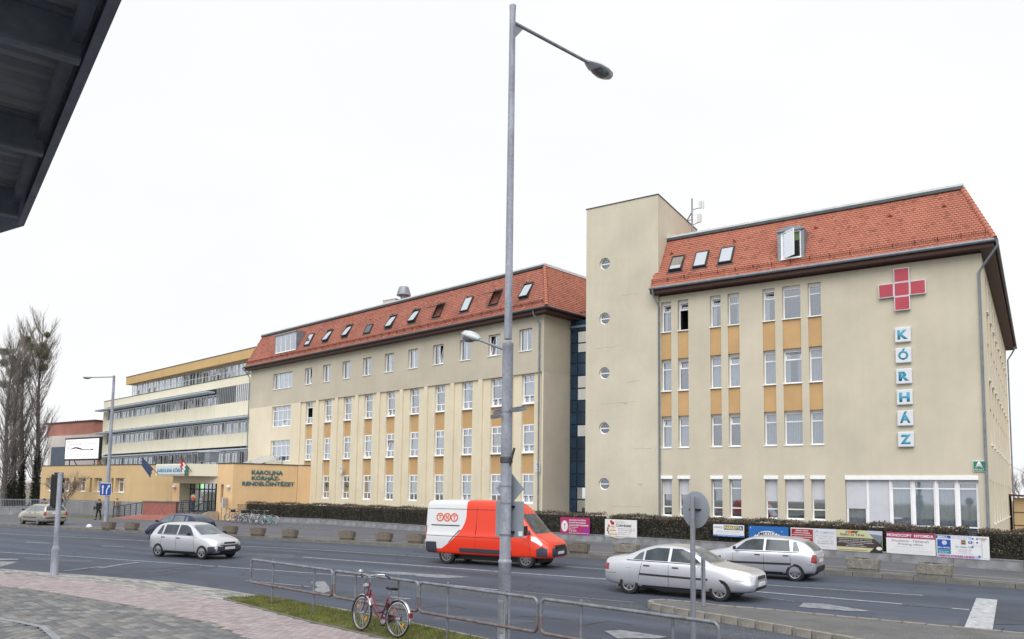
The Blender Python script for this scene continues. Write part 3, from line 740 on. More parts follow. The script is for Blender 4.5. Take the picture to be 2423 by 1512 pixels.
def snowguard(parent, M_, u0, u1, v=.42):
    n = int((u1-u0)/.95); 
    for i in range(n+1):
        u = u0+(u1-u0)*i/n
        k = MB().box(-.015, .015, -.18, .02, .03, .05).box(-.015, .015, -.02, .02, .03, .24).build('snow_guard_bracket', sg_m, parent); k.matrix_local = M_ @ T((u, v, 0))
    g = MB(); g.box(u0, u1, v-.01, v+.01, .07, .09); g.box(u0, u1, v-.01, v+.01, .2, .22)
    x = u0
    while x < u1: g.box(x, x+.012, v-.008, v+.008, .09, .2); x += .1
    o = g.build('snow_guard', sg_m, parent); o.matrix_local = M_
snowguard(roofA, Mf, xl+.1, xr-.35)
for u, v in [(-17.6, 2.6), (-13.9, 2.75), (-9.5, 2.7), (-5.9, 2.65), (-3.5, 2.7)]:
    k = MB().prism([(-.12, 0), (.12, 0), (0, .16)], -.0, .22, ax='z').build('vent_tile', tile_m, roofA); k.matrix_local = Mf @ T((u, v, .04)) @ Mx.Rotation(radians(90), 4, 'X') @ T((0, 0, -.2))
def on_slope(F, M_, px, py):
    n = (M_.to_3x3() @ V((0, 0, 1))); W_ = F.M @ M_; nw = W_.to_3x3() @ V((0, 0, 1)); p = PN(px, py, nw, W_.translation); return (M_.inverted() @ (F.I @ p))
for (x, y), oa in zip([(1602.6, 625), (1659.4, 615.8), (1719.6, 606)], (5, 0, 0)):
    q = on_slope(FA, Mf, x, y); skylight(roofA, Mf @ T((q.x, q.y, .0)), oa)
def dormer(F, parent, M_, pxa, pxb, pyt, pyb, ncols, openw=None, arched=False):
    q0 = on_slope(F, M_, (pxa+pxb)/2, pyb); p = M_ @ V((q0.x, q0.y, 0))
    # vertical front, a little outside the slope at its foot
    yf = p.y-.06; a = F.px(pxa, (pyt+pyb)/2, yf).x; b = F.px(pxb, (pyt+pyb)/2, yf).x; zt = F.px((pxa+pxb)/2, pyt, yf).z; zb = p.z
    d = bpy.data.objects.new('dormer', None)
    back = 1.0
    mb = MB(); t = .16
    n = 8; top = []
    for i in range(n+1):
        s = i/n; top.append((a-t+(b-a+2*t)*s, zt+.06+(.16*sin(pi*s) if arched else .04)))
    poly = [(a-t, zt-.02)]+top+[(b+t, zt-.02)]
    mb.prism(poly, yf-.12, yf+back, ax='y')
    for xa_, xb_ in ((a-t, a-.005), (b+.005, b+t)):
        mb.box(xa_, xb_, yf-.02, yf+back-.05, zb-.1, zt-.021)
    o = mb.build('dormer', zinc, parent)
    win(o, a, b, zb+.02, zt-.03, yf+.0, [(1, ncols)], fill='none', openw=openw, sillw=.08, inner=False)
    MB().box(a, b, yf+.078, yf+.09, zb, zt).build('room_shade', dark_in, o)  # flat dark panel stands for dormer interior shade and hides the tiles
    if openw:
        h_, w_ = zt-zb-.1, b-a-.12; s = MB().box(0, w_, 0, .05, 0, .06).box(0, w_, 0, .05, h_-.06, h_).box(0, .06, 0, .05, .06, h_-.06).box(w_-.06, w_, 0, .05, .06, h_-.06).build('sash', white, o); p = MB().box(.06, w_-.06, .02, .03, .06, h_-.06).build('pane', glass_s, o)
        for k in (s, p): k.matrix_local = T((a+.06, yf+.03, zb+.05)) @ Mx.Rotation(radians(-38), 4, 'Z')
        MB().box(a+.1, b-.1, yf+.07, yf+.077, zt-.55, zt-.05).build('blind', MATS.get('green_blind') or mat('green_blind', S(110, 140, 84), .8), o)
    return o
dormer(FA, roofA, Mf, 1847.6, 1895.6, 545.5, 613, 1, openw=(0,), arched=True)
# red cross of five panels, letter plates and house sign
cx_, cz_ = -5.37, 13.0
for dx, dz in ((0, 0), (0, 1), (0, -1), (-1, 0), (1, 0)):
    s_ = .68; x, z = cx_+dx*s_, cz_+dz*s_
cross = thing('red_cross_sign', 'red cross sign of five square panels high on the beige wall', 'sign', (cx_, YA-.14, cz_))
for dx, dz in ((0, 0), (0, 1), (0, -1), (-1, 0), (1, 0)):
    s_ = .70; x, z = dx*s_, dz*s_
    MB().box(x-s_/2+.004, x+s_/2-.004, -.05, .10, z-s_/2+.004, z+s_/2-.004).build('panel_frame', sign_w, cross, bevel=.01)
    MB().box(x-s_/2+.04, x+s_/2-.04, -.058, -.05, z-s_/2+.04, z+s_/2-.04).build('panel', redsign, cross)
for i, chx in enumerate('KÓRHÁZ'):
    z = 10.75-i*(10.75-5.645)/5
    t = thing('letter_plate', {'K': 'white plate with blue letter K, topmost of the column', 'Ó': 'white plate with blue letter O with an accent', 'R': 'white plate with blue letter R on the beige wall',
        'H': 'white plate with blue letter H on the beige wall', 'Á': 'white plate with blue letter A with an accent', 'Z': 'white plate with blue letter Z, lowest of the column'}[chx], 'letter sign', (-5.39, YA-.12, z), 0, 'letter plates down the beige wall')
    MB().box(-.35, .35, -.06, .10, -.37, .37).build('plate', sign_w, t, bevel=.04, seg=3)
    acc = chx in 'ÓÁ'
    text(chx, .46, .57 if acc else .46, T((-.23, -.062, -.23)), sky_blue, t, .006, 'letter', bold=.035 if acc else .05)
t = thing('block_sign', 'small green square sign with white letter A near the wall corner', 'sign', (-2.4, YA-.05, 4.33))
MB().box(-.25, .25, -.02, .03, -.25, .25).build('plate', sign_w, t, bevel=.01)
MB().box(-.225, .225, -.026, -.0205, -.225, .225).build('print', greenm, t)
text('A', .36, .30, T((-.18, -.028, -.09)), sign_w, t, .002, bold=.05); text('ÉPÜLET', .38, .09, T((-.19, -.028, -.2)), sign_w, t, .002, bold=.02)

# ------------------------------------------------------------------ stair tower with round windows
TW = thing('stair_tower', 'tall windowless stair tower with a column of five round portholes', 'tower', (0, YA, 0))
tx0, tx1, tz = -22.93, -18.16, 20.43; ty = -.05
holes = [(-21.66, z, .36) for z in (3.42, 6.75, 10.08, 13.42, 16.81)]
mb = MB(); zs = [.1]
for hx, hz, hr in holes:
    s = .6; mb.quad((tx0, ty, zs[-1]), (tx1, ty, zs[-1]), (tx1, ty, hz-s), (tx0, ty, hz-s))
    mb.quad((tx0, ty, hz-s), (hx-s, ty, hz-s), (hx-s, ty, hz+s), (tx0, ty, hz+s)); mb.quad((hx+s, ty, hz-s), (tx1, ty, hz-s), (tx1, ty, hz+s), (hx+s, ty, hz+s))
    n = 32; sq = []; ci = []; cb = []
    for i in range(n):
        a = 2*pi*i/n+pi/4; c, d = cos(a), sin(a); mm = max(abs(c), abs(d)); sq.append((hx+s*c/mm, ty, hz+s*d/mm)); ci.append((hx+hr*c, ty, hz+hr*d)); cb.append((hx+hr*c, ty+.22, hz+hr*d))
    mb.add(sq+ci+cb, [(i, (i+1) % n, n+(i+1) % n, n+i) for i in range(n)]+[(n+i, n+(i+1) % n, 2*n+(i+1) % n, 2*n+i) for i in range(n)])
    zs.append(hz+s)
mb.quad((tx0, ty, zs[-1]), (tx1, ty, zs[-1]), (tx1, ty, tz), (tx0, ty, tz))
ob = mb.build('front_wall', wallT, TW)
MB().quad((tx1, ty, .1), (tx1, 6.2, .1), (tx1, 6.2, tz-.35), (tx1, ty, tz)).quad((tx0, ty, .1), (tx0, ty, tz), (tx0, 6.2, tz-.35), (tx0, 6.2, .1)) \
    .quad((tx0, 6.2, .1), (tx1, 6.2, .1), (tx1, 6.2, tz-.35), (tx0, 6.2, tz-.35)).build('side_wall', wallT, TW)
MB().add([(tx0-.04, ty-.04, tz), (tx1+.04, ty-.04, tz), (tx1+.04, 6.24, tz-.35), (tx0-.04, 6.24, tz-.35), (tx0-.04, ty-.04, tz+.05), (tx1+.04, ty-.04, tz+.05), (tx1+.04, 6.24, tz-.30), (tx0-.04, 6.24, tz-.30)],
    [(3, 2, 1, 0), (4, 5, 6, 7), (0, 1, 5, 4), (1, 2, 6, 5), (2, 3, 7, 6), (3, 0, 4, 7)]).build('coping', gutter_m, TW)
for hx, hz, hr in holes:
    Mh = T((hx, ty+.18, hz)) @ Mx.Rotation(pi/2, 4, 'X')
    f = MB().lathe([(hr-.06, -.03), (hr, -.03), (hr, .04), (hr-.06, .04), (hr-.06, -.03)], 32, M=Mh).box(hx-hr+.05, hx+hr-.05, ty+.15, ty+.21, hz-.03, hz+.03).build('porthole', white, TW, smooth=True)
    MB().lathe([(0, 0), (hr-.06, 0)], 32, M=Mh).build('pane', glass, f)
    MB().lathe([(0, -.5), (hr, -.5), (hr, -.05)], 24, M=Mh).build('room_shade', dark_in, f)
MB().quad((-22, ty-.003, 8.2), (-19.6, ty-.003, 8.24), (-19.6, ty-.003, 8.25), (-22, ty-.003, 8.21)).build('crack', mat('crack', S(140, 134, 116), .9), TW)
for x, z, L_, h in ((-22.3, 11.6, 1.6, .05), (-20.6, 14.7, 1.1, -.04), (-21.2, 2.1, 2.0, .03), (-19.8, 5.5, 1.2, -.05), (-20.2, 9.4, .9, .06)):
    n = 9; P = [(x+L_*i/n, z+h*i/n+U(-.03, .03)) for i in range(n+1)]
    MB().add([(a, ty-.003, b) for a, b in P]+[(a, ty-.003, b+.012) for a, b in P], [(i, i+1, n+2+i, n+1+i) for i in range(n)]).build('crack', MATS['crack'], TW)
pl = mat('exposed_plaster', S(190, 190, 186), .9, var=.05)
for x, z in ((-20.25, 8.12), (-19.3, 3.35)):
    MB().add([(x-.2, ty-.004, z+.1), (x+.2, ty-.004, z+.12), (x+.12, ty-.004, z), (x, ty-.004, z-.06), (x-.1, ty-.004, z+.03)], [(0, 1, 2, 3, 4)]).build('plaster_patch', pl, TW)
MB().box(tx0+.02, tx1-.02, ty-.06, ty-.001, .1, .85).build('plinth', brick_red, TW)
# antenna mast on the tower
an = thing('antenna_mast', 'thin antenna mast with panel aerials beside the tower top', 'antenna', PY(1638, 560, 46.6))
zt_ = PY(1636, 470, 46.6).z-PY(1638, 560, 46.6).z
MB().tube([(0, 0, 0), (0, 0, zt_)], .055, 6).build('mast', galv, an)
MB().tube([(0, 0, zt_*.7), (.55, 0, zt_*.72)], .025, 6).build('arm', galv, an); MB().tube([(0, 0, zt_*.3), (.4, 0, zt_*.34)], .025, 6).build('arm', galv, an)
MB().tube([(-.05, 0, zt_*.62), (-.75, 0, zt_*.2)], .045, 6).build('brace', galv, an); MB().tube([(-.05, 0, zt_*.45), (-.5, 0, zt_*.42)], .03, 6).build('brace', galv, an)
MB().box(.46, .64, -.06, .06, zt_*.7, zt_*.88).build('aerial_panel', flash, an); MB().box(.72, .78, -.05, .05, zt_*.68, zt_*.86).build('aerial_panel', flash, an); MB().box(.34, .60, -.07, .07, zt_*.34, zt_*.55).build('aerial_panel', flash, an)
MB().box(-.62, -.32, -.05, .1, zt_*.36, zt_*.46).build('radio_unit', zinc, an)

# ------------------------------------------------------------------ building B (long middle wing)
pB = V((-27.23, 44, 0)); rB = -radians(9.6); FB = Frame(pB, rB)
B = thing('hospital_wing', 'long cream and taupe wing with ten window bays and slanting skylights', 'building', pB, rB)
xcs = [-28.6+3.01*i for i in range(10)]
BW = -39.4
opsF = [(xcs[i]-.575-.73, xcs[i]+.575+.73 if i < 9 else -.12, .3, 10.88, .14) for i in range(10)]
opsT = [(xc-.15-.60, xc-.15+.60, 12.42, 13.98, .18) for xc in xcs]
opsT += [(-35.0, -31.5, 12.42, 13.98, .18)]
wall('upper_wall', B, BW, 0, 10.88, 14.95, opsT, wallB)
low = [(-35.0, -31.5, 8.75, 10.85-.06, .18), (-35.0, -31.5, 5.45, 7.5, .18)]
wall('lower_wall', B, BW, 0, .1, 10.878, opsF+low, cream)
for xc in xcs:
    o1 = [(xc-.575, xc+.575, c, d, .2) for c, d in ((2.07, 4.11), (5.48, 7.45), (8.81, 10.875), (4.11, 5.48), (7.45, 8.81))]
    # bay face with the deeper window column
    x1 = xc+.575+.73 if xc < xcs[-1]-.1 else -.12
    wall('bay_wall', B, xc-1.305, x1, .3, 10.878, [(xc-.575, xc+.575, 2.07, 10.876, .2)], cream, y=.14)
    for c, d in ((4.11, 5.48), (7.45, 8.81)): MB().box(xc-.574, xc+.574, .33, .4, c, d).build('spandrel', ochre, B)
fl_r = {0: ['none', 'full', 'beige'], 1: ['none', 'full', 'beige'], 2: ['none', 'beige', 'yellow'], 3: ['none', 'full', 'yellow'], 4: ['none', 'slats', 'beige'], 5: ['none', 'slats', 'yellow'], 6: ['none', 'slats', 'yellow'], 7: ['left', 'slats', 'slats'], 8: ['none', 'yellow', 'slats'], 9: ['full', 'slats', 'slats']}
R3 = [(.24, 2), (.5, 1), (.26, 2)]
tb = {(1, 0): (3, 4), (4, 0): (3, 4), (8, 0): (3, 4), (9, 0): (3, 4), (3, 1): (3, 4), (9, 1): (3, 4), (4, 1): (2,), (7, 2): (3, 4), (9, 2): (3, 4)}
for i, xc in enumerate(xcs):
    for j, (c, d) in enumerate(((8.81, 10.86), (5.48, 7.45), (2.07, 4.11))):
        win(B, xc-.57, xc+.57, c+.04, d, .31, R3, fr=.085, fill=fl_r[i][j], sillw=.17, tilt=tb.get((i, j), ()), openw=(2,) if (i, j) == (0, 0) else None)
    xt = xc-.15
    win(B, xt-.6, xt+.6, 12.46, 13.96, .18, [(1, 2)], fill=['none', 'grey', 'right', 'none', 'left', 'full', 'none', 'grey', 'none', 'sides'][i], sillw=.24, tilt=(1,) if i in (0, 6) else ((0,) if i == 8 else ()), fr=.07)
win(B, -35.0, -31.5, 12.46, 13.96, .18, [(1, 4)], fill='full', sillw=.24, fr=.07)
win(B, -35.0, -31.5, 8.8, 10.78, .18, [(.2, 4), (.5, 4), (.3, 4)], fill='full', sillw=.2, tilt=(10,)); win(B, -35.0, -31.5, 5.5, 7.5, .18, [(.25, 4), (.5, 4), (.25, 4)], fill='full', sillw=.2)
# end walls
DB = 9.
MB().quad((0, 0, 10.88), (0, DB, 10.88), (0, DB, 14.95), (0, 0, 14.95)).build('end_wall', wallB, B)
MB().quad((0, 0, .1), (0, DB, .1), (0, DB, 10.878), (0, 0, 10.878)).build('end_wall', mat('sand_beige_render', S(208, 200, 184), .93, var=.04, vs=.4, bump=.3, bs=70, fine=.05), B)
MB().quad((BW, 0, .1), (BW, DB, .1), (BW, DB, 14.95), (BW, 0, 14.95)).quad((BW, DB, .1), (0, DB, .1), (0, DB, 14.95), (BW, DB, 14.95)).build('rear_wall', wallB, B)
bB = 1.1
e0 = FB.px(578, 866, -.6); e1 = FB.px(1292.9, 722.5, -.6); r0_ = FB.px(622, 795.5, bB); r1_ = FB.px(1288.8, 628, bB)
zeB = 15.08; zrB = (r0_.z+r1_.z)/2; xbl, xbr, xrl, xrr_ = e0.x, e1.x, r0_.x, r1_.x
MfB = slopeM((0, -.6, zeB), (1, 0, 0), (0, bB+.6, zrB-zeB)); SLB = sqrt((bB+.6)**2+(zrB-zeB)**2)
roofB = MB().add([(xbl, -.6, zeB), (xbr, -.6, zeB), (xrr_, bB, zrB), (xrl, bB, zrB), (xrr_, DB-1, zrB), (xbr, DB+.6, zeB), (xrl, DB-1, zrB), (xbl, DB+.6, zeB)],
    [(0, 1, 2, 3), (1, 5, 4, 2), (3, 2, 4, 6), (0, 3, 6, 7), (5, 7, 6, 4), (0, 7, 5, 1)]).build('roof', tile_old, B)
tiles(roofB, MfB, [(xbl, 0), (xbr, 0), (xrr_, SLB), (xrl, SLB)], .2, .17, tile_old, 0)
dxb = xbr-xrr_; SLBs = sqrt(dxb**2+(zrB-zeB)**2); MsB = slopeM((xbr, 0, zeB), (0, 1, 0), (-dxb, 0, zrB-zeB))
tiles(roofB, MsB, [(-.6, 0), (DB+.6, 0), (DB-1, SLBs), (bB, SLBs)], .2, .17, tile_m, 0)
h0, h1 = V((xbr, -.6, zeB+.03)), V((xrr_, bB, zrB+.03))
for i in range(16): MB().tube([h0.lerp(h1, i/16), h0.lerp(h1, (i+1.18)/16)], [.15, .11], 8).build('hip_tile', tile_m, roofB, smooth=True)
MB().box(xrl, xrr_+.1, bB-.16, bB+.5, zrB-.03, zrB+.14).build('ridge_flashing', flash, roofB)
MB().box(xrl, xrr_+.1, bB-.22, bB-.162, zrB-.14, zrB+.02).build('ridge_flashing', gutter_m, roofB)
MB().box(xrr_-.05, xrr_+.1, bB+.5, DB, zrB-.03, zrB+.14).build('ridge_flashing', flash, roofB)
MB().box(xbl+.03, xbr-.04, -.58, .02, zeB-.34, zeB-.08).build('soffit', soffit, B); MB().box(.01, xbr-.05, .02, DB, zeB-.34, zeB-.08).build('soffit', soffit, B)
MB().tube([(xbl, -.68, zeB-.06), (xbr+.06, -.68, zeB-.06)], .09, 10).build('gutter', gutter_m, B, smooth=True)
MB().tube([(xbr+.08, -.68, zeB-.06), (xbr+.08, DB, zeB-.06)], .09, 10).build('gutter', gutter_m, B, smooth=True)
pipe(B, [(-.42, -.66, zeB-.1), (-.42, -.6, zeB-.4), (-.3, -.12, zeB-.9), (-.3, -.08, .3)], clamps=(12, 9, 6, 3))
pipe(B, [(BW-.6, -.66, zeB-.1), (BW-.3, -.3, zeB-.6), (BW-.06, -.08, zeB-1.1), (BW-.06, -.08, .3)], clamps=(12, 9))
snowguard(roofB, MfB, xbl+.3, xbr-.4)
for k, ((x, y), oa) in enumerate(zip([(733.6, 804.8), (777, 794.9), (823.1, 783.7), (873, 779.3), (926.7, 761.7), (981.5, 748.5), (1039.6, 735.3), (1106, 721.6), (1174.3, 705), (1246.4, 688.8)], (0, 10, 10, -1, 9, 10, 42, 0, 44, 7))):
    q = on_slope(FB, MfB, x, y); skylight(roofB, MfB @ T((q.x, q.y, 0)), max(oa, 0), w=.9, h=1.3 if oa >= 0 else .9, louv=oa < 0)
dormer(FB, roofB, MfB, 653, 700, 790, 833, 4)
for i in range(13):
    u = -38+i*3.0
    k = MB().prism([(-.12, 0), (.12, 0), (0, .16)], 0, .22, ax='z').build('vent_tile', tile_m, roofB); k.matrix_local = MfB @ T((u, 2.5, .04)) @ Mx.Rotation(radians(90), 4, 'X') @ T((0, 0, -.2))
# roof ventilator and box
q = FB.px(955, 712, 3.5); t = thing('roof_ventilator', 'grey metal cowl ventilator standing on the long tiled roof', 'ventilator', FB.M @ V((q.x, 3.5, q.z-.15)))
MB().lathe([(.28, 0), (.28, .5), (.34, .5), (.34, .58)], 16).build('duct', zinc, t, smooth=True)
MB().lathe([(.34, .6), (.62, .62), (.62, .72), (.46, 1.25), (.40, 1.38), (0, 1.42)], 20).build('cowl', galv, t, smooth=True)
q = FB.px(928, 718, 3.5); t = thing('roof_housing', 'pale box housing on the roof left of the cowl ventilator', 'roof box', FB.M @ V((q.x, 3.5, q.z-.25)))
MB().box(-.75, .75, -.4, .4, 0, .5).build('housing', palewall, t, bevel=.02); MB().box(-.8, .8, -.45, .45, .5, .54).build('lid', flash, t)
for k, z in ((0, 1), ):
    for px_, py_, w_ in ((807.3, 1112, .32), (1272.7, 1105, .38)):
        p = FB.px(px_, py_, -.02); t = thing('block_sign', 'small white sign with letter T ' + ('on the second pilaster, far from the pole' if px_ < 900 else 'beside the downpipe near the wall corner'), 'sign', FB.M @ V((p.x, -.03, p.z)), rB)
        MB().box(-w_/2, w_/2, -.02, .02, -.3, .3).build('plate', sign_w, t); text('T', .17, .24, T((-.085, -.022, -.03)), blackp, t, .002, bold=.04); text('ÉPÜLET', .24, .05, T((-.12, -.022, -.2)), blackp, t, .002)

# ------------------------------------------------------------------ blue glazed link between B and the tower
FLk = Frame((0, 46.7, 0), 0)
lk = thing('glazed_link', 'narrow dark blue glazed link between the tower and the long wing', 'glazed link', (0, 46.7, 0))
MB().box(-26.9, -19, .06, 1.5, .1, 14.2).build('wall', navy, lk)
xs_ = [FLk.px(x, 1000).x for x in (1347.5, 1366, 1392, 1410)]
bz = [FLk.px(1370, y).z for y in (757, 784, 812, 835, 860, 889, 919, 948, 976, 1005, 1034, 1063, 1092, 1122, 1152, 1182, 1212)]+[.2]
wp = mat('pane_reflection_white', S(214, 214, 208), .3, var=.02)  # white colour stands for bright reflections in the glass panes
for j, (zt_, zb_) in enumerate(zip(bz, bz[1:])):
    for i in range(3):
        m_ = navy_glass
        if i >= 1: m_ = wp if j in (1, 2, 5, 6, 9) else navy_glass
        if j >= 14 and i >= 1: m_ = glass
        MB().box(xs_[i]+.04, xs_[i+1]-.04, -.005, .03, zb_+.05, zt_-.05).build('panel', m_ if m_ is not glass else glass_s, lk)
MB().box(-26.85, -19, -.06, .06, 14.2, 14.35).build('coping', zinc, lk)
for x in (-26.6, -25.4, -24.2): MB().tube([(x, .2, 14.3), (x, .2, 15.3)], .03, 6).build('railing_post', navy, lk)
MB().tube([(-26.6, .2, 15.3), (-23, .2, 15.3)], .035, 6).build('handrail', navy, lk); MB().tube([(-26.6, .2, 15.3), (-26.3, -.2, 14.4)], .025, 6).build('brace', navy, lk)
# ------------------------------------------------------------------ building C (banded block behind, far left)
pC = FB.M @ V((0, 2.4, 0)); FC = Frame(pC, rB)
C = thing('office_block', 'pale yellow banded block with long window rows and grey sun blades', 'building', pC, rB)
cl = FC.px(246, 960).x; crr = -37.5
def cz(y): return FC.px(400, y).z
zP1, zP0, zS2t, zS2b, zS3t, zS3b = cz(921.5), cz(939), cz(974), cz(1003), cz(1039), cz(1066)
zB1, zB2, zB3 = cz(947.5), cz(1009.5), cz(1074)
MB().box(cl, crr, 0, .3, zP0, zP1).build('parapet', creamC, C)
MB().box(cl-.05, crr, -.05, .35, zP1, zP1+.06).build('coping', gutter_m, C)
cs = cl+1.2
MB().box(cl, cs, 0, .3, .1, zP0-.002).build('end_pier', creamC, C)
for a, b in ((zS2b, zS2t), (zS3b, zS3t)): 
    MB().box(cs+.002, crr, .0, .3, a, b).build('spandrel_band', creamC, C)
    x = cs+3
    while x < crr: MB().box(x-.012, x+.012, -.004, 0, a, b).build('panel_joint', mat('joint_line', S(176, 168, 136), .9), C); x += 3.4
MB().box(cs, crr, .9, 1.0, .1, zP0).build('back_wall', creamC, C)
MB().box(cl, cl+.1, .3, 12, .1, zP1).build('side_wall', creamC, C); MB().box(cl, crr, 11, 12, .1, zP1).build('rear_wall', creamC, C)
MB().box(cl, crr, .3, 12, zP1-.4, zP1-.2).build('roof_deck', plinth_m, C)
blade = mat('blade_grey', S(178, 190, 206), .5, metal=.0, var=.05)
slate = mat('dark_louvre', S(44, 48, 54), .5, var=.1)
win_w = mat('far_window_frame', S(214, 218, 222), .5, var=.03)
def winrow(z0, z1, ytop, x0, x1, pitch=1.62, y=.32, rows=((1, 1),)):
    x = x0; k = 0
    while x < x1-.2:
        w_ = min(pitch-.34, x1-x-.05)
        if w_ > .5:
            f = win(C, x, x+w_, z0, z1, y, [(h, 2) for h, _ in rows], fr=.09, fill='none', sill=False, inner=False, fm=win_w, tilt=(1,) if rnd() < .12 else ())
            MB().box(x+.09, x+w_-.09, y+.2, y+.22, z0, z1).build('curtain', random.choice((curt_g, dark_in, curt_w, curt_w, curt_g)), f)  # dark picks stand for unlit interiors, the others are curtains
            MB().box(x+w_+.001, x+pitch-.001, y-.02, y+.12, z0, z1).build('pier', mat('pier_grey', S(186, 190, 184), .9, var=.04), C)
        x += pitch; k += 1
xs_end = FC.px(512, 930).x
for (z0, z1, xe, zb) in ((zS2t, zP0-.55, xs_end, zB1), (zS3t, zS2b-.42, crr, zB2), (3.9, zS3b-.42, crr, zB3)):
    winrow(z0, z1-.05, 0, cs+.2, xe)
    MB().box(cs, xe, .25, .5, z1, z1+.55).build('dark_louvre', slate, C)
    MB().box(cl-.3, xe, -1.15, -.15, zb-.10, zb+.08).build('sun_blade', blade, C, bevel=.04)
    x = cs+.5
    while x < xe: MB().box(x-.03, x+.03, -.3, .26, zb-.02, zb+.3).build('blade_bracket', slate, C); x += 1.62
# slatted part at the right of the third floor
x = xs_end+.05; i = 0
MB().box(xs_end, crr, .3, .34, zS2t, zP0).build('slat_backing', slate, C)
while x < crr-.1:
    k = MB().box(x, x+.22, .0, .05, zS2t+.01, zP0-.01).build('slat', mat('slat_grey', S(128, 132, 136), .5, var=.06) if x < xs_end+4.6 else flash, C); x += .42
# recessed top storey
tl = FC.px(312, 900, 2.2).x; zt1, zt0 = FC.px(400, 873.5, 2.2).z, FC.px(400, 892, 2.2).z
MB().box(tl-.5, crr, 1.6, 2.6, zt0, zt1).build('fascia', fasciaC, C); MB().box(tl-.55, crr, 1.55, 10, zt1, zt1+.08).build('coping', gutter_m, C)
MB().box(tl-.1, crr, 2.9, 9, zP1-.3, zt0).build('top_wall', creamC, C)
x = tl
while x < crr-1.9:
    win(C, x+.06, x+1.75, zP1-.1, zt0-.02, 2.3, [(.38, 2), (.62, 2)], fr=.08, sill=False, inner=False, fm=win_w, tilt=(2,) if rnd() < .15 else ())
    x += 1.86

# ------------------------------------------------------------------ low entrance pavilion with the lettered wall
PV = thing('entrance_pavilion', 'low apricot entrance pavilion with glass doors and teal lettering', 'building', (0, 0, 0))
c0 = V((-71.85, 41.8, 0)); zr_ = 4.97
j1 = PY(409, 1150, 43.2); j2 = PY(444, 1150, 43.2); d2 = PY(510.5, 1150, 43.6); e1_ = PY(513.5, 1150, 42.35); e2_ = V((-57.1, 42.3, 0))
tt = V((sin(radians(17.6)), cos(radians(17.6)), 0)); e3 = e2_+tt*5.75; e4 = e2_+tt*7.3+V((.2, 0, 0))
def face(p, q, z0, z1, mt, name='wall', ops=(), r=.25):
    p = V((p.x, p.y, 0)); q = V((q.x, q.y, 0)); L_ = (q-p).length; o = wall(name, PV, 0, L_, z0, z1, list(ops), mt, r=r)
    o.matrix_local = T(p) @ Mx.Rotation(atan2(q.y-p.y, q.x-p.x), 4, 'Z'); return o
WL = c0.x-PY(96, 1150, 41.8).x
FW = Frame(c0+V((-WL, 0, 0)), 0)
wops = []
for a, b, k in ((188.8, 201.9, 1), (227, 240.6, 1), (277.5, 294.4, 1), (150, 163, 1), (112, 123, 1), (212, 217, 0), (262.5, 268, 0), (173.5, 178, 0)):
    xa, xb = FW.px(a, 1148).x, FW.px(b, 1148).x; wops.append((xa-(.35 if k else 0), xb, 2.32 if k else 2.3, 3.72, .4 if k else .5, k))
wl = wall('left_wing_wall', PV, 0, WL, 1.5, zr_, wops, orange_d, r=.4); wl.matrix_local = FW.M
for o in wops:
    if o[5]:
        f = win(PV, o[0]+.02, o[1]-.02, o[2]+.03, o[3], .36, [(.25, 1), (.75, 2)], fill='none', sillw=.4); f.matrix_local = FW.M @ f.matrix_local
    else: k = MB().box(o[0], o[1], .5, .55, o[2], o[3]).build('slot_window', dark_in, PV); k.matrix_local = FW.M
MB().box(c0.x-WL, -71.86, 41.78, 42.2, .1, 1.498).build('plinth', plinth_m, PV)
face(c0, j1, 1.5, zr_, orange_d); face(c0, j1, .1, 1.498, plinth_m, 'plinth')
face(j1, j2, .1, zr_, orange_w, ops=[((j2-j1).length*.62, (j2-j1).length*.80, 1.6, 3.2, .3)])
face(e1_, e2_, .1, zr_, orange_w, ops=[(.55, .95, 1.6, 3.2, .3)])
face(e2_, e3, .1, zr_, orange_w); face(e3+V((.03, 0, 0)), e4, .1, zr_-.02, orange_w)
face(e4, e4+V((1.2, 6, 0)), .1, zr_, orange_w)
MB().prism([(c0.x-WL, c0.y+.1), (c0.x, c0.y+.1), (j1.x, j1.y+.1), (e2_.x-.1, e2_.y+.1), (e3.x-.1, e3.y), (e4.x-.1, e4.y), (e4.x+.5, e4.y+5), (c0.x-WL, 52)], zr_-.1, zr_-.02).build('roof', plinth_m, PV)
ci = 0
for a, b in ((c0+V((-WL, 0, 0)), c0), (c0, j1), (j1, j2), (e1_, e2_), (e2_, e3), (e3, e4)):
    L_ = V((b.x-a.x, b.y-a.y, 0)).length; MB().box(.0, L_-.004, -.05-.002*ci, .25, 0, .07+.003*ci, M=T((a.x, a.y, zr_+.002)) @ Mx.Rotation(atan2(b.y-a.y, b.x-a.x), 4, 'Z')).build('coping', gutter_m, PV); ci += 1
# teal letters on the receding wall
Mt = T((e2_.x, e2_.y, 0)) @ Mx.Rotation(atan2(tt.y, tt.x), 4, 'Z')
nn_ = V((-tt.y, tt.x, 0))
def tw(x, y):
    p = Mt.inverted() @ PN(x, y, nn_, e2_); return p
for s, x0_, x1_, y0_, y1_ in (('KAROLINA', 595, 669, 1112, 1122.3), ('KÓRHÁZ-', 595, 662, 1123.3, 1135.6), ('RENDELŐINTÉZET', 572.5, 695.5, 1135.5, 1148.5)):
    a, b = tw(x0_, y1_), tw(x1_, y1_); top = tw(x0_, y0_).z
    text(s, b.x-a.x, top-a.z, Mt @ T((a.x, -.03, a.z)), teal, PV, .03, bold=.025)
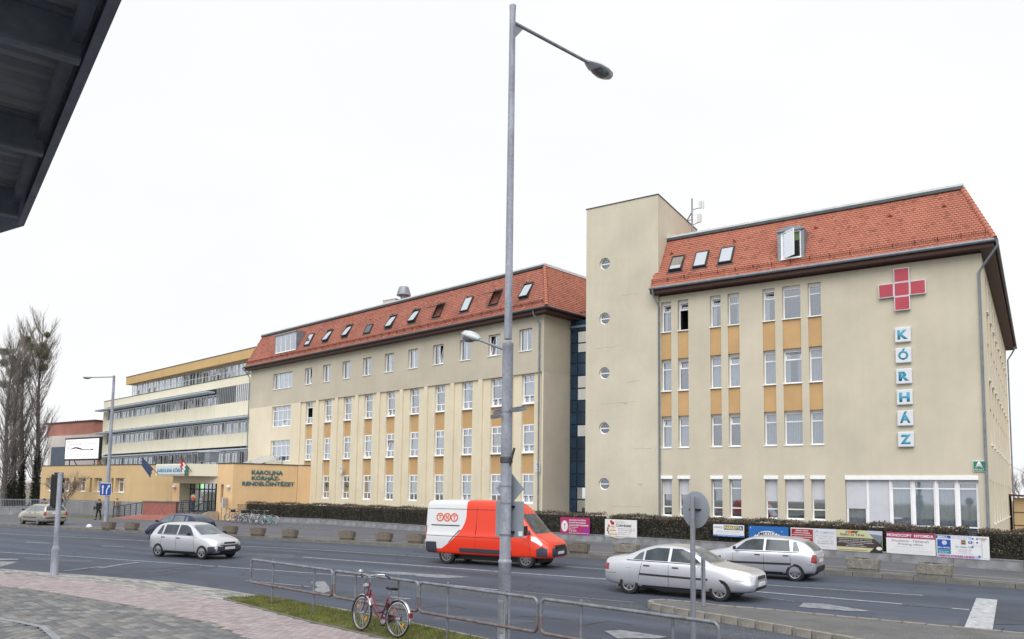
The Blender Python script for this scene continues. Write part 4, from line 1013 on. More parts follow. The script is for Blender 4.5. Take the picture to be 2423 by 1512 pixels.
# doors
zl = .76
Fd = Frame((j2.x, 43.5, 0), 0); dw = PY(510, 1180, 43.5).x-j2.x
dr = MB(); zt_d = 3.55
for x in (0, dw*.17, dw*.36, dw*.56, dw*.72, dw*.86, dw): dr.box(x-.045, x+.045, -.04, .04, zl, zt_d)
for z in (zl+.04, 2.75, zt_d-.04): dr.box(.05, dw-.05, -.035, .035, z-.05, z+.05)
dro = dr.build('door_frame', navy, PV); dro.location = (Fd.o.x, 43.5, 0)
for a, b in zip((0, .17, .36, .56, .72, .86), (.17, .36, .56, .72, .86, 1)):
    for z0, z1 in ((zl+.09, 2.7), (2.8, zt_d-.09)): MB().box(a*dw+.05, b*dw-.05, -.01, .01, z0, z1).build('pane', glass, dro)
MB().box(.0, dw, 1.6, 1.65, zl, zt_d).build('hall', mat('hall_wall', S(104, 96, 84), .9, var=.15, vs=1), dro)
MB().box(dw*.2, dw*.42, .3, .32, 2.85, 3.2).build('lit_sign', emis('green_light', S(90, 230, 90), 1.6), dro)
MB().box(dw*.44, dw*.7, .03, .035, 2.0, 2.15).build('door_sticker', mat('orange_sticker', S(232, 96, 50), .6), dro)
MB().box(dw*.4, dw*.5, -.045, -.041, 1.5, 1.95).build('door_notice', sign_w, dro)
MB().box(j2.x-.1, e1_.x+.6, 42.35, 46, 4.0, 4.05).build('lobby_ceiling', cream, PV)
MB().box(j2.x-.05, j2.x, 42.4, 43.9, zl, 4).build('door_reveal', cream, PV); MB().box(e1_.x+.05, e1_.x+.1, 42.4, 44.5, zl, 4).build('door_reveal', cream, PV)
# canopy over the door
La = PY(369, 1110, 40.4); Lb = PY(447, 1110, 40.4); Lc = PY(515.5, 1110, 42.3)
za_, zb_ = PY(452, 1097, 40.5).z, PY(452, 1126, 40.5).z
MB().prism([(La.x, La.y), (Lb.x, Lb.y), (Lc.x, Lc.y), (Lc.x, 43.4), (La.x, 43.4)], zb_, za_).build('canopy', creamC, PV)
MB().prism([(j2.x-.3, 41.9), (Lc.x-.1, 42.32), (Lc.x-.1, 43.4), (j2.x-.3, 43.4)], zb_-.62, zb_-.002).build('canopy_beam', cream, PV)
MB().box(La.x+.25, Lb.x-.15, 40.3, 40.38, zb_+.12, za_-.12).build('sign_box', flash, PV, bevel=.01)
text('KAROLINA KÓRHÁZ', Lb.x-La.x-.7, .42, T((La.x+.42, 40.29, zb_+.32)), sky_blue, PV, .012, bold=.02)
for x, y, Y in ((427, 1162, 43.15), (486+46, 1162, 42.25)):
    p = PY(x if x < 500 else 541.5 if x > 530 else x, 1145, Y)
for px_, Y in ((411.5, 43.05), (540, 42.2)):
    p = PY(px_, 1152.5, Y); bm = MB().lathe([(0, -.18), (.12, -.14), (.18, 0), (.12, .14), (0, .18)], 12).build('wall_lamp', sign_w, PV, smooth=True); bm.location = p
# landing, steps, cheek wall
MB().prism([(j2.x-.3, 43.4), (j2.x-.3, 41.2), (e1_.x+.2, 41.2), (e1_.x+.2, 43.4)], .1, zl).build('landing', kerb_m, PV)
step_m = mat('sandstone_step', S(190, 178, 158), .9, var=.08, vs=3)
for i in range(4):
    MB().box(j2.x-.2, e1_.x+.2+i*.06, 41.2-(i+1)*.36, 41.2-i*.36-.002, .1, zl-(i+1)*.15).build('step', step_m, PV)
MB().prism([(39.6, .1), (41.3, zl+.12), (42.2, zl+.12), (42.2, .1)], e1_.x+.3, e1_.x+.55, ax='x').build('cheek_wall', step_m, PV)
# brick ramp with its parapet
RP = thing('access_ramp', 'red brick access ramp with pale capped parapet beside the entrance steps', 'ramp', (0, 0, 0))
ra, rb = PY(338, 1200, 38.4), PY(416, 1200, 38.9)
MB().prism([(ra.x, 38.4), (rb.x, 38.9), (rb.x, 39.15), (ra.x, 38.65)], .48, 1.62).build('parapet', brick_red, RP)
MB().prism([(ra.x-.05, 38.35), (rb.x+.05, 38.85), (rb.x+.05, 39.2), (ra.x-.05, 38.7)], 1.622, 1.71).build('coping', kerb_m, RP)
rp0 = PY(271, 1224, 38.0)
MB().add([(rp0.x, 37.6, .15), (rb.x+.3, 37.7, .15), (rb.x+.3, 37.95, .55), (ra.x, 37.9, .5), (rp0.x, 39.9, .16), (rb.x+.3, 40.6, .15), (rb.x+.3, 40.6, .76), (ra.x, 40.2, .55)],
    [(0, 1, 2, 3), (0, 3, 7, 4), (3, 2, 6, 7), (1, 5, 6, 2), (4, 7, 6, 5)]).build('ramp_slab', brick_red, RP)
def railing(name, label, pts, hgt, npost, mt=navy, bars=5, r=.035):
    t = thing(name, label, 'railing', (pts[0][0], pts[0][1], 0)); o = V((pts[0][0], pts[0][1], 0))
    P = [V(p)-o for p in pts]
    for a, b in zip(P, P[1:]):
        for k in range(npost+1):
            if k == 0 and a is not P[0]: continue
            p = a.lerp(b, k/npost); MB().tube([p, p+V((0, 0, hgt))], r, 8).build('post', mt, t, smooth=True)
        MB().tube([a+V((0, 0, hgt)), b+V((0, 0, hgt))], r, 8).build('handrail', mt, t, smooth=True)
        for k in range(bars): MB().tube([a+V((0, 0, hgt*(k+1)/(bars+1))), b+V((0, 0, hgt*(k+1)/(bars+1)))], .012, 6).build('rail', mt, t)
    return t
railing('ramp_railing', 'dark blue railing climbing the left of the brick ramp', [(rp0.x+.2, 37.75, .15), (ra.x-.05, 38.35, .55)], 1.0, 5)
railing('ramp_railing', 'dark blue railing between the brick parapet and the orange vested man', [(rb.x+.1, 38.9, .6), (rb.x+1.1, 39.4, .6), (j2.x-.2, 41.3, .6)], 1.05, 2)
railing('steps_railing', 'dark blue railing on the right of the entrance steps', [(j2.x+2.1, 41.25, zl), (e1_.x+.4, 41.2, zl), (e1_.x+.6, 39.4, .15)], .98, 2)
# rooftop unit, glass lean-to
t = thing('rooftop_unit', 'small grey louvred rooftop unit behind the entrance canopy', 'rooftop unit', PY(493, 1085, 46))
MB().box(-.9, .9, -.5, .5, -.3, .62).build('housing', zinc, t); MB().box(-.97, .97, -.57, .57, .62, .7).build('lid', flash, t)
for i in range(6): MB().box(-.85, .1, -.53, -.505, -.2+i*.13, -.12+i*.13).build('louvre', gutter_m, t)
t = thing('glass_lean_to', 'small glazed lean to roof rising behind the lettered wall', 'lean to', FB.M @ V((-34, -.1, 4.95)), rB)
MB().add([(-2.6, -2.6, 0), (1.4, -2.6, 0), (1.4, 0, 1.0), (-2.6, 0, 1.0), (-2.6, -2.6, .06), (1.4, -2.6, .06), (1.4, 0, 1.06), (-2.6, 0, 1.06)], [(3, 2, 1, 0), (4, 5, 6, 7), (0, 1, 5, 4), (1, 2, 6, 5), (2, 3, 7, 6), (3, 0, 4, 7)]).build('glass_roof', glass_s, t)
MB().prism([(-2.6, 0), (0, 0), (0, 1.0)], 1.3, 1.36, ax='x').build('gable_pane', glass_s, t)
for i in range(6): MB().box(-2.6+i*.78, -2.54+i*.78, -.03, .03, 0, .04, M=T((0, -1.3, .53)) @ Mx.Rotation(atan2(1, 2.6), 4, 'X') @ Mx.Diagonal((1, 46, 1, 1))).build('glazing_bar', white, t)
# notice board
p = G(524.5, 1232, .15); q = G(545, 1228, .15)
t = thing('notice_board', 'white notice board on two posts beside the entrance steps', 'notice board', (p.x, p.y, .15), atan2(q.y-p.y, q.x-p.x)-.25)
MB().box(-.05, .95, -.03, .03, 1.05, 1.95).build('board', sign_w, t, bevel=.01)
for x in (.0, .9): MB().box(x-.03, x+.03, .035, .08, 0, 1.95).build('post', galv, t)
MB().box(.3, .88, -.036, -.031, 1.2, 1.85).build('poster', mat('pale_poster', S(206, 208, 212), .6, var=.15, vs=9), t); MB().box(.05, .2, -.036, -.031, 1.25, 1.8).build('poster', mat('rose_poster', S(190, 120, 120), .6, var=.2, vs=14, col2=S(220, 220, 220)), t)

# ------------------------------------------------------------------ low wall, iron fence, hedge, banners
WP = [(-57.2, 42.6), (-47.4, 43.5), (-34.5, 40.7), (-20.2, 39.2), (-7.76, 37.22), (-.71, 35.35), (7, 33.2)]
WPv = [V((x, y, 0)) for x, y in WP]
wt = thing('low_wall', 'long low concrete wall carrying the iron fence', 'wall', (0, 0, 0))
for a, b in zip(WPv, WPv[1:]):
    L_ = (b-a).length; n = max(1, round(L_/2.5)); an = atan2(b.y-a.y, b.x-a.x)
    for i in range(n):
        o = MB().box(.006, L_/n-.006, 0, .28, .1, .52+U(-.004, .004)).box(.004, L_/n-.004, -.02, .30, .522, .56).build('wall_block', conc, wt)
        p = a.lerp(b, i/n); o.matrix_local = T(p) @ Mx.Rotation(an, 4, 'Z')
ft = thing('iron_fence', 'dark iron bar fence standing on the low concrete wall', 'fence', (0, 0, 0))
for a, b in zip(WPv, WPv[1:]):
    L_ = (b-a).length; an = atan2(b.y-a.y, b.x-a.x); M_ = T(a) @ Mx.Rotation(an, 4, 'Z') @ T((0, .14, 0))
    n = round(L_/2.5)
    for i in range(n+1):
        o = MB().box(-.03, .03, -.03, .03, .55, 1.56).build('post', ironm, ft); o.matrix_local = M_ @ T((L_*i/n, 0, 0))
        if i < n:
            g = MB(); l0, l1 = L_*i/n+.03, L_*(i+1)/n-.03
            g.box(l0, l1, -.015, .015, 1.48, 1.51); g.box(l0, l1, -.015, .015, .62, .65)
            x = l0+.1
            while x < l1: g.box(x-.007, x+.007, -.007, .007, .65, 1.48); x += .125
            o = g.build('fence_panel', ironm, ft, kind='stuff'); o.matrix_local = M_
def hitW(x, y, off=0.):
    for a, b in zip(WPv, WPv[1:]):
        t_ = (b-a).normalized(); n = V((-t_.y, t_.x, 0)); p = PN(x, y, n, a+n*off); s = (p-a).dot(t_)
        if -.02 <= s <= (b-a).length+.02: return p, atan2(t_.y, t_.x)
leafm = [mat('hedge_leaf', S(104, 106, 80), .8, var=.3, vs=4), mat('hedge_leaf_dark', S(74, 78, 60), .8, var=.3, vs=4), mat('hedge_twig', S(134, 118, 106), .9, var=.3, vs=4), mat('hedge_brown', S(108, 94, 86), .9, var=.2, vs=4)]
core_m = mat('hedge_core', S(60, 60, 50), .95, var=.3, vs=4)
def hedge(label, P, h=1.66, w0=.35, w1=1.35, dens=420):
    t = thing('hedge', label, 'hedge', (P[0].x, P[0].y, .15), group=None); o = P[0]; core = MB(); lf = MB()
    for a, b in zip(P, P[1:]):
        t_ = (b-a).normalized(); n = V((-t_.y, t_.x, 0)); L_ = (b-a).length; M_ = T((a.x-o.x, a.y-o.y, 0)) @ Mx.Rotation(atan2(t_.y, t_.x), 4, 'Z')
        core.box(.05, L_-.05, w0+.08, w1-.08, .1, h-.15-.1, M=M_)
        N_ = int(L_*dens)
        for i in range(N_):
            x = U(0, L_); r = rnd(); hh = h+.05*sin(x*1.7+a.x)+.03*sin(x*5.1)-.15
            if r < .5: y, z, top = U(w0-.05, w0+.12), U(.1, hh), False
            elif r < .95: y, z, top = U(w0-.04, w1), hh+random.gauss(0, .035), True
            else: y, z, top = U(w0, w1), hh+U(.02, .12), True
            s = U(.03, .065); q = V((U(-1, 1), U(-1, 1), U(-1, 1))).normalized(); r_ = q.cross(V((U(-1, 1), U(-1, 1), U(-1, 1)))).normalized()
            if top and rnd() < .5: q = V((U(-.4, .4), U(-.4, .4), 1)).normalized(); s *= 1.5; r_ = r_*.25
            c = M_ @ V((x, y, z)); 
            k = random.choice((2, 2, 3, 3, 0)) if top else random.choice((0, 0, 1, 1, 1, 2))
            lf.add([c-q*s-r_*s*.5, c-q*s*.2+r_*s*.6, c+q*s, c-r_*s*.6], [(0, 1, 2, 3)], k)
        for e_ in (0, L_):
            for i in range(420):
                y, z = U(w0, w1), U(.1, h-.15); s = U(.02, .05); c = M_ @ V((e_+U(-.06, .06), y, z)); q = V((U(-1, 1), U(-1, 1), U(-1, 1))).normalized(); r_ = q.cross(V((1, .3, .2))).normalized()
                lf.add([c-q*s, c+r_*s*.6, c+q*s, c-r_*s*.6], [(0, 1, 2, 3)], random.choice((0, 1, 2)))
    core.build('hedge_core', core_m, t); lf.build('foliage', leafm, t, kind='stuff')
gl_, gr_ = hitW(1407, 1240)[0], hitW(1433, 1240)[0]; g2l, g2r = hitW(2268, 1260)[0], hitW(2300, 1262)[0]
hedge('clipped brown hedge behind the fence from the bicycles to the gap at the tower', [V((-56.3, 42.75, 0))]+WPv[1:3]+[V((gl_.x, gl_.y, 0))], dens=620)
hedge('clipped brown hedge behind the banners under the beige wing', [V((gr_.x, gr_.y, 0)), WPv[3], WPv[4], V((g2l.x, g2l.y, 0))] if gr_.x < -20.2 else [V((gr_.x, gr_.y, 0)), WPv[4], V((g2l.x, g2l.y, 0))], dens=1100, h=1.62)
hedge('short hedge piece at the far right behind the last banner', [V((g2r.x, g2r.y, 0)), WPv[5], WPv[6]], dens=1100, h=1.6)

pr = lambda n, c, **k: mat(n, S(*c), .6, var=k.get('var', .03), vs=k.get('vs', 3))
def banner(label, xl_, yt, yb, xr_, col, prints):
    a, an = hitW(xl_, (yt+yb)/2, -.02); b, _ = hitW(xr_, (yt+yb)/2, -.02)
    zt = hitW(xl_, yt, -.02)[0].z; zb = hitW(xl_, yb, -.02)[0].z; W_ = (V((b.x, b.y, 0))-V((a.x, a.y, 0))).length; H_ = zt-zb
    an = atan2(b.y-a.y, b.x-a.x)
    t = thing('banner', label, 'banner', (a.x, a.y, zb), an, 'advertising boards on the fence')
    MB().box(0, W_, 0, .03, 0, H_).build('board', col, t)
    k = 0
    for p in prints:
        k += 1
        if p[0] == 't':     # text: s, x, y, w, h (fractions), mat
            _, s, x, y, w_, h_, m_ = p[:7]; text(s, w_*W_, h_*H_, T((x*W_, -.002-.0006*k, y*H_)), m_, t, 0, bold=p[7] if len(p) > 7 else .02, shear=p[8] if len(p) > 8 else 0)
        elif p[0] == 'r':
            _, x, y, w_, h_, m_ = p; MB().box(x*W_, (x+w_)*W_, -.002-.0006*k, -.0015-.0006*k, y*H_, (y+h_)*H_).build('print', m_, t)
        elif p[0] == 'p':
            _, pts, m_ = p; MB().prism([(x*W_, y*H_) for x, y in pts], -.002-.0006*k, -.0015-.0006*k, ax='y').build('print', m_, t)
        elif p[0] == 'e':
            _, x, y, rx, ry, m_ = p[:6]; a0, a1 = (p[6], p[7]) if len(p) > 6 else (0, 2*pi)
            MB().prism([(x*W_+rx*W_*cos(a0+(a1-a0)*i/24), y*H_+ry*H_*sin(a0+(a1-a0)*i/24)) for i in range(25 if len(p) > 6 else 24)], -.002-.0006*k, -.0015-.0006*k, ax='y').build('print', m_, t)
        elif p[0] == 'o':   # ring
            _, x, y, rx, ry, wd, m_ = p; n = 32; vs = []; yy = -.002-.0006*k
            for i in range(n):
                c, s_ = cos(2*pi*i/n), sin(2*pi*i/n); vs += [(x*W_+rx*W_*c, yy, y*H_+ry*H_*s_), (x*W_+(rx-wd)*W_*c, yy, y*H_+(ry-wd)*H_*s_)]
            MB().add(vs, [(2*i, (2*i+2) % (2*n), (2*i+3) % (2*n), 2*i+1) for i in range(n)]).build('print', m_, t)
    return t
pw, pk, pg = pr('print_white', (228, 230, 232), var=.01), blackp, pr('print_grey', (150, 152, 160))
pmag, pmag2, predd = pr('print_magenta', (172, 40, 100)), pr('print_violet', (160, 44, 140)), pr('print_dark_red', (158, 36, 52))
pblu, pyel, pcake, pred = pr('print_blue', (34, 106, 182)), pr('print_yellow', (238, 214, 60)), pr('print_cream', (232, 220, 196)), pr('print_red', (176, 34, 44))
polv, pbrn, plil, pnav = pr('print_pale_green', (204, 202, 160)), pr('print_brown', (72, 60, 56)), pr('print_lilac', (176, 190, 226)), pr('print_navy', (24, 40, 96))
pcyan = pr('print_teal', (34, 140, 160))
banner('magenta board with white text and oval emblem', 1325.9, 1223.3, 1263, 1395.3, pmag, [
    ('p', [(.55, 0), (1, .0), (1, .62), (.8, .3)], pmag2), ('e', .15, .48, .115, .33, pw), ('o', .15, .48, .10, .29, .01, pg), ('r', .145, .3, .02, .3, predd), ('r', .12, .56, .06, .05, predd),
    ('t', 'ZÁLOGHITEL FOLYÓSÍTÁSA', .3, .80, .58, .1, pw, .03), ('t', 'KEDVEZŐ FELTÉTELEKKEL', .3, .66, .58, .1, pw, .03), ('t', 'ARANY ÉS EZÜST ÉKSZEREKRE', .3, .51, .66, .1, pw, .03),
    ('t', 'Mosonmagyaróvár', .3, .39, .32, .08, pw), ('t', 'Magyar u. 8.', .3, .28, .22, .08, pw), ('t', 'Tel: 96 579 020', .3, .17, .26, .08, pw), ('t', 'Nyitva tartás: hétfőtől-péntekig 9-16-ig', .3, .05, .66, .07, pw)])
banner('white board picturing a tiered wedding cake with red flowers', 1431.4, 1228.1, 1269.1, 1506.6, pw, [
    ('o', .45, .45, .40, .52, .05, pcake), ('p', [(.10, .14), (.40, .14), (.37, .34), (.13, .34)], pcake), ('r', .1, .14, .3, .035, pred), ('p', [(.15, .36), (.35, .36), (.33, .54), (.17, .54)], pcake), ('r', .15, .36, .2, .03, pred), ('p', [(.18, .56), (.32, .56), (.31, .70), (.19, .70)], pcake), ('r', .18, .56, .14, .03, pred),
    ('e', .25, .78, .055, .1, pred), ('e', .2, .88, .035, .08, pred), ('e', .13, .62, .03, .07, pred), ('e', .10, .48, .025, .05, pk), ('e', .09, .36, .03, .06, pred), ('e', .12, .26, .02, .04, pk),
    ('t', 'Bernáth', .34, .80, .28, .13, pr('print_faint', (204, 204, 204)), .01, .3), ('t', 'Cukrászat', .35, .60, .50, .17, pk, .012, .3), ('t', 'Mártélhúsok, Templom u. 27', .42, .46, .53, .06, pg, .01, .3), ('t', 'Tel: 96/214 482, 20/977 740', .42, .36, .52, .06, pg, .01, .3),
    ('t', 'Jánoshely, Kórház u. 34', .42, .25, .38, .06, pg, .01, .3), ('t', 'Tel: 96/215 194', .42, .15, .26, .06, pg, .01, .3), ('t', 'www.bernathcukraszat.hu', .5, .03, .45, .05, pr('print_faint', (204, 204, 204)), .01)])
banner('small white board with yellow word on a blue field, right of the round sign', 1687.7, 1240, 1268.2, 1760.4, pw, [
    ('t', 'GÖNCZ-', .03, .68, .30, .17, pnav, .01), ('r', .35, .57, .62, .36, pr('print_mid_blue', (26, 84, 160))), ('t', 'PARKETTA', .37, .62, .57, .26, pyel, .04), ('t', 'Jánossomorja', .12, .36, .74, .12, pg, .0), ('t', 'Tel.: (96) 227 920  Gyulay u. 10.', .05, .2, .88, .08, pg, .0),
    ('r', 0, 0, 1, .14, pblu), ('t', 'www.gonczparketta.hu', .14, .03, .7, .09, pw, .02)])
banner('blue board with a white arch, half hidden by the grey hatchback', 1771.7, 1243.7, 1288.4, 1865.4, pblu, [
    ('e', .49, .28, .38, .48, pw, 0, pi), ('e', .49, .34, .34, .26, pw, pi, 2*pi), ('e', .49, .28, .24, .28, pblu, 0, pi), ('t', 'AMETISZT', .18, .50, .60, .20, pnav, .02), ('r', .36, .32, .26, .05, pw), ('t', 'SZALON', .3, .16, .38, .14, pnav, .02),
    ('e', .05, .9, .012, .025, pw), ('e', .85, .75, .012, .025, pw)])
banner('narrow dark red board full of centred white text', 1871.2, 1248.1, 1295.5, 1925.4, pw, [
    ('r', .03, .03, .94, .92, predd), ('t', 'GÉPÉSZETI SZERVIZ', .22, .84, .55, .07, pw, .03), ('t', 'HŰTŐGÉP ÉS GÁZSZERELÉS', .16, .73, .68, .07, pw, .03), ('t', 'FŰRDŐSZOBA FELÚJÍTÁS VÍZSZERELÉSSEL', .07, .62, .86, .07, pw, .03), ('t', 'KERTÉSZETI MUNKÁK, GÁZKAZÁNOK', .08, .51, .84, .07, pw, .03), ('t', 'JAVÍTÁSA ÉS SZERELÉSE', .2, .40, .62, .07, pw, .03), ('t', '06 30 9590 093', .3, .2, .44, .08, pw, .03)])
banner('narrow white board with faint grey lettering right of the dark red one', 1926.6, 1250.3, 1298.2, 1979.3, pr('print_offwhite', (216, 218, 224)), [
    ('t', 'CSEMPEHÁZ', .26, .76, .66, .14, pr('print_pale_blue', (150, 170, 196)), .015), ('e', .13, .82, .07, .09, pr('print_pale_blue', (150, 170, 196))), ('e', .13, .79, .045, .06, pr('print_offwhite', (216, 218, 224))), ('t', 'Mosonmagyaróvár,', .08, .62, .8, .06, pg, 0), ('t', 'Engs I. u. 47.', .2, .49, .6, .07, pg, 0), ('t', 'Tel.: 96/204 776', .14, .36, .72, .07, pg, 0), ('t', '06-30/9390 093', .14, .25, .72, .07, pg, 0), ('t', 'AKCIÓ', .34, .1, .34, .07, pr('print_rose', (206, 176, 176)), 0)])
banner('pale green and brown board with slanting grey orange and green stripes', 1980, 1252.4, 1301.8, 2087.6, polv, [
    ('p', [(.62, 1), (1, 1), (1, 0), (.72, 0), (.98, .5)], pr('print_sky', (190, 200, 214))), ('p', [(.72, .85), (1, .8), (1, .35), (.9, .5)], pr('print_house', (120, 128, 146))), ('p', [(0, .64), (.82, .64), (.96, .42), (.82, .2), (0, .2)], pbrn), ('p', [(.82, .2), (.96, .42), (1, .4), (1, 0), (.72, 0)], pr('print_dark', (46, 44, 44))), ('p', [(.94, .44), (1, .6), (1, .3)], pr('print_green', (60, 120, 70))), ('e', .93, .2, .06, .08, pw),
    ('p', [(.18, .86), (.23, .97), (.29, .97), (.24, .86)], pg), ('p', [(.24, .86), (.29, .97), (.36, .97), (.31, .86)], pr('print_orange', (220, 120, 50))), ('p', [(.31, .86), (.36, .97), (.43, .97), (.38, .86)], pred), ('p', [(.38, .86), (.43, .97), (.50, .97), (.45, .86)], pr('print_green', (60, 120, 70))),
    ('t', 'Szabó és Társa', .08, .73, .54, .11, pbrn, .01), ('t', 'Családi házak, társasházak, ipari csarnokok,', .04, .55, .76, .05, pw, .01), ('t', 'közművesítés és kert kivitelezések', .06, .47, .72, .05, pw, .01), ('t', 'belső felújítási munkák és külső hőszigetelés', .03, .39, .78, .05, pw, .01), ('t', '-Homlokzati munkák,', .24, .31, .36, .05, pw, .01), ('t', '-Műemléképületek felújítása', .2, .23, .46, .05, pw, .01), ('t', 'www.szaboestarsaepitoipar.hu', .05, .04, .62, .05, pbrn, .01)])
banner('white board with a crimson heading strip along its top', 2097.2, 1257.9, 1308.1, 2213, pw, [
    ('r', 0, .73, 1, .27, pr('print_crimson', (164, 44, 92))), ('t', 'MONOCOPY  NYOMDA', .02, .79, .95, .14, pw, .03), ('t', 'Druckerei - Tláčiáreň', .12, .56, .75, .11, pr('print_plum', (110, 78, 100)), .005), ('t', 'Printing office', .25, .39, .5, .12, pr('print_plum', (110, 78, 100)), .005),
    ('r', .2, .335, .6, .006, pg), ('t', '9200 Mosonmagyaróvár, Ősz u. 4.', .15, .23, .7, .06, pr('print_faint', (204, 204, 204)), 0), ('t', 'Telefon: +36 96/579 108  Fax: +36 96/579 109', .06, .13, .88, .06, pr('print_faint', (204, 204, 204)), 0), ('t', 'info@monocopy.hu   www.monocopy.hu', .12, .04, .76, .05, pr('print_faint', (204, 204, 204)), 0)])
banner('white board with blue square and a small road map, rightmost of all', 2215.7, 1264.9, 1317.5, 2340.7, pw, [
    ('r', 0, .85, .68, .13, plil), ('r', 0, .85, .28, .13, pr('print_royal', (40, 84, 170))), ('t', 'BRILL', .03, .86, .2, .1, pw, .03), ('t', 'DENTAL', .30, .86, .34, .1, pw, .03), ('r', .02, .36, .26, .44, pr('print_royal', (40, 84, 170))), ('e', .16, .66, .05, .1, pr('print_orb', (204, 208, 226))), ('t', 'BRILL DENTAL', .03, .41, .24, .06, pw, .02), ('r', .02, .17, .26, .18, pcyan), ('t', 'fogászati centrum', .04, .25, .2, .04, pw), ('t', 'www.brilldental.hu', .05, .19, .18, .03, pw),
    ('r', 0, .02, .82, .12, plil), ('t', 'VIERTE STRAßE LINKS', .04, .035, .68, .09, pr('print_hot', (186, 34, 104)), .05), ('r', .48, .62, .09, .2, pr('print_photo', (170, 150, 110), var=.2, vs=20)), ('e', .525, .7, .025, .08, pr('print_hair', (70, 34, 26))), ('e', .525, .71, .014, .04, pr('print_face', (214, 160, 130))),
    ('t', 'Dr. Ildikó Tóth', .38, .47, .33, .08, pr('print_steel', (96, 124, 170)), .005), ('t', '+36 96/203 303', .43, .36, .24, .05, pg, 0), ('t', 'Fecske Str. 14.', .43, .28, .23, .05, pg, 0), ('t', 'e-mail: info@brilldental.hu', .38, .2, .34, .04, pg, 0), ('t', 'THERMAL', .80, .88, .17, .05, predd, .01), ('t', 'BAD', .86, .81, .07, .045, predd, .01),
    ('r', .865, .1, .006, .68, pg), ('r', .72, .58, .15, .006, pg), ('r', .72, .58, .004, .2, pg), ('r', .62, .68, .075, .1, pr('print_royal', (40, 84, 170))), ('e', .655, .735, .015, .03, pw), ('r', .69, .86, .03, .06, pr('print_royal', (40, 84, 170))), ('r', .77, .86, .03, .06, pr('print_royal', (40, 84, 170))), ('r', .77, .70, .03, .06, pr('print_royal', (40, 84, 170))), ('r', .68, .52, .03, .06, pr('print_royal', (40, 84, 170))), ('r', .8, .1, .04, .07, pr('print_royal', (40, 84, 170)))])

# ------------------------------------------------------------------ planters along the kerb
plm = [mat('exposed_aggregate', S(140, 137, 128), .95, var=.12, vs=5, bump=.3, bs=60, fine=.4, fs=34), mat('grey_planter', S(124, 115, 104), .95, var=.10, vs=5, bump=.25, bs=50, fine=.2, fs=30)]
pot_soil = mat('pot_soil', S(70, 64, 46), .95, var=.3, vs=12)
def planter_me(kind):
    mb = MB()
    if kind == 'oct':
        def ring(w_, d, c, z): return [(-w_+c, -d, z), (w_-c, -d, z), (w_, -d+c, z), (w_, d-c, z), (w_-c, d, z), (-w_+c, d, z), (-w_, d-c, z), (-w_, -d+c, z)]
        L_ = [ring(.40, .22, .1, 0), ring(.42, .24, .12, .10), ring(.46, .28, .14, .11), ring(.50, .31, .16, .40), ring(.50, .31, .16, .46), ring(.45, .26, .13, .46), ring(.44, .25, .13, .40)]
    else:
        def ring(w_, d, c, z): return [(-w_+c, -d, z), (w_-c, -d, z), (w_, -d+c, z), (w_, d-c, z), (w_-c, d, z), (-w_+c, d, z), (-w_, d-c, z), (-w_, -d+c, z)]
        L_ = [ring(.49, .2, .02, 0), ring(.50, .21, .02, .09), ring(.53, .24, .02, .095), ring(.56, .26, .02, .42), ring(.55, .25, .02, .45), ring(.51, .21, .02, .45), ring(.5, .2, .02, .38)]
    vs = [v for r in L_ for v in r]; fs = []
    for i in range(len(L_)-1):
        for j in range(8): fs.append((i*8+j, i*8+(j+1) % 8, (i+1)*8+(j+1) % 8, (i+1)*8+j))
    fs += [tuple(range(8))[::-1]]
    mb.add(vs, fs); w_, d = (.44, .25) if kind == 'oct' else (.5, .2)
    so = MB().add(L_[-1], [tuple(range(8))]); return mb, so
def tuft(mb, x, y, z, s, n, k=0):
    for i in range(n):
        a = U(0, 6.28); r = U(0, s); q = V((cos(a)*U(.2, .8), sin(a)*U(.2, .8), 1)).normalized()*U(.04, .11); c = V((x+r*cos(a), y+r*sin(a), z)); p = V((-sin(a), cos(a), 0))*.012
        mb.add([c-p, c+p, c+q], [(0, 1, 2)], k)
proto = {}
def planter(kind, px_, py_, label):
    p = G(px_, py_, .15); i = min(range(len(KS)-1), key=lambda i: (KS[i]-p).length); an = atan2(KS[i+1].y-KS[i].y, KS[i+1].x-KS[i].x)
    if kind not in proto:
        t = thing('planter', label, 'planter', (p.x, p.y+.28, .152), an, 'concrete planters along the kerb'); b, s_ = planter_me(kind)
        b.build('trough', plm[1] if kind == 'oct' else plm[0], t); s_.build('soil', pot_soil, t)
        g = MB()
        for _ in range(16): tuft(g, U(-.36, .36), U(-.15, .15), .40, .07, 14)
        g.build('plants', [mat('pot_plant', S(66, 78, 40), .8, var=.3, vs=6)], t, kind='stuff'); proto[kind] = t
    else: dup(proto[kind], (p.x, p.y+.28, .152), an, label)
planter('oct', 246, 1253, 'concrete planter standing round the foot of the left lamp post')
planter('oct', 301, 1255, 'concrete planter just right of the left lamp post, before the ramp')
planter('oct', 535, 1264, 'concrete planter partly behind the bonnet of the silver hatchback')
planter('oct', 600, 1269, 'concrete planter below the lettered wall, first clear of the silver hatchback')
planter('oct', 676, 1274, 'concrete planter below the right end of the lettered wall')
planter('oct', 812, 1278, 'concrete planter after the wide gap, below the bay with the T sign')
planter('oct', 900, 1282, 'concrete planter second left of the red and white van')
planter('oct', 975, 1286, 'concrete planter close to the tail of the red and white van')
planter('oct', 1362, 1311, 'concrete planter half hidden by the nose of the van')
planter('rect', 1477, 1312, 'pebbled planter hidden behind the roof of the silver saloon')
planter('rect', 2040, 1352, 'pebbled planter below the green and brown board, first right of the cars')
planter('rect', 2210, 1366, 'pebbled planter farthest right, below the crimson headed board')
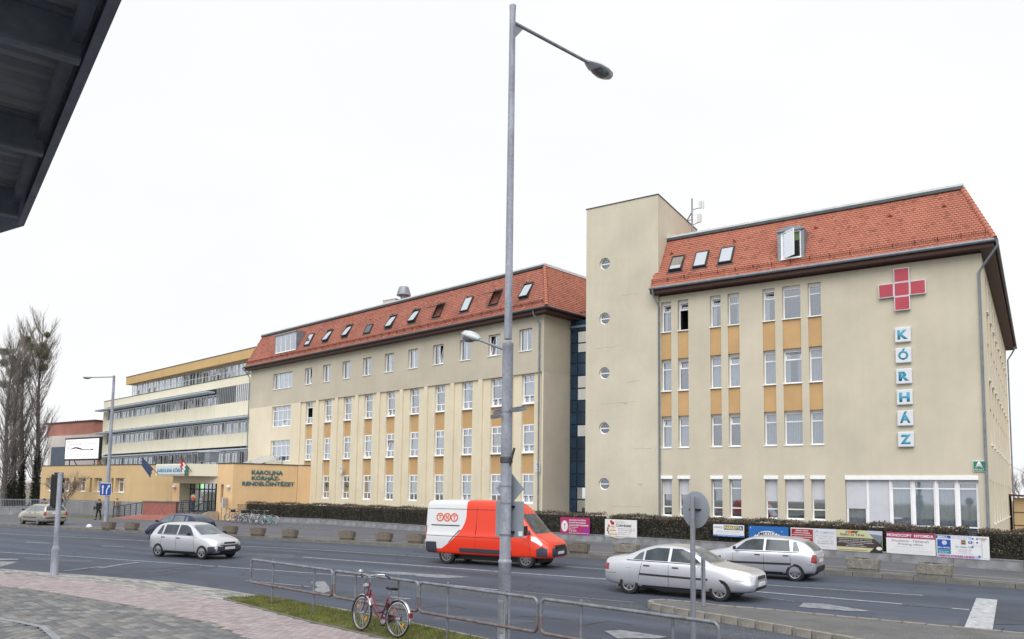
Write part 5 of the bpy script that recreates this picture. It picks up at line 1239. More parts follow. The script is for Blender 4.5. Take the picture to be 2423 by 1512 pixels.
# ------------------------------------------------------------------ vehicles
def loft(st, seg=2, n_up=1):
    """st: stations rear to front (x, zb, zs, zt, wl, ws, wt) -> closed smooth body mesh"""
    rings = []
    for x, zb, zs, zt, wl, ws, wt in st:
        zm = zb+(zs-zb)*.55; wm = max(wl, ws)+.012
        gh = zt-zs
        half = [(0, zb), (wl*.7, zb), (wl-.03, zb+.03), (wl, zb+.12), (wm, zm), (ws+.004, zs-.05), (ws-.03, zs), (ws-.05-(ws-.05-wt)*.12, zs+gh*.12+.002), (wt+.03, zt-gh*.16-.002), (wt-.03, zt-gh*.02), (wt*.6, zt+.012), (0, zt+.018)]
        ring = [V((x, -y, z)) for y, z in half]+[V((x, y, z)) for y, z in half[-2:0:-1]]
        rings.append(ring)
    n = len(rings[0]); mb = MB(); mb.v = [tuple(p) for r in rings for p in r]
    for i in range(len(rings)-1):
        for j in range(n): mb.f.append((i*n+j, i*n+(j+1) % n, (i+1)*n+(j+1) % n, (i+1)*n+j))
    mb.f += [tuple(range(n))[::-1], tuple((len(rings)-1)*n+j for j in range(n))]; mb.mi = [0]*len(mb.f)
    return mb
def carmat(name, col, metal=.75, rough=.34): return mat(name, col, rough, metal=metal, var=.02, vs=3, coat=.5)
car_glass = mat('car_glass', S(70, 82, 90), .08, var=.25, vs=1.2, spec=.6)
car_glass_l = mat('car_glass_pale', S(112, 124, 132), .08, var=.2, vs=1.2, spec=.6)
trim = mat('car_trim', S(38, 40, 46), .55, var=.05)
bumper_dk = mat('bumper_grey', S(56, 60, 72), .6, var=.05)
headl = mat('headlamp', S(214, 218, 222), .1, var=.1, vs=8, metal=.2, coat=1)
taill = mat('tail_lamp', S(150, 22, 28), .15, var=.1, vs=8, coat=1)
plate_m = mat('number_plate', S(220, 220, 216), .5, var=.02)
rim_m = mat('wheel_rim', S(150, 152, 158), .35, metal=.7, var=.1, vs=6)
rim_d = mat('wheel_cover', S(116, 116, 120), .45, metal=.4, var=.1, vs=6)
def build_car(name, label, loc, heading, st, paintm, R=.29, wb=(1.2, -1.2), track=.72, tw=.19, side=(), front=(), rear=(), top=(), seams=(), handles=(), stripes=(), mirror=None, spokes=5, rimm=None, arch=1.27, group=None, roofy=True, bump=None):
    t = thing(name, label, 'car' if 'van' not in name else 'van', loc, heading)
    body = loft(st).build('body', [paintm, black], t)
    s = body.modifiers.new('s', 'SUBSURF'); s.levels = 2; s.render_levels = 2; baked(body)
    for x in wb:
        for sd in (-1, 1):
            c = MB().lathe([(R*arch, 0), (R*arch, .30)], 28, M=T((x, sd*(track+.16), R)) @ Mx.Rotation(pi/2*sd, 4, 'X')).build('cut', black)
            b = body.modifiers.new('b', 'BOOLEAN'); b.operation = 'DIFFERENCE'; b.object = c; b.solver = 'EXACT'
            try: b.material_mode = 'TRANSFER'
            except Exception: pass
            baked(body); bpy.data.objects.remove(c)
    for p in body.data.polygons: p.use_smooth = True
    bm = bmesh.new(); bm.from_mesh(body.data); bmesh.ops.recalc_face_normals(bm, faces=bm.faces)
    for e in bm.edges:
        if len(e.link_faces) == 2 and e.calc_face_angle(0) > .6: e.smooth = False
    bm.to_mesh(body.data)
    tree = BVHTree.FromBMesh(bm); bm.free()
    def decal(nm, poly, ax, mt, off=.006, sub=5, par=None):
        """polygon projected onto the body: ax 'L','R' sides (x, z); 'F','B' ends (y, z); 'T' top (x, y)"""
        par = par or body
        P = []; n = len(poly)
        for i in range(n):
            a, b = poly[i], poly[(i+1) % n]
            for k in range(sub): P.append((a[0]+(b[0]-a[0])*k/sub, a[1]+(b[1]-a[1])*k/sub))
        cx_, cy_ = sum(p[0] for p in P)/len(P), sum(p[1] for p in P)/len(P); vs = []; m_ = 5
        def hit(u, v, o):
            if ax in 'LR': s_ = 1 if ax == 'L' else -1; org, d = V((u, s_*3, v)), V((0, -s_, 0))
            elif ax in 'FB': s_ = 1 if ax == 'F' else -1; org, d = V((s_*5, u, v)), V((-s_, 0, 0))
            else: org, d = V((u, v, 5)), V((0, 0, -1))
            h = tree.ray_cast(org, d)
            if h[0] is None: return None
            return h[0]-d*o+h[1]*o*.3
        okk = True
        for r in range(1, m_+1):
            for u, v in P:
                q = hit(cx_+(u-cx_)*r/m_, cy_+(v-cy_)*r/m_, off if r < m_ else off*.9); vs.append(q)
        rim_ = [hit(u, v, -.01) for u, v in P]; vs += rim_; c = hit(cx_, cy_, off); vs.append(c)
        if any(v is None for v in vs):
            good = [v for v in vs if v is not None]
            if not good: return None
            for i, v in enumerate(vs):
                if v is None:
                    k = i
                    while k < len(vs) and vs[k] is None: k += 1
                    vs[i] = vs[k] if k < len(vs) else good[-1]
        N_ = len(P); fs = [(len(vs)-1, i, (i+1) % N_) for i in range(N_)]
        for r in range(m_):
            for i in range(N_): fs.append((r*N_+i, r*N_+(i+1) % N_, (r+1)*N_+(i+1) % N_, (r+1)*N_+i))
        return MB().add(vs, fs).build(nm, mt, par, smooth=True)
    for nm, poly, m_ in side:
        for ax in 'LR': decal(nm, poly, ax, m_)
    for nm, poly, m_ in front: decal(nm, poly, 'F', m_)
    for nm, poly, m_ in rear: decal(nm, poly, 'B', m_)
    for nm, poly, m_ in top: decal(nm, poly, 'T', m_)
    for x0_, z0_, x1_, z1_ in seams:
        for ax in 'LR': d = .006; decal('door_seam', [(x0_-d, z0_), (x0_+d, z0_), (x1_+d, z1_), (x1_-d, z1_)], ax, trim, .002, 3)
    for x, z in handles:
        for ax in 'LR': decal('door_handle', [(x-.09, z-.018), (x+.09, z-.018), (x+.09, z+.018), (x-.09, z+.018)], ax, trim, .02, 2)
    if not 'van' in name:
        xr_, xf_ = wb[1], wb[0]
        for ax in 'LR':
            decal('sill', [(xr_+R*1.35, .235), (xf_-R*1.35, .235), (xf_-R*1.35, .285), (xr_+R*1.35, .285)], ax, trim, .004, 6)
            decal('bumper_seam', [(xf_+R*1.36, .575), (st[-2][0]-.05, .565), (st[-2][0]-.05, .575), (xf_+R*1.36, .585)], ax, trim, .003, 4)
            decal('bumper_seam', [(st[1][0]+.04, .565), (xr_-R*1.34, .575), (xr_-R*1.34, .585), (st[1][0]+.04, .575)], ax, trim, .003, 4)
            decal('belt_moulding', [(xr_-.1, st[5][2]+.012), (xf_-.48, st[5][2]-.008), (xf_-.48, st[5][2]+.008), (xr_-.1, st[5][2]+.030)], ax, trim, .006, 8)
            decal('indicator', [(xf_-R*1.7, .62), (xf_-R*1.5, .62), (xf_-R*1.5, .65), (xf_-R*1.7, .65)], ax, MATS.get('indicator_orange') or mat('indicator_orange', S(214, 130, 50), .3), .006, 1)
        decal('fuel_flap', [(xr_-.1, .74), (xr_+.06, .74), (xr_+.06, .745), (xr_-.1, .745)], 'R', trim, .002, 2)
        decal('bonnet_seam', [(xf_-.22, -.62), (xf_-.21, -.62), (xf_-.21, .62), (xf_-.22, .62)], 'T', trim, .002, 6)
    if mirror:
        x, z, w_ = mirror
        for sd in (-1, 1):
            o = MB().tube([(0, 0, 0), (0, .10*sd, .03)], .02, 6).box(-.035, .04, min(.08*sd, .23*sd), max(.08*sd, .23*sd), -.02, .09).build('mirror', paintm if w_ > 10 else trim, t, bevel=.025); o.location = (x, sd*(abs(w_) % 10), z)
    # wheels
    rm = rimm or rim_m
    def wheel(x, sd):
        w = MB().lathe([(R*.66, -tw*.5), (R*.93, -tw*.5), (R, -tw*.36), (R, tw*.36), (R*.93, tw*.5), (R*.66, tw*.5), (R*.62, 0), (R*.66, -tw*.5)], 28).build('wheel', rubber, t, smooth=True)
        M_ = T((x, sd*track, R)) @ Mx.Rotation(-pi/2*sd, 4, 'X'); w.matrix_local = M_
        r = MB().lathe([(R*.64, tw*.44), (R*.66, tw*.50), (R*.58, tw*.46), (R*.56, tw*.25), (R*.64, tw*.25), (R*.64, tw*.44)], 28)
        for k in range(spokes):
            a = 2*pi*k/spokes; r.box(-.03, .03, .03, R*.6, tw*.26, tw*.40, M=Mx.Rotation(a, 4, 'Z'))
        r.lathe([(.065, tw*.2), (.06, tw*.42), (0, tw*.44)], 12)
        ro = r.build('rim', [rm], w, smooth=True)
        MB().lathe([(R*.64, tw*.215), (0, tw*.205)], 24).build('brake_shadow', mat('brake_dark', S(52, 52, 56), .7), w)
    for x in wb:
        for sd in (-1, 1): wheel(x, sd)
    MB().box(wb[1]-.45, wb[0]+.4, -track+.16, track-.16, R*.55, R*1.2).build('chassis_shade_box', black, t)  # underbody block made low and large to deepen shade under the car
    return t, decal
silver = carmat('silver_paint', S(214, 216, 222)); silver2 = carmat('pale_silver_paint', S(214, 216, 221)); navyp = carmat('dark_blue_paint', S(28, 34, 74), .3); champ = carmat('champagne_paint', S(198, 192, 180)); vanred = mat('van_red', S(222, 44, 14), .35, var=.02, coat=.6, spec=.5); vanwhite = mat('van_white', S(214, 216, 218), .35, var=.02, coat=.5)
silver3 = carmat('grey_silver_paint', S(206, 208, 216))
# small hatchback (front to the right)
hatch = [(-1.86, .46, .62, .78, .60, .58, .50), (-1.83, .30, .86, .90, .72, .72, .62), (-1.74, .24, .90, 1.02, .77, .77, .64), (-1.55, .22, .92, 1.30, .79, .79, .58), (-1.25, .20, .92, 1.40, .80, .80, .57), (-.6, .19, .92, 1.425, .81, .81, .57), (0, .19, .91, 1.425, .81, .81, .57), (.35, .19, .905, 1.36, .81, .81, .56), (.65, .19, .90, 1.17, .81, .81, .60), (.95, .19, .885, .955, .81, .80, .68), (1.25, .20, .84, .90, .80, .78, .66), (1.55, .22, .74, .84, .79, .76, .64), (1.80, .24, .66, .76, .74, .68, .56), (1.92, .30, .56, .66, .66, .58, .46)]
def hatch_parts(gl):
    side = [('side_window', [(-1.40, .96), (-1.13, .96), (-1.13, 1.30), (-1.24, 1.28)], gl), ('side_window', [(-1.04, .96), (-.28, .955), (-.28, 1.33), (-1.0, 1.33)], gl), ('side_window', [(-.20, .955), (.66, .94), (.34, 1.24), (.12, 1.33), (-.20, 1.335)], gl),
            ('side_strip', [(-1.05, .52), (.98, .50), (.98, .56), (-1.05, .58)], None)]
    return [s for s in side if s[2]]
front_h = [('windscreen', [(-.62, .975), (.62, .975), (.53, 1.32), (.40, 1.345), (-.40, 1.345), (-.53, 1.32)], car_glass_l), ('headlight', [(-.68, .60), (-.42, .60), (-.40, .72), (-.64, .73)], headl), ('headlight', [(.68, .60), (.42, .60), (.40, .72), (.64, .73)], headl),
    ('grille', [(-.32, .62), (.32, .62), (.28, .69), (-.28, .69)], trim), ('bumper', [(-.78, .24), (.78, .24), (.78, .58), (-.78, .58)], bumper_dk)]
A_ = lambda *p: V(p)
def placed(px_, py_, head, dx, track):
    """centre of a car whose near wheel at local x=dx touches the road at that pixel; near side is local -y or +y"""
    p = G(px_, py_, 0); c, s_ = cos(head), sin(head); return p, c, s_
def centre(px_, py_, head, lx, ly, z=0.):
    p = G(px_, py_, z); return (p.x-(lx*cos(head)-ly*sin(head)), p.y-(lx*sin(head)+ly*cos(head)), z)
h1_ = radians(9)
c1, dc = build_car('hatchback_car', 'small silver hatchback with dark bumper driving right, in front of the dark car', centre(476, 1324, h1_, 1.2, -.8), h1_, hatch, silver2, R=.285, wb=(1.2, -1.24), side=hatch_parts(car_glass), front=front_h,
    rear=[('rear_window', [(-.55, .98), (.55, .98), (.48, 1.28), (-.48, 1.28)], car_glass), ('tail_light', [(-.76, .62), (-.6, .62), (-.6, .92), (-.74, .92)], taill), ('tail_light', [(.76, .62), (.6, .62), (.6, .92), (.74, .92)], taill), ('bumper', [(-.76, .26), (.76, .26), (.76, .52), (-.76, .52)], bumper_dk)],
    seams=[(-.24, .25, -.24, .92), (.80, .25, .72, .90), (-1.08, .35, -1.08, .92)], handles=[(-.98, .82), (-.12, .81)], mirror=(.62, .96, .80), spokes=5)
dc('number_plate', [(-.26, .40), (.26, .40), (.26, .50), (-.26, .50)], 'F', plate_m, .02)
dc('lower_grille', [(-.5, .27), (.5, .27), (.5, .34), (-.5, .34)], 'F', black, .012)
for ax in 'LR': dc('side_bumper', [(1.5, .27), (1.84, .27), (1.84, .56), (1.5, .50)], ax, bumper_dk, .004)
MB().tube([(.98, -.5, .965), (1.0, 0, .985), (.98, .5, .965)], .012, 6).build('wiper', black, c1)
# silver saloon, front to the right
sedan = [(-2.16, .48, .60, .74, .62, .60, .52), (-2.13, .32, .82, .93, .76, .74, .64), (-2.02, .27, .90, 1.02, .81, .79, .66), (-1.7, .22, .93, 1.05, .83, .81, .66), (-1.42, .20, .94, 1.09, .84, .82, .64), (-1.0, .19, .94, 1.31, .84, .83, .57), (-.5, .18, .94, 1.415, .85, .84, .57), (0, .18, .935, 1.42, .85, .84, .57), (.4, .18, .93, 1.36, .85, .84, .56), (.75, .18, .925, 1.16, .85, .83, .60), (1.05, .19, .90, .965, .84, .82, .70), (1.4, .21, .85, .91, .83, .79, .68), (1.8, .23, .76, .86, .81, .76, .64), (2.10, .25, .68, .80, .76, .70, .58), (2.24, .32, .58, .70, .68, .60, .48)]
h2_ = radians(1)
c2, dc = build_car('saloon_car', 'silver saloon driving right, beyond the round sign post', centre(1488, 1405, h2_, -1.32, -.83), h2_, sedan, silver, R=.30, wb=(1.32, -1.32), track=.74,
    side=[('side_window', [(-1.22, .99), (-.92, .985), (-.92, 1.22), (-1.05, 1.16)], car_glass_l), ('side_window', [(-.86, .985), (-.16, .98), (-.16, 1.335), (-.56, 1.33), (-.86, 1.24)], car_glass), ('side_window', [(-.08, .98), (.80, .965), (.45, 1.24), (.2, 1.33), (-.08, 1.335)], car_glass), ('side_strip', [(-1.0, .56), (1.0, .53), (1.0, .585), (-1.0, .615)], trim)],
    front=[('windscreen', [(-.64, 1.0), (.64, 1.0), (.54, 1.31), (.42, 1.335), (-.42, 1.335), (-.54, 1.31)], car_glass_l), ('headlight', [(-.74, .60), (-.42, .60), (-.42, .72), (-.70, .72)], headl), ('headlight', [(.74, .60), (.42, .60), (.42, .72), (.70, .72)], headl), ('grille', [(-.36, .60), (.36, .60), (.33, .69), (-.33, .69)], trim), ('lower_grille', [(-.5, .32), (.5, .32), (.5, .40), (-.5, .40)], black)],
    rear=[('rear_window', [(-.58, 1.08), (.58, 1.08), (.5, 1.30), (-.5, 1.30)], car_glass), ('tail_light', [(-.78, .66), (-.42, .66), (-.42, .84), (-.76, .84)], taill), ('tail_light', [(.78, .66), (.42, .66), (.42, .84), (.76, .84)], taill)],
    seams=[(-.12, .25, -.12, .95), (.88, .25, .80, .93), (-1.02, .45, -.92, .95)], handles=[(-.78, .83), (.08, .82)], mirror=(.72, 1.0, .82), spokes=7)
dc('number_plate', [(-.26, .42), (.26, .42), (.26, .52), (-.26, .52)], 'F', plate_m, .02)
for ax in 'LR': dc('headlight', [(1.78, .60), (2.1, .56), (2.1, .64), (1.84, .70)], ax, headl, .006)
for ax in 'LR': dc('tail_light', [(-2.12, .66), (-1.96, .66), (-1.96, .84), (-2.12, .84)], ax, taill, .006)
# grey-silver three-box hatch heading left, tail to the right
hat2 = [(-1.92, .46, .62, .80, .64, .62, .54), (-1.89, .30, .88, .95, .78, .76, .66), (-1.78, .25, .92, 1.08, .82, .81, .66), (-1.5, .22, .94, 1.33, .83, .83, .59), (-1.1, .20, .94, 1.42, .84, .84, .58), (-.4, .19, .935, 1.45, .85, .85, .58), (.1, .19, .93, 1.44, .85, .85, .58), (.45, .19, .93, 1.37, .85, .85, .57), (.8, .19, .92, 1.17, .85, .84, .62), (1.1, .19, .905, .98, .84, .83, .70), (1.45, .21, .86, .93, .83, .80, .68), (1.78, .23, .77, .87, .81, .77, .64), (2.0, .25, .68, .79, .76, .70, .58), (2.12, .32, .58, .68, .68, .60, .48)]
h3_ = radians(181)
c3, dc = build_car('hatchback_car', 'grey silver hatchback heading left with dark side strip, behind the saloon', centre(1881, 1376, h3_, -1.24, .84), h3_, hat2, silver3, R=.30, wb=(1.28, -1.24), track=.75,
    side=[('side_window', [(-1.40, 1.0), (-1.16, .99), (-1.16, 1.32), (-1.26, 1.30)], car_glass_l), ('side_window', [(-1.08, .99), (-.26, .985), (-.26, 1.355), (-1.02, 1.345)], car_glass), ('side_window', [(-.18, .985), (.80, .97), (.45, 1.27), (.2, 1.35), (-.18, 1.36)], car_glass), ('side_strip', [(-1.1, .53), (1.05, .50), (1.05, .57), (-1.1, .60)], trim)],
    front=[('windscreen', [(-.66, 1.01), (.66, 1.01), (.56, 1.33), (-.56, 1.33)], car_glass_l), ('headlight', [(-.74, .60), (-.42, .60), (-.42, .74), (-.70, .74)], headl), ('headlight', [(.74, .60), (.42, .60), (.42, .74), (.70, .74)], headl)],
    rear=[('rear_window', [(-.58, 1.02), (.58, 1.02), (.5, 1.32), (-.5, 1.32)], car_glass), ('tail_light', [(-.8, .62), (-.62, .62), (-.62, .90), (-.78, .90)], taill), ('tail_light', [(.8, .62), (.62, .62), (.62, .90), (.78, .90)], taill), ('number_plate', [(-.26, .64), (.26, .64), (.26, .75), (-.26, .75)], plate_m), ('bumper', [(-.8, .28), (.8, .28), (.8, .52), (-.8, .52)], trim)],
    seams=[(-.22, .25, -.22, .94), (.90, .25, .84, .92), (-1.12, .45, -1.08, .95)], handles=[(-.95, .84), (.0, .83)], mirror=(.75, 1.0, .83), spokes=8)
for ax in 'LR': dc('tail_light', [(-1.9, .64), (-1.76, .64), (-1.78, .90), (-1.88, .90)], ax, taill, .006)
# dark blue car heading left, mostly behind the small hatchback
h4_ = radians(186)
c4, dc = build_car('hatchback_car', 'dark blue hatchback heading left, mostly hidden behind the small silver hatchback', centre(359, 1277, h4_, 1.28, .84), h4_, hat2, navyp, R=.30, wb=(1.28, -1.24), track=.75,
    side=[('side_window', [(-1.40, 1.0), (-1.16, .99), (-1.16, 1.32), (-1.26, 1.30)], car_glass_l), ('side_window', [(-1.08, .99), (-.26, .985), (-.26, 1.355), (-1.02, 1.345)], car_glass_l), ('side_window', [(-.18, .985), (.80, .97), (.45, 1.27), (.2, 1.35), (-.18, 1.36)], car_glass_l)],
    front=[('windscreen', [(-.66, 1.01), (.66, 1.01), (.56, 1.33), (-.56, 1.33)], car_glass_l), ('headlight', [(-.74, .60), (-.42, .60), (-.42, .74), (-.70, .74)], headl), ('headlight', [(.74, .60), (.42, .60), (.42, .74), (.70, .74)], headl)],
    rear=[('rear_window', [(-.58, 1.02), (.58, 1.02), (.5, 1.32), (-.5, 1.32)], car_glass)], seams=[(-.22, .25, -.22, .94), (.90, .25, .84, .92)], handles=[(-.95, .84), (.0, .83)], mirror=(.75, 1.0, .83), spokes=6)
# parked estate car, tail towards us
wag = [(-2.12, .50, .62, .80, .64, .62, .54), (-2.09, .32, .86, .98, .78, .76, .66), (-2.0, .26, .92, 1.15, .82, .81, .66), (-1.82, .23, .94, 1.38, .83, .83, .60), (-1.4, .21, .94, 1.44, .84, .84, .59), (-.5, .19, .935, 1.46, .85, .85, .58), (.1, .19, .93, 1.44, .85, .85, .58), (.45, .19, .93, 1.36, .85, .85, .57), (.8, .19, .92, 1.16, .85, .84, .62), (1.1, .19, .90, .97, .84, .83, .70), (1.45, .21, .85, .92, .83, .80, .68), (1.85, .23, .76, .86, .81, .77, .64), (2.12, .25, .68, .78, .76, .70, .58), (2.22, .32, .58, .68, .68, .60, .48)]
h5_ = radians(177)
c5, dc = build_car('estate_car', 'champagne estate car parked on the far pavement, seen from its tail', centre(88, 1243, h5_, -1.26, .82, .152), h5_, wag, champ, R=.29, wb=(1.26, -1.26), track=.74,
    side=[('side_window', [(-1.86, 1.0), (-1.06, .99), (-1.06, 1.35), (-1.74, 1.33)], car_glass_l), ('side_window', [(-.98, .99), (-.22, .985), (-.22, 1.36), (-.98, 1.355)], car_glass_l), ('side_window', [(-.14, .985), (.80, .97), (.45, 1.27), (.2, 1.35), (-.14, 1.36)], car_glass_l), ('side_strip', [(-1.05, .50), (1.02, .48), (1.02, .54), (-1.05, .56)], trim)],
    front=[('windscreen', [(-.64, 1.0), (.64, 1.0), (.54, 1.32), (-.54, 1.32)], car_glass_l)],
    rear=[('rear_window', [(-.62, 1.02), (.62, 1.02), (.52, 1.36), (-.52, 1.36)], car_glass), ('tail_light', [(-.8, .68), (-.62, .68), (-.62, .96), (-.78, .96)], taill), ('tail_light', [(.8, .68), (.62, .68), (.62, .96), (.78, .96)], taill), ('number_plate', [(-.26, .78), (.26, .78), (.26, .89), (-.26, .89)], plate_m), ('bumper', [(-.8, .48), (.8, .48), (.8, .56), (-.8, .56)], trim)],
    seams=[(-.18, .25, -.18, .94), (.88, .25, .82, .92), (-1.02, .45, -.98, .95)], handles=[(-.85, .84), (.0, .83)], mirror=(.75, 1.0, .83), spokes=7)
for sd in (-1, 1): MB().tube([(-1.7, sd*.56, 1.44), (-1.6, sd*.56, 1.50), (.0, sd*.56, 1.51), (.1, sd*.56, 1.46)], .014, 6).build('roof_rail', black, c5)
# delivery van: the white tail is printed up to a swept edge
def van_paint():
    m = mat('van_livery', S(228, 52, 16), .35, var=0, coat=.5); t = m.node_tree; n = t.nodes.new; l = t.links.new; b = t.nodes['Principled BSDF']
    tc = n('ShaderNodeTexCoord'); sp = n('ShaderNodeSeparateXYZ'); l(tc.outputs['Object'], sp.inputs[0])
    def ma(op, a, b_=None):
        k = n('ShaderNodeMath'); k.operation = op
        for i, v in enumerate((a, b_)):
            if v is None: continue
            if isinstance(v, (int, float)): k.inputs[i].default_value = v
            else: l(v, k.inputs[i])
        return k.outputs[0]
    q = ma('MAXIMUM', ma('SUBTRACT', 1.95, sp.outputs['Z']), 0); e = ma('SUBTRACT', -.82, ma('MULTIPLY', ma('MULTIPLY', q, q), .58)); k = ma('LESS_THAN', sp.outputs['X'], e)
    k = ma('MULTIPLY', k, ma('GREATER_THAN', sp.outputs['Z'], .60))
    mx = n('ShaderNodeMix'); mx.data_type = 'RGBA'; l(k, mx.inputs[0]); mx.inputs[6].default_value = (*S(230, 54, 18), 1); mx.inputs[7].default_value = (*S(218, 220, 222), 1)
    l(mx.outputs[2], b.inputs['Base Color']); return m
vanred = van_paint()
van = [(-2.68, .55, 1.2, 2.30, .86, .94, .76), (-2.66, .42, 1.2, 2.46, .94, .98, .80), (-2.5, .38, 1.2, 2.50, .98, 1.0, .82), (-1.5, .36, 1.2, 2.52, .99, 1.01, .83), (0, .36, 1.2, 2.52, .99, 1.01, .83), (.8, .36, 1.2, 2.50, .99, 1.01, .82), (1.15, .36, 1.2, 2.38, .99, 1.0, .76), (1.45, .36, 1.2, 2.08, .99, .99, .74), (1.8, .37, 1.18, 1.66, .98, .97, .76), (2.1, .36, 1.12, 1.28, .98, .95, .80), (2.4, .36, 1.0, 1.16, .97, .91, .76), (2.68, .37, .88, 1.02, .93, .86, .70), (2.84, .42, .72, .88, .86, .78, .60)]
h6_ = radians(8)
c6, dc = build_car('delivery_van', 'red and white delivery van with three ringed letters driving right behind the tall pole', centre(1057, 1334, h6_, -1.66, -.92), h6_, van, vanred, R=.35, wb=(1.80, -1.66), track=.85, tw=.22, arch=1.24,
    side=[('cab_window', [(.95, 1.30), (1.78, 1.28), (1.50, 1.70), (1.28, 1.92), (.95, 1.92)], car_glass), ('quarter_window', [(1.86, 1.27), (2.02, 1.24), (1.84, 1.46)], car_glass)],
    front=[('windscreen', [(-.76, 1.30), (.76, 1.30), (.68, 1.96), (.5, 2.02), (-.5, 2.02), (-.68, 1.96)], car_glass), ('bumper', [(-.9, .46), (.9, .46), (.9, .80), (-.9, .80)], bumper_dk), ('grille', [(-.52, .74), (.52, .74), (.5, .88), (-.5, .88)], black)],
    rear=[('rear_door', [(-.84, .5), (.84, .5), (.78, 2.4), (-.78, 2.4)], vanwhite)], seams=[(.88, .45, .88, 2.0), (2.0, .45, 1.9, 1.15), (-.35, .45, -.35, 2.25)], handles=[(1.05, 1.18)], mirror=None, spokes=9, rimm=rim_d)
dc('number_plate', [(-.26, .54), (.26, .54), (.26, .64), (-.26, .64)], 'F', plate_m, .03)
for ax in 'LR':
    dc('grey_sweep', [(-1.58, .84), (-1.50, .88), (-1.02, 1.36), (-1.12, 1.34)], ax, mat('sweep_grey', S(110, 112, 118), .5), .010, 3)
    dc('rear_cladding', [(-2.66, .44), (-2.66, .86), (-2.12, .86), (-2.08, .44)], ax, bumper_dk, .010, 3)
    dc('side_rail', [(-2.4, 1.50), (-1.1, 1.50), (-1.1, 1.535), (-2.4, 1.535)], ax, black, .014, 4)
    dc('crease_shade', [(-2.6, 1.10), (.8, 1.08), (.8, 1.095), (-2.6, 1.115)], ax, mat('crease_shade_red', S(120, 40, 30), .5), .009, 8)  # thin dark strips paint the shade line of pressed creases
    dc('crease_shade', [(-2.6, 2.16), (.8, 2.15), (.8, 2.165), (-2.6, 2.175)], ax, mat('crease_shade_red', S(120, 40, 30), .5), .009, 8)
    dc('side_cladding', [(-1.05, .50), (1.2, .48), (1.2, .64), (-1.05, .66)], ax, bumper_dk, .02, 6)
    dc('headlight', [(2.02, 1.04), (2.42, .86), (2.46, .94), (2.16, 1.18), (2.0, 1.20)], ax, headl, .008, 3)
    dc('front_cladding', [(2.24, .46), (2.68, .46), (2.66, .74), (2.44, .84), (2.24, .72)], ax, bumper_dk, .010, 3)
    dc('tail_light', [(-2.66, .95), (-2.60, .95), (-2.60, 1.5), (-2.66, 1.5)], ax, taill, .012, 3)
orl = mat('logo_orange', S(222, 92, 60), .5, var=.02)
for ax, sg in (('R', 1), ('L', -1)):
    for k, chx in enumerate('TNT'):
        cx0, cz0 = -2.02+sg*0+.33*k*1, 1.83
        if ax == 'L': cx0 = -1.36-.33*k
        for i in range(16):
            a0, a1 = 2*pi*i/16, 2*pi*(i+1)/16; q = lambda r, a: (cx0+r*cos(a), cz0+r*sin(a))
            dc('logo_ring', [q(.125, a0), q(.17, a0), q(.17, a1), q(.125, a1)], ax, orl, .011, 1)
        def bar(x0_, z0_, x1_, z1_): dc('logo_letter', [(cx0+sg*x0_, cz0+z0_), (cx0+sg*x1_, cz0+z0_), (cx0+sg*x1_, cz0+z1_), (cx0+sg*x0_, cz0+z1_)], ax, orl, .012, 1)
        if chx == 'T': bar(-.07, .05, .07, .08); bar(-.018, -.08, .018, .05)
        else: bar(-.065, -.08, -.035, .08); bar(.035, -.08, .065, .08); dc('logo_letter', [(cx0-sg*.065, cz0+.08), (cx0-sg*.03, cz0+.08), (cx0+sg*.065, cz0-.08), (cx0+sg*.03, cz0-.08)], ax, orl, .012, 1)
for sd in (-1, 1):
    o = MB().box(-.07, .07, min(.12*sd, .30*sd), max(.12*sd, .30*sd), -.14, .22).tube([(0, 0, 0), (0, .14*sd, .02)], .03, 6).build('mirror', black, c6, bevel=.03); o.location = (1.86, sd*.96, 1.38)

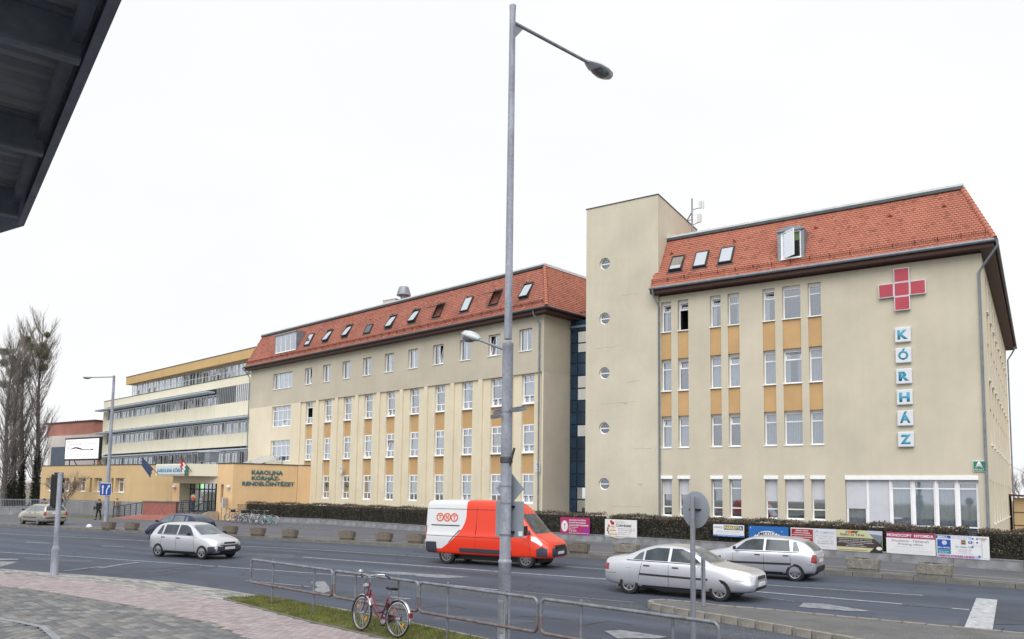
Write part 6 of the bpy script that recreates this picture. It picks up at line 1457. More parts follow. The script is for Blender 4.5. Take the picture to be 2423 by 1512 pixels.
# ------------------------------------------------------------------ bicycles
def bicycle(label, loc, rz, framec, R=.34, lean=0., steer=0., group=None, detail=True, guard=None, rack=True, basket=False, name='bicycle'):
    t = thing(name, label, 'bicycle', loc, rz, group); nS = 28 if detail else 14; wbx = .53
    if lean: t.rotation_euler = (lean, 0, rz)
    guard = guard or chrome
    def wheel(x, piv=None):
        w = MB().lathe([(R-.032, -.012), (R-.01, -.019), (R, 0), (R-.01, .019), (R-.032, .012), (R-.032, -.012)], 32 if detail else 20).build('wheel', rubber, t, smooth=True)
        Ml = T((x, 0, R)) @ Mx.Rotation(pi/2, 4, 'X')
        if piv: Ml = T((x, 0, R)) @ Mx.Rotation(steer, 4, 'Z') @ Mx.Rotation(pi/2, 4, 'X')
        w.matrix_local = Ml
        MB().lathe([(R-.052, -.012), (R-.032, -.011), (R-.033, .011), (R-.052, .012), (R-.052, -.012)], 32 if detail else 20).build('rim', chrome, w, smooth=True)
        s = MB()
        for k in range(nS):
            a = 2*pi*k/nS; s.tube([(.02*cos(a+1.2), .02*sin(a+1.2), .025*(-1)**k), ((R-.05)*cos(a), (R-.05)*sin(a), 0)], .0022 if detail else .003, 3, cap=False)
        s.build('spokes', chrome, w); MB().lathe([(.022, -.05), (.03, -.03), (.03, .03), (.022, .05)], 10).build('hub', chrome, w)
        if detail:
            for a in (.6, 3.7):
                r = MB().box(-.035, .035, -.02, .02, -.012, .012).build('reflector', mat('reflector_orange', S(240, 140, 20), .3), w, bevel=.008); r.matrix_local = Mx.Rotation(a, 4, 'Z') @ T((.19, 0, 0)) @ Mx.Rotation(pi/2, 4, 'Z')
        return w
    wheel(-wbx); wheel(wbx, True)
    bb = V((-.06, 0, .29)); st = V((-.20, 0, .72)); hd = V((.33, 0, .80)); hb = V((.37, 0, .60)); ax_ = V((-wbx, 0, R))
    f = MB(); r = .016
    f.tube([bb, st+V((-.015, 0, .02))], r, 8); f.tube([hb+V((-.01, 0, .02)), V((.10, 0, .36)), bb], r*1.1, 8); f.tube([hd+V((-.01, 0, -.04)), V((.12, 0, .50)), V((-.02, 0, .42)), V((-.115, 0, .46))], r*.95, 8); f.tube([hb, hd], .020, 8)
    for sd in (-.05, .05): f.tube([bb+V((0, sd*.6, 0)), ax_+V((0, sd, 0))], .010, 6); f.tube([st+V((0, sd*.4, -.02)), ax_+V((0, sd, 0))], .008, 6)
    f.build('frame', framec, t, smooth=True)
    fk = bpy.data.objects.new('fork', MB().tube([V((0, .04, 0)), V((0, .045, -.20)), V((.05, .05, -.30)), V((.10, .05, -.36))], .011, 6).tube([V((0, -.04, 0)), V((0, -.045, -.20)), V((.05, -.05, -.30)), V((.10, -.05, -.36))], .011, 6)
        .tube([V((0, -.045, 0)), V((0, .045, 0))], .014, 6).tube([V((0, 0, 0)), V((-.045, 0, .24))], .014, 8).mesh('fork', framec, True)); COL.objects.link(fk); fk.parent = t
    pv = V((.425, 0, .70)); fk.matrix_local = T(pv) @ Mx.Rotation(steer, 4, 'Z')
    MB().tube([(-.05, 0, .24), (-.06, 0, .36)], .012, 8).tube([(-.03, 0, .35), (.02, 0, .35)], .014, 6).build('stem', chrome, fk)
    hbp = [(-.20, -.30, .36), (-.10, -.27, .40), (.0, -.16, .39), (.02, 0, .35), (.0, .16, .39), (-.10, .27, .40), (-.20, .30, .36)]
    MB().tube(hbp, .011, 8).build('handlebar', chrome, fk, smooth=True)
    for sd in (-1, 1): MB().tube([(-.13, .285*sd, .39), (-.25, .31*sd, .345)], .017, 8).build('grip', black, fk, smooth=True); MB().tube([(-.02, .2*sd, .36), (-.16, .31*sd, .40)], .006, 5).build('brake_lever', chrome, fk)
    MB().prism([(-.13, .085), (-.10, .09), (.02, .035), (.12, .022), (.14, 0), (.12, -.022), (.02, -.035), (-.10, -.09), (-.13, -.085)], 0, .05, M=T(st+V((-.05, 0, .13)))).build('saddle', black, t, bevel=.02, seg=3)
    MB().tube([st, st+V((-.035, 0, .13))], .012, 8).tube([st+V((-.13, -.05, .10)), st+V((.02, 0, .12))], .006, 5).tube([st+V((-.13, .05, .10)), st+V((.02, 0, .12))], .006, 5).build('seat_post', chrome, t)
    def mud(cx_, cz_, a0, a1, par, Ml=None):
        g = MB(); n = 14; vs = []
        for i in range(n+1):
            a = a0+(a1-a0)*i/n
            for y_, rr_ in ((-.028, R+.008), (-.016, R+.022), (.016, R+.022), (.028, R+.008)): vs.append((cx_+rr_*cos(a), y_, cz_+rr_*sin(a)))
        g.add(vs, [(4*i+j, 4*i+j+1, 4*i+5+j, 4*i+4+j) for i in range(n) for j in range(3)]); o = g.build('mudguard', guard, par, smooth=True)
        if Ml is not None: o.matrix_local = Ml
    mud(0, 0, radians(25), radians(190), t, T((-wbx, 0, R))); mud(0, 0, radians(-20)+0.3, radians(150), t, T((wbx, 0, R)) @ Mx.Rotation(steer, 4, 'Z'))
    MB().lathe([(.09, -.004), (.09, .004)], 20, M=T(bb+V((0, -.05, 0))) @ Mx.Rotation(pi/2, 4, 'X')).build('chainring', chrome, t)
    MB().prism([(bb.x+.1, bb.z+.03), (bb.x+.1, bb.z-.05), (bb.x-.02, bb.z-.10), (-wbx-.04, R-.04), (-wbx-.04, R+.04), (bb.x, bb.z+.10)], -.066, -.052, ax='y').build('chain_guard', black if detail else framec, t)
    for sd, dz in ((-1, -1), (1, 1)):
        MB().tube([bb+V((0, .06*sd, 0)), bb+V((.10*dz*-1, .08*sd, .13*dz))], .008, 6).build('crank', chrome, t); p = bb+V((.10*dz*-1, .13*sd, .13*dz)); MB().box(p.x-.045, p.x+.045, p.y-.045, p.y+.045, p.z-.012, p.z+.012).build('pedal', black, t, bevel=.005)
    if rack:
        g = MB(); z = R*2+.05
        for y_ in (-.055, .055): g.tube([(-.26, y_, z-.02), (-.34, y_, z), (-.78, y_, z)], .006, 6); g.tube([(-.62, y_, z), (-wbx, y_*.9, R)], .005, 5)
        for x in (-.4, -.55, -.70, -.78): g.tube([(x, -.055, z), (x, .055, z)], .005, 5)
        g.build('luggage_rack', chrome, t)
    if detail:
        MB().lathe([(.0, -.05), (.05, -.03), (.055, .03), (0, .035)], 14, M=T((.07, 0, .16)) @ Mx.Rotation(pi/2, 4, 'Y')).build('headlamp', chrome, fk, smooth=True)
        MB().box(-.02, .02, -.035, .035, -.05, .05).build('rear_light', taill, t, bevel=.01).location = (-wbx-R-.01, 0, R+.10)
        MB().lathe([(.04, 0), (.045, .03), (.03, .055), (0, .06)], 14, M=T((-.10, .27, .42))).build('bell', chrome, fk, smooth=True)
        MB().box(.02, .06, -.03, .03, -.03, .03, M=T(V((.24, 0, .62)))).build('frame_sticker', mat('sticker', S(226, 180, 176), .5), t)
        MB().tube([(.0, .03, .36), (.06, .05, .2), (.04, .03, -.1)], .004, 5).build('cable', black, fk)
        MB().tube([st+V((-.03, 0, -.12)), st+V((-.02, .0, -.26))], .035, 8).build('lock', black, t)
    if basket: MB().box(.0, .26, -.16, .16, .12, .34).build('basket', black, fk)
    return t
maroon = mat('maroon_paint', S(112, 24, 48), .3, var=.05, coat=.5)
bf, br = G(851.3, 1492, .13), G(934, 1508.5, .13)
ab = atan2(bf.y-br.y, bf.x-br.x); mid = (bf+br)/2
bicycle('maroon ladies bicycle leaning on the street railing in the grass', (mid.x, mid.y+.02, .125), ab, maroon, lean=.10, steer=-.12)
bcols = [(160, 60, 70), (44, 46, 52), (180, 184, 190), (60, 62, 70), (196, 200, 206), (70, 74, 84), (36, 160, 150)]
blabels = ['leftmost thin reddish bicycle of the parked row by the notice board', 'dark bicycle second in the parked row at the hedge', 'silver bicycle third in the parked row at the hedge', 'dark grey bicycle with white saddle side in the middle of the parked row', 'pale bicycle with bright mudguards in the parked row', 'dark bicycle just left of the turquoise one in the parked row', 'turquoise bicycle at the right end of the parked row']
for i, (c, lb) in enumerate(zip(bcols, blabels)):
    p = G(545+i*13.0+(4 if i == 6 else 0), 1236+i*1.3, .15)
    bicycle(lb, (p.x, p.y+.3, .152), radians(205)+U(-.06, .06), mat('cycle_paint_%d' % i, S(*c), .35, var=.05, coat=.4), lean=U(-.05, .05), steer=U(-.3, .1), group='bicycles parked at the hedge', detail=False, basket=i in (1, 3), rack=i != 0)
rk = thing('cycle_rack', 'low grey tubular cycle rack along the wall under the hedge', 'cycle rack', G(640, 1243, .15), atan2(WPv[2].y-WPv[1].y, WPv[2].x-WPv[1].x))
for i in range(22):
    x = -1.5+i*.42; MB().tube([(x, -.35, 0), (x, -.3, .32), (x+.12, .0, .42), (x+.30, .30, .12), (x+.3, .32, 0)], .014, 6).build('hoop', galv, rk, smooth=True)
MB().tube([(-1.6, -.35, .03), (7.9, -.35, .03)], .015, 6).build('base_rail', galv, rk); MB().tube([(-1.6, .32, .03), (7.9, .32, .03)], .015, 6).build('base_rail', galv, rk)
# ------------------------------------------------------------------ street furniture
pz = V((-8.42, 12.3, .1))
P_ = thing('street_lamp', 'tall tapering grey double lamp post in the foreground with sign backs on it', 'street lamp', pz)
MB().lathe([(.120, -.3), (.120, 1.42), (.127, 1.43), (.127, 1.47), (.106, 1.50)], 28).build('base_section', polegrey, P_, smooth=True)
MB().lathe([(.106, 1.48), (.104, 5.53), (.107, 5.54), (.107, 5.60), (.078, 5.63)], 28).build('middle_section', polegrey, P_, smooth=True)
MB().lathe([(.076, 5.68), (.060, 12.25), (.068, 12.38), (.068, 12.42), (0, 12.43)], 24).build('top_section', polegrey, P_, smooth=True)
MB().box(-.05, .06, -.128, -.10, .15, .75).build('service_door', galv, P_, bevel=.01)
def lamp_head(par, a, b, nm='lamp_head', w_=.16, flip=1):
    """cobra head from a to b"""
    a, b = V(a), V(b); d = (b-a); L_ = d.length; x = d.normalized(); y = V((0, 0, 1)).cross(x).normalized(); z = x.cross(y)
    M_ = Mx((x, y, z)).transposed().to_4x4(); M_.translation = a
    n = 12; top = []; mb = MB(); secs = [(0, .06, .05, -.02), (.12, .10, .09, -.05), (.3, .15, .12, -.07), (.6, .165, .12, -.07), (.85, .13, .09, -.06), (1, .05, .03, -.02)]
    vs = []
    for s, hw, ht, hb in secs:
        for k in range(n):
            an = 2*pi*k/n; c, q = cos(an), sin(an); vs.append(V((s*L_, hw*w_/.16*c, (ht if q > 0 else -hb)*q*.9)))
    fs = [(i*n+j, i*n+(j+1) % n, (i+1)*n+(j+1) % n, (i+1)*n+j) for i in range(len(secs)-1) for j in range(n)]+[tuple(range(n))[::-1], tuple((len(secs)-1)*n+j for j in range(n))]
    h = mb.add(vs, fs).build(nm, mat('lamp_housing', S(206, 212, 218), .45, metal=.2, var=.08, vs=5), par, smooth=True); h.matrix_local = M_
    vs = []
    for s, hw, hb in [(.30, .10, .04), (.42, .14, .08), (.62, .15, .11), (.8, .12, .09), (.93, .07, .05)]:
        for k in range(9): an = pi+pi*k/8; vs.append(V((s*L_, hw*w_/.16*cos(an), -.03+hb*sin(an))))
    MB().add(vs, [(i*9+j, i*9+j+1, (i+1)*9+j+1, (i+1)*9+j) for i in range(4) for j in range(8)]).build('lens', mat('lamp_lens', S(120, 126, 134), .15, var=.2, vs=9, coat=.5), h, smooth=True)
    return h
a0 = V((0, 0, 12.08)); e_ = G(1392, 148, 12.45)-pz; h_ = G(1466, 196, 12.55)-pz
h_ = e_+(h_-e_).normalized()*min((h_-e_).length, .95)
MB().tube([a0, e_+V((0, 0, 0))], .036, 10).build('arm', galv, P_, smooth=True)
d_ = (e_-a0).normalized(); MB().prism([(0, -.30), (.0, -.02), (.26, .02)], -.006, .006, ax='y').build('gusset', galv, P_).matrix_local = T((0, 0, 12.06)) @ Mx.Rotation(atan2(d_.y, d_.x), 4, 'Z') @ T((.06, 0, 0))
lamp_head(P_, e_-d_*.05, h_, w_=.19)
e2 = G(1131, 803, 5.85)-pz; k2 = (e2-V((0, 0, 5.45))); k2 = k2.normalized()*min(k2.length, 1.6); e2 = V((0, 0, 5.45))+k2
MB().tube([(0, 0, 5.45), e2], .026, 8).build('arm', galv, P_, smooth=True); lamp_head(P_, e2-k2.normalized()*.04, e2+k2.normalized()*.42, w_=.13)
# bracket rings at mid height
for c, r in ((V((.25, .02, 4.32)), .145), (V((-.22, .1, 4.30)), .13), (V((-.12, -.2, 4.18)), .09)):
    MB().lathe([(r, -.03), (r+.012, -.03), (r+.012, .03), (r, .03), (r, -.03)], 28, M=T(c) @ Mx.Rotation(.28, 4, 'X')).build('ring_bracket', galv, P_, smooth=True)
for z in (1.95, 2.55, 2.87, 1.96+.0, 4.28): MB().lathe([(.107, -.012), (.114, -.012), (.114, .012), (.107, .012)], 24, M=T((0, 0, z))).build('clamp_band', galv, P_, smooth=True)
MB().lathe([(.105, -.05), (.12, -.04), (.12, .05), (.106, .07)], 24, M=T((0, 0, 3.35))).box(.10, .13, -.04, 0, -.12, .28, M=T((0, 0, 3.35)) @ Mx.Rotation(.3, 4, 'Y')).build('clamp_collar', mat('rusty_band', S(82, 80, 84), .6, metal=.3, var=.2, vs=9), P_, smooth=True)
signback = mat('sign_back', S(150, 158, 168), .5, metal=.25, var=.05, vs=2)
t = thing('road_sign', 'back of a grey diamond road sign on the tall pole', 'road sign', pz+V((-.01, .15, 2.82)), radians(4))
MB().prism([(-.31, 0), (-.02, -.31), (.02, -.31), (.31, 0), (.02, .31), (-.02, .31)], -.006, .006, ax='y').build('plate', signback, t, bevel=.004); MB().box(-.02, .02, -.05, -.007, -.22, .22).build('bracket', galv, t)
t = thing('road_sign', 'back of a grey rectangular road sign on the tall pole below the diamond', 'road sign', pz+V((-.01, .15, 2.24)), radians(3))
MB().box(-.31, .31, -.006, .006, -.34, .34).build('plate', signback, t, bevel=.004)
for z in (-.24, .24): MB().box(-.12, .12, -.05, -.007, z-.02, z+.02).build('bracket', black, t)
MB().box(.20, .29, -.0085, -.0065, -.31, -.22).build('sticker', sign_w, t)
# left lamp post standing in its planter
lp = G(250, 1238, .15); LP_ = thing('street_lamp', 'far left grey lamp post with one arm, rising out of a planter', 'street lamp', lp)
MB().lathe([(.16, 0), (.15, 3.4), (.13, 3.6), (.12, 6.2), (.085, 11.1), (0, 11.12)], 18).build('pole', polegrey, LP_, smooth=True)
ea = G(214, 893, 11.45)-lp; MB().tube([(0, 0, 11.0), ea], .04, 8).build('arm', galv, LP_, smooth=True); da = (ea-V((0, 0, 11))).normalized(); lamp_head(LP_, ea-da*.05, ea+da*1.1, w_=.26)
MB().tube([(-.45, 0, 4.05), (.5, 0, 4.0)], .02, 6).build('crossbar', galv, LP_)
t = thing('direction_sign', 'blue square sign with a straight and a slanting white arrow', 'road sign', lp+V((.05, -.18, 2.52)), radians(28))
MB().box(-.47, .47, -.01, .01, -.47, .47).build('plate', sign_w, t, bevel=.01); MB().box(-.44, .44, -.016, -.0105, -.44, .44).build('face', bluem, t)
MB().prism([(-.25, -.36), (-.17, -.36), (-.17, .14), (-.11, .14), (-.21, .34), (-.31, .14), (-.25, .14)], -.022, -.0165, ax='y').build('arrow', sign_w, t)
MB().prism([(.06, -.36), (.14, -.36), (.14, -.06), (.27, .17), (.32, .13), (.33, .34), (.15, .24), (.20, .21), (.06, -.04)], -.022, -.0165, ax='y').build('arrow', sign_w, t)
# traffic light seen from behind
tp = G(128, 1361, .1); t = thing('traffic_light', 'traffic light seen from behind on a stout grey post at the left', 'traffic light', tp, radians(35))
MB().lathe([(.115, 0), (.115, .78), (.118, .80), (.075, .92)], 20).build('base_section', polegrey, t, smooth=True); MB().lathe([(.078, .86), (.07, 3.15), (0, 3.17)], 18).build('post', polegrey, t, smooth=True)
MB().box(-.30, -.06, .02, .26, 2.12, 3.12).build('signal_head', black, t, bevel=.03)
for i in range(3): MB().lathe([(.09, 0), (.10, .16), (.09, .16), (.085, .0)], 16, M=T((-.18, .26, 2.30+i*.32)) @ Mx.Rotation(-pi/2, 4, 'X')).build('visor', black, t)
MB().box(-.34, -.05, .262, .27, 2.06, 3.18).build('backboard', black, t)
# round sign and its post, near pavement
rp = G(1641, 1568, .1); rpz = PY(1637, 1180, rp.y)
t = thing('road_sign', 'back of a round grey road sign on a slim galvanised post', 'road sign', rp)
MB().lathe([(.044, 0), (.042, rpz.z-.1+.04), (0, rpz.z-.1+.05)], 16).build('post', galv, t, smooth=True)
zc = PY(1637, 1206, rp.y).z-.1; k = MB().lathe([(.30, -.006), (.31, -.004), (.31, .01), (.30, .012), (0, .012)], 40).build('disc', signback, t, smooth=True)
k.matrix_local = T((.02, .09, zc)) @ Mx.Rotation(radians(-24), 4, 'Z') @ Mx.Rotation(radians(-90), 4, 'X')
MB().box(-.10, .12, .03, .07, -.015, .015).build('bracket', black, t).location = (.02, 0, zc)
# short post on the island
bp = G(1665, 1434, .15); bz_ = PY(1663, 1318, bp.y).z-.15
t = thing('island_post', 'short grey post with an edge-on plate on the traffic island', 'post', bp)
MB().lathe([(.048, 0), (.048, bz_), (.04, bz_+.005), (0, bz_+.005)], 16).build('post', galv, t, smooth=True)
k = MB().box(-.16, .16, -.008, .008, bz_*.38, bz_*.96).build('plate', signback, t); k.matrix_local = T((-.06, .02, 0)) @ Mx.Rotation(radians(112), 4, 'Z')
# pedestrian railings
r0, r1 = V((-15.49, 12.71, 0)), V((-9.29, 11.69, 0)); rt = (r1-r0).normalized(); rn = V((-rt.y, rt.x, 0))
def RH(x, y): return PN(x, y, rn, r0)
rust = mat('rusty_lower_rail', S(122, 122, 128), .55, metal=.3, var=.12, vs=5, col2=S(108, 78, 68))
rail_lb = ['leftmost tubular street railing, ending over the pavers', 'tubular street railing the maroon bicycle leans on', 'tubular street railing just left of the tall pole foot', 'tubular street railing running out of the picture below the round sign']
def railpanel(i, tl, tr, bl, posts):
    a, b = RH(*tl), RH(*tr); zt = (a.z+b.z)/2; zb = RH(*bl).z; L_ = (V((b.x, b.y, 0))-V((a.x, a.y, 0))).length; an = atan2(rt.y, rt.x)
    t = thing('street_railing', rail_lb[i], 'railing', (a.x, a.y, .11), an, 'tubular railings along the kerb'); zt = .98; zb = .52 if zb-.11 > .52 or True else zb
    za, zc = zt, .42; r = .029; c = .09; k = 5
    def arc(cx_, cz_, a0, a1): return [(cx_+c*cos(a0+(a1-a0)*j/k), 0, cz_+c*sin(a0+(a1-a0)*j/k)) for j in range(k+1)]
    up = arc(c, za-c, pi, pi/2)+arc(L_-c, za-c, pi/2, 0); dn = arc(L_-c, zc+c, 0, -pi/2)+arc(c, zc+c, -pi/2, -pi)
    MB().tube([(0, 0, (za+zc)/2)]+up+[(L_, 0, (za+zc)/2)], r, 10).build('top_rail', railm, t, smooth=True); MB().tube([(L_, 0, (za+zc)/2)]+dn+[(0, 0, (za+zc)/2)], r, 10).build('lower_rail', rust, t, smooth=True)
    for px_, py_ in posts:
        q = RH(px_, py_); x = (V((q.x, q.y, 0))-V((a.x, a.y, 0))).dot(rt)
        MB().lathe([(.026, -.1), (.026, 1.04), (.02, 1.045), (0, 1.045)], 12, M=T((x, .035, 0))).build('post', railm, t, smooth=True)
    return t
railpanel(0, (594.6, 1331), (787.3, 1356.5), (594.6, 1389), [(642, 1380), (740, 1390)])
railpanel(1, (791.7, 1358), (990, 1386), (792, 1417), [(838.8, 1380), (938.6, 1400)])
railpanel(2, (993, 1389), (1271, 1438), (993, 1450), [(1056.3, 1420), (1195.7, 1440)])
railpanel(3, (1281, 1439), (1700, 1530), (1281, 1500), [(1372, 1470), (1589, 1505)])
# station canopy over the camera
zc = 4.9
ct = thing('station_canopy', 'dark corrugated steel canopy reaching in from the upper left', 'canopy', (0, 0, 0))
k1 = V((-6.62, 2.86, zc)); de = V((.9467, -.322, 0)).normalized(); dp = V((de.y, -de.x, 0)); 
if dp.y > 0: dp = -dp
k0 = k1+de*11; kl = V((-6.99, 2.84, zc)); dl_ = (kl-k1).normalized(); k2_ = k1+dl_*3.2
can = mat('canopy_steel', S(150, 162, 184), .55, metal=.1, var=.12, vs=3, fine=.1, fs=20); canp = mat('canopy_sheet', S(206, 214, 230), .5, metal=.1, var=.1, vs=2)
def beam(p, q, w_, h, nm='beam', mt=can):
    d = (q-p); L_ = d.length; Mb = T(p) @ Mx.Rotation(atan2(d.y, d.x), 4, 'Z')
    return MB().box(0, L_, -w_/2, w_/2, 0, .018, M=Mb).box(0, L_, -w_/2, w_/2, h-.018, h, M=Mb).box(0, L_, -.008, .008, .018, h-.018, M=Mb).build(nm, mt, ct)
eb = MB(); Me = T(k1) @ Mx.Rotation(atan2(de.y, de.x), 4, 'Z')
MB().box(0, 11, -.045, .0, 0, .012, M=Me).box(0, 11, -.010, .0, .0125, .30, M=Me).box(0, 11, -.05, 0, .3005, .32, M=Me).box(0, 11, -.10, -.05, .10, .2, M=Me).build('edge_beam', can, ct)
Ml_ = T(k1) @ Mx.Rotation(atan2(dl_.y, dl_.x), 4, 'Z'); MB().box(0, 3.2, 0, .012, 0, .30, M=Ml_).build('end_plate', can, ct)
for s in (.18, 1.62, 2.98, 4.4, 5.8, 7.2): beam(k1+de*s+dp*.055+V((0, 0, .004)), k1+de*s+dp*5+V((0, 0, .004)), .065, .22)
# corrugated sheets between
n = 0; x = 0.; vs = []
while x < 11:
    zz = .25+(.06 if n % 4 in (1, 2) else 0); p = k1+de*x; vs += [p+V((0, 0, zz))-dp*-.02, p+dp*5+V((0, 0, zz))]; x += .055 if n % 2 else .03; n += 1
MB().add(vs, [(2*i, 2*i+2, 2*i+3, 2*i+1) for i in range(n-1)]).build('corrugated_sheet', canp, ct)
MB().add([k1+V((0, 0, .34)), k0+V((0, 0, .34)), k0+dp*5+V((0, 0, .34)), k2_+dp*5+V((0, 0, .34)), k2_+V((0, 0, .34))], [(0, 1, 2, 3, 4)]).build('roof_skin', can, ct)
MB().add([k1+V((0, 0, .27)), k2_+V((0, 0, .27)), k2_+dp*5+V((0, 0, .27)), k1+dp*5+V((0, 0, .27))], [(0, 1, 2, 3)]).build('corner_sheet', canp, ct)
MB().tube([k1+de*1.2+dp*4.4+V((0, 0, -4.8)), k1+de*1.2+dp*4.4], .1, 12).build('column', can, ct)
MB().tube([k1+de*7+dp*4.4+V((0, 0, -4.8)), k1+de*7+dp*4.4], .1, 12).build('column', can, ct)

# ------------------------------------------------------------------ far things on the left
E = thing('red_and_white_building', 'pale and salmon flat roofed building behind the poplars', 'building', (0, 62, 0))
def ex(x): return PY(x, 1100, 62).x
def ez(y): return PY(180, y, 62).z
MB().box(ex(112), ex(243), 0, 3, .1, ez(1029)).build('wall', palewall, E); MB().box(ex(100), ex(211), .4, 2.0, ez(1029)-.1, ez(999)).build('upper_storey', redwall, E)
MB().box(ex(231.5), ex(245), -.15, .0, .1, ez(1036)).build('red_bay', redwall, E); MB().box(ex(98), ex(213), .3, 2.1, ez(999), ez(999)+.25).build('coping', soffit, E)
MB().box(ex(119.7), ex(153), -.05, .05, ez(1130), ez(1056)).build('window_band', navy_glass, E); MB().box(ex(119.7), ex(153), .06, .1, ez(1130), ez(1056)).build('room_shade', dark_in, E)  # flat dark panel stands for interior shade behind the band
MB().box(ex(233.5), ex(240), -.2, -.16, ez(1079), ez(1054)).build('window', win_w, E); MB().box(ex(234.2), ex(239.3), -.22, -.2, ez(1078), ez(1055)).build('pane', glass_s, E)
for x in (161, 166): MB().tube([(ex(x), .7, ez(1029)), (ex(x), .7, ez(993))], .05, 5).build('ladder', black, E)
t = thing('roof_aerial', 'thin television aerial on the salmon coloured upper storey', 'aerial', (ex(200), 66, ez(999))); MB().tube([(0, 0, 0), (0, 0, 2.2)], .04, 5).tube([(-1.6, 0, 1.6), (1, 0, 1.7)], .03, 4).build('mast', galv, t)
b0, b1 = PY(152.6, 1088, 47), PY(232.8, 1088, 47); btop = PY(152.6, 1039.5, 47).z
t = thing('billboard', 'white framed billboard with red lettering and a dark swoosh on the low roof', 'billboard', (b0.x, 47, 4.9)); W_ = b1.x-b0.x; z0 = b0.z-4.9; z1 = btop-4.9
MB().box(-.1, W_+.1, 0, .3, z0-.1, z1+.1).build('frame', black, t); MB().box(.08, W_-.08, -.02, -.001, z0+.08, z1-.08).build('screen', emis('lit_screen', S(236, 236, 240), .35), t)
for x in (.8, W_-1.2): MB().tube([(x, .2, -.1), (x, .2, z0)], .06, 6).tube([(x, 1.4, -.1), (x, .3, z0+.5)], .05, 6).build('leg', black, t)
H_ = z1-z0; pf = mat('billboard_red', S(214, 120, 110), .6, var=.02); pdk = mat('billboard_dark', S(74, 24, 40), .6, var=.02); pfa = mat('billboard_faint', S(220, 190, 196), .6, var=.02)
text('Eladó', 1.7, .26*H_/2.4, T((.3, -.026, z0+H_*.82)), pf, t, 0); text('gazdasági területek', 5.6, .26*H_/2.4, T((1.1, -.026, z0+H_*.68)), pf, t, 0); text('moWinpark', 5.2, .5*H_/2.4, T((1.0, -.026, z0+H_*.12)), pfa, t, 0)
MB().prism([(.9, z0+H_*.48), (2.2, z0+H_*.60), (3, z0+H_*.58), (4.2, z0+H_*.48), (5.4, z0+H_*.46), (6.2, z0+H_*.5), (6.3, z0+H_*.43), (4.6, z0+H_*.43), (3.4, z0+H_*.47), (2.4, z0+H_*.53), (1.6, z0+H_*.5)], -.026, -.022, ax='y').build('swoosh', pdk, t)
MB().prism([(1, z0+H_*.43), (2.3, z0+H_*.46), (3.8, z0+H_*.41), (2.3, z0+H_*.43)], -.026, -.022, ax='y').build('swoosh', mat('billboard_blue', S(150, 190, 230), .6), t)
MB().lathe([(.13, 0), (0, .01)], 12, M=T((.85, -.024, z0+H_*.56)) @ Mx.Rotation(pi/2, 4, 'X')).build('dot', pf, t)
# flags
def flag(label, px0, px1, bands, hgt=1.3):
    p, q = PY(*px0, 40.2), PY(*px1, 40.2); t = thing('flag', label, 'flag', p); d = q-p
    MB().tube([(0, 0, 0), d*1.05], .025, 6).build('flagpole', ironm, t)
    n = 8; o0 = d*.15; vs = []
    k = len(bands)
    for i in range(k+1):
        for j in range(n+1):
            s = j/n; f = i/k; a = d*(.3+.7*f)
            vs.append(a+V((.04*sin(j*1.7+i)-.3*s*(1-f), .05*sin(j*2.1), -hgt*s*(.9-.15*f))))
    mb = MB()
    for i in range(k): mb.add([vs[i*(n+1)+j] for j in range(n+1)]+[vs[(i+1)*(n+1)+j] for j in range(n+1)], [(j, j+1, n+2+j, n+1+j) for j in range(n)], i)
    mb.build('cloth', bands, t, smooth=True)
flag('dark blue flag hanging left of the entrance canopy', (373, 1121), (335, 1081), [mat('flag_blue', S(54, 68, 104), .8), MATS['flag_blue']], .9)
flag('red white and green flag hanging over the canopy sign', (454, 1117), (428, 1083), [mat('flag_green', S(60, 110, 84), .8), mat('flag_white', S(214, 212, 208), .8), mat('flag_red', S(184, 36, 48), .8)], 1.0)
# fences on the left
def barfence(name, label, pts, h, base=0., mt=galv):
    t = thing(name, label, 'fence', pts[0]); o = V(pts[0]); P = [V(p)-o for p in pts]
    for a, b in zip(P, P[1:]):
        L_ = (b-a).length; M_ = T(a) @ Mx.Rotation(atan2(b.y-a.y, b.x-a.x), 4, 'Z'); n = max(1, round(L_/2.4))
        for i in range(n+1): k = MB().box(-.04, .04, -.04, .04, base, h+.04).build('post', mt, t); k.matrix_local = M_ @ T((L_*i/n, 0, 0))
        g = MB(); g.box(0, L_, -.02, .02, h-.06, h); g.box(0, L_, -.02, .02, base+.08, base+.13); x = .1
        while x < L_: g.box(x-.014, x+.014, -.012, .012, base+.13, h-.06); x += .14
        k = g.build('fence_panel', mt, t, kind='stuff'); k.matrix_local = M_
        if base: k = MB().box(0, L_, -.12, .12, 0, base).build('fence_base', conc, t); k.matrix_local = M_
fl0 = [G(-60, 1217, .15), G(0, 1217.5, .15), G(70, 1218, .15), G(146, 1218.5, .15)]
for p in fl0: p.z = .15
barfence('steel_fence', 'grey steel bar fence on a low base at the far left edge', fl0, 1.45, .62)
fr0 = [G(147, 1218.8, .15), G(225, 1219.5, .15), G(268, 1220, .15)]
barfence('steel_fence', 'grey steel bar fence before the left wing windows, behind the woman in black', fr0+[V((-71.9, 41.0, .15))], 1.35)
sheet('verge', [(p.x, p.y) for p in [G(150, 1221, .155), G(260, 1221, .155), G(320, 1224, .155), G(200, 1226, .155)]], .156, turf)
t = thing('litter_bin', 'small green litter bin beside the ramp railing', 'litter bin', G(329, 1219, .15)); t.location.z = .15
MB().lathe([(.2, .3), (.24, 1.05), (.26, 1.06), (.26, 1.12), (0, 1.18)], 14).build('bin', mat('bin_green', S(30, 110, 70), .5), t, smooth=True); MB().tube([(0, .2, 0), (0, .2, 1.2)], .03, 6).build('post', galv, t); MB().box(-.08, .08, -.25, -.235, .6, .85).build('sticker', sign_w, t)
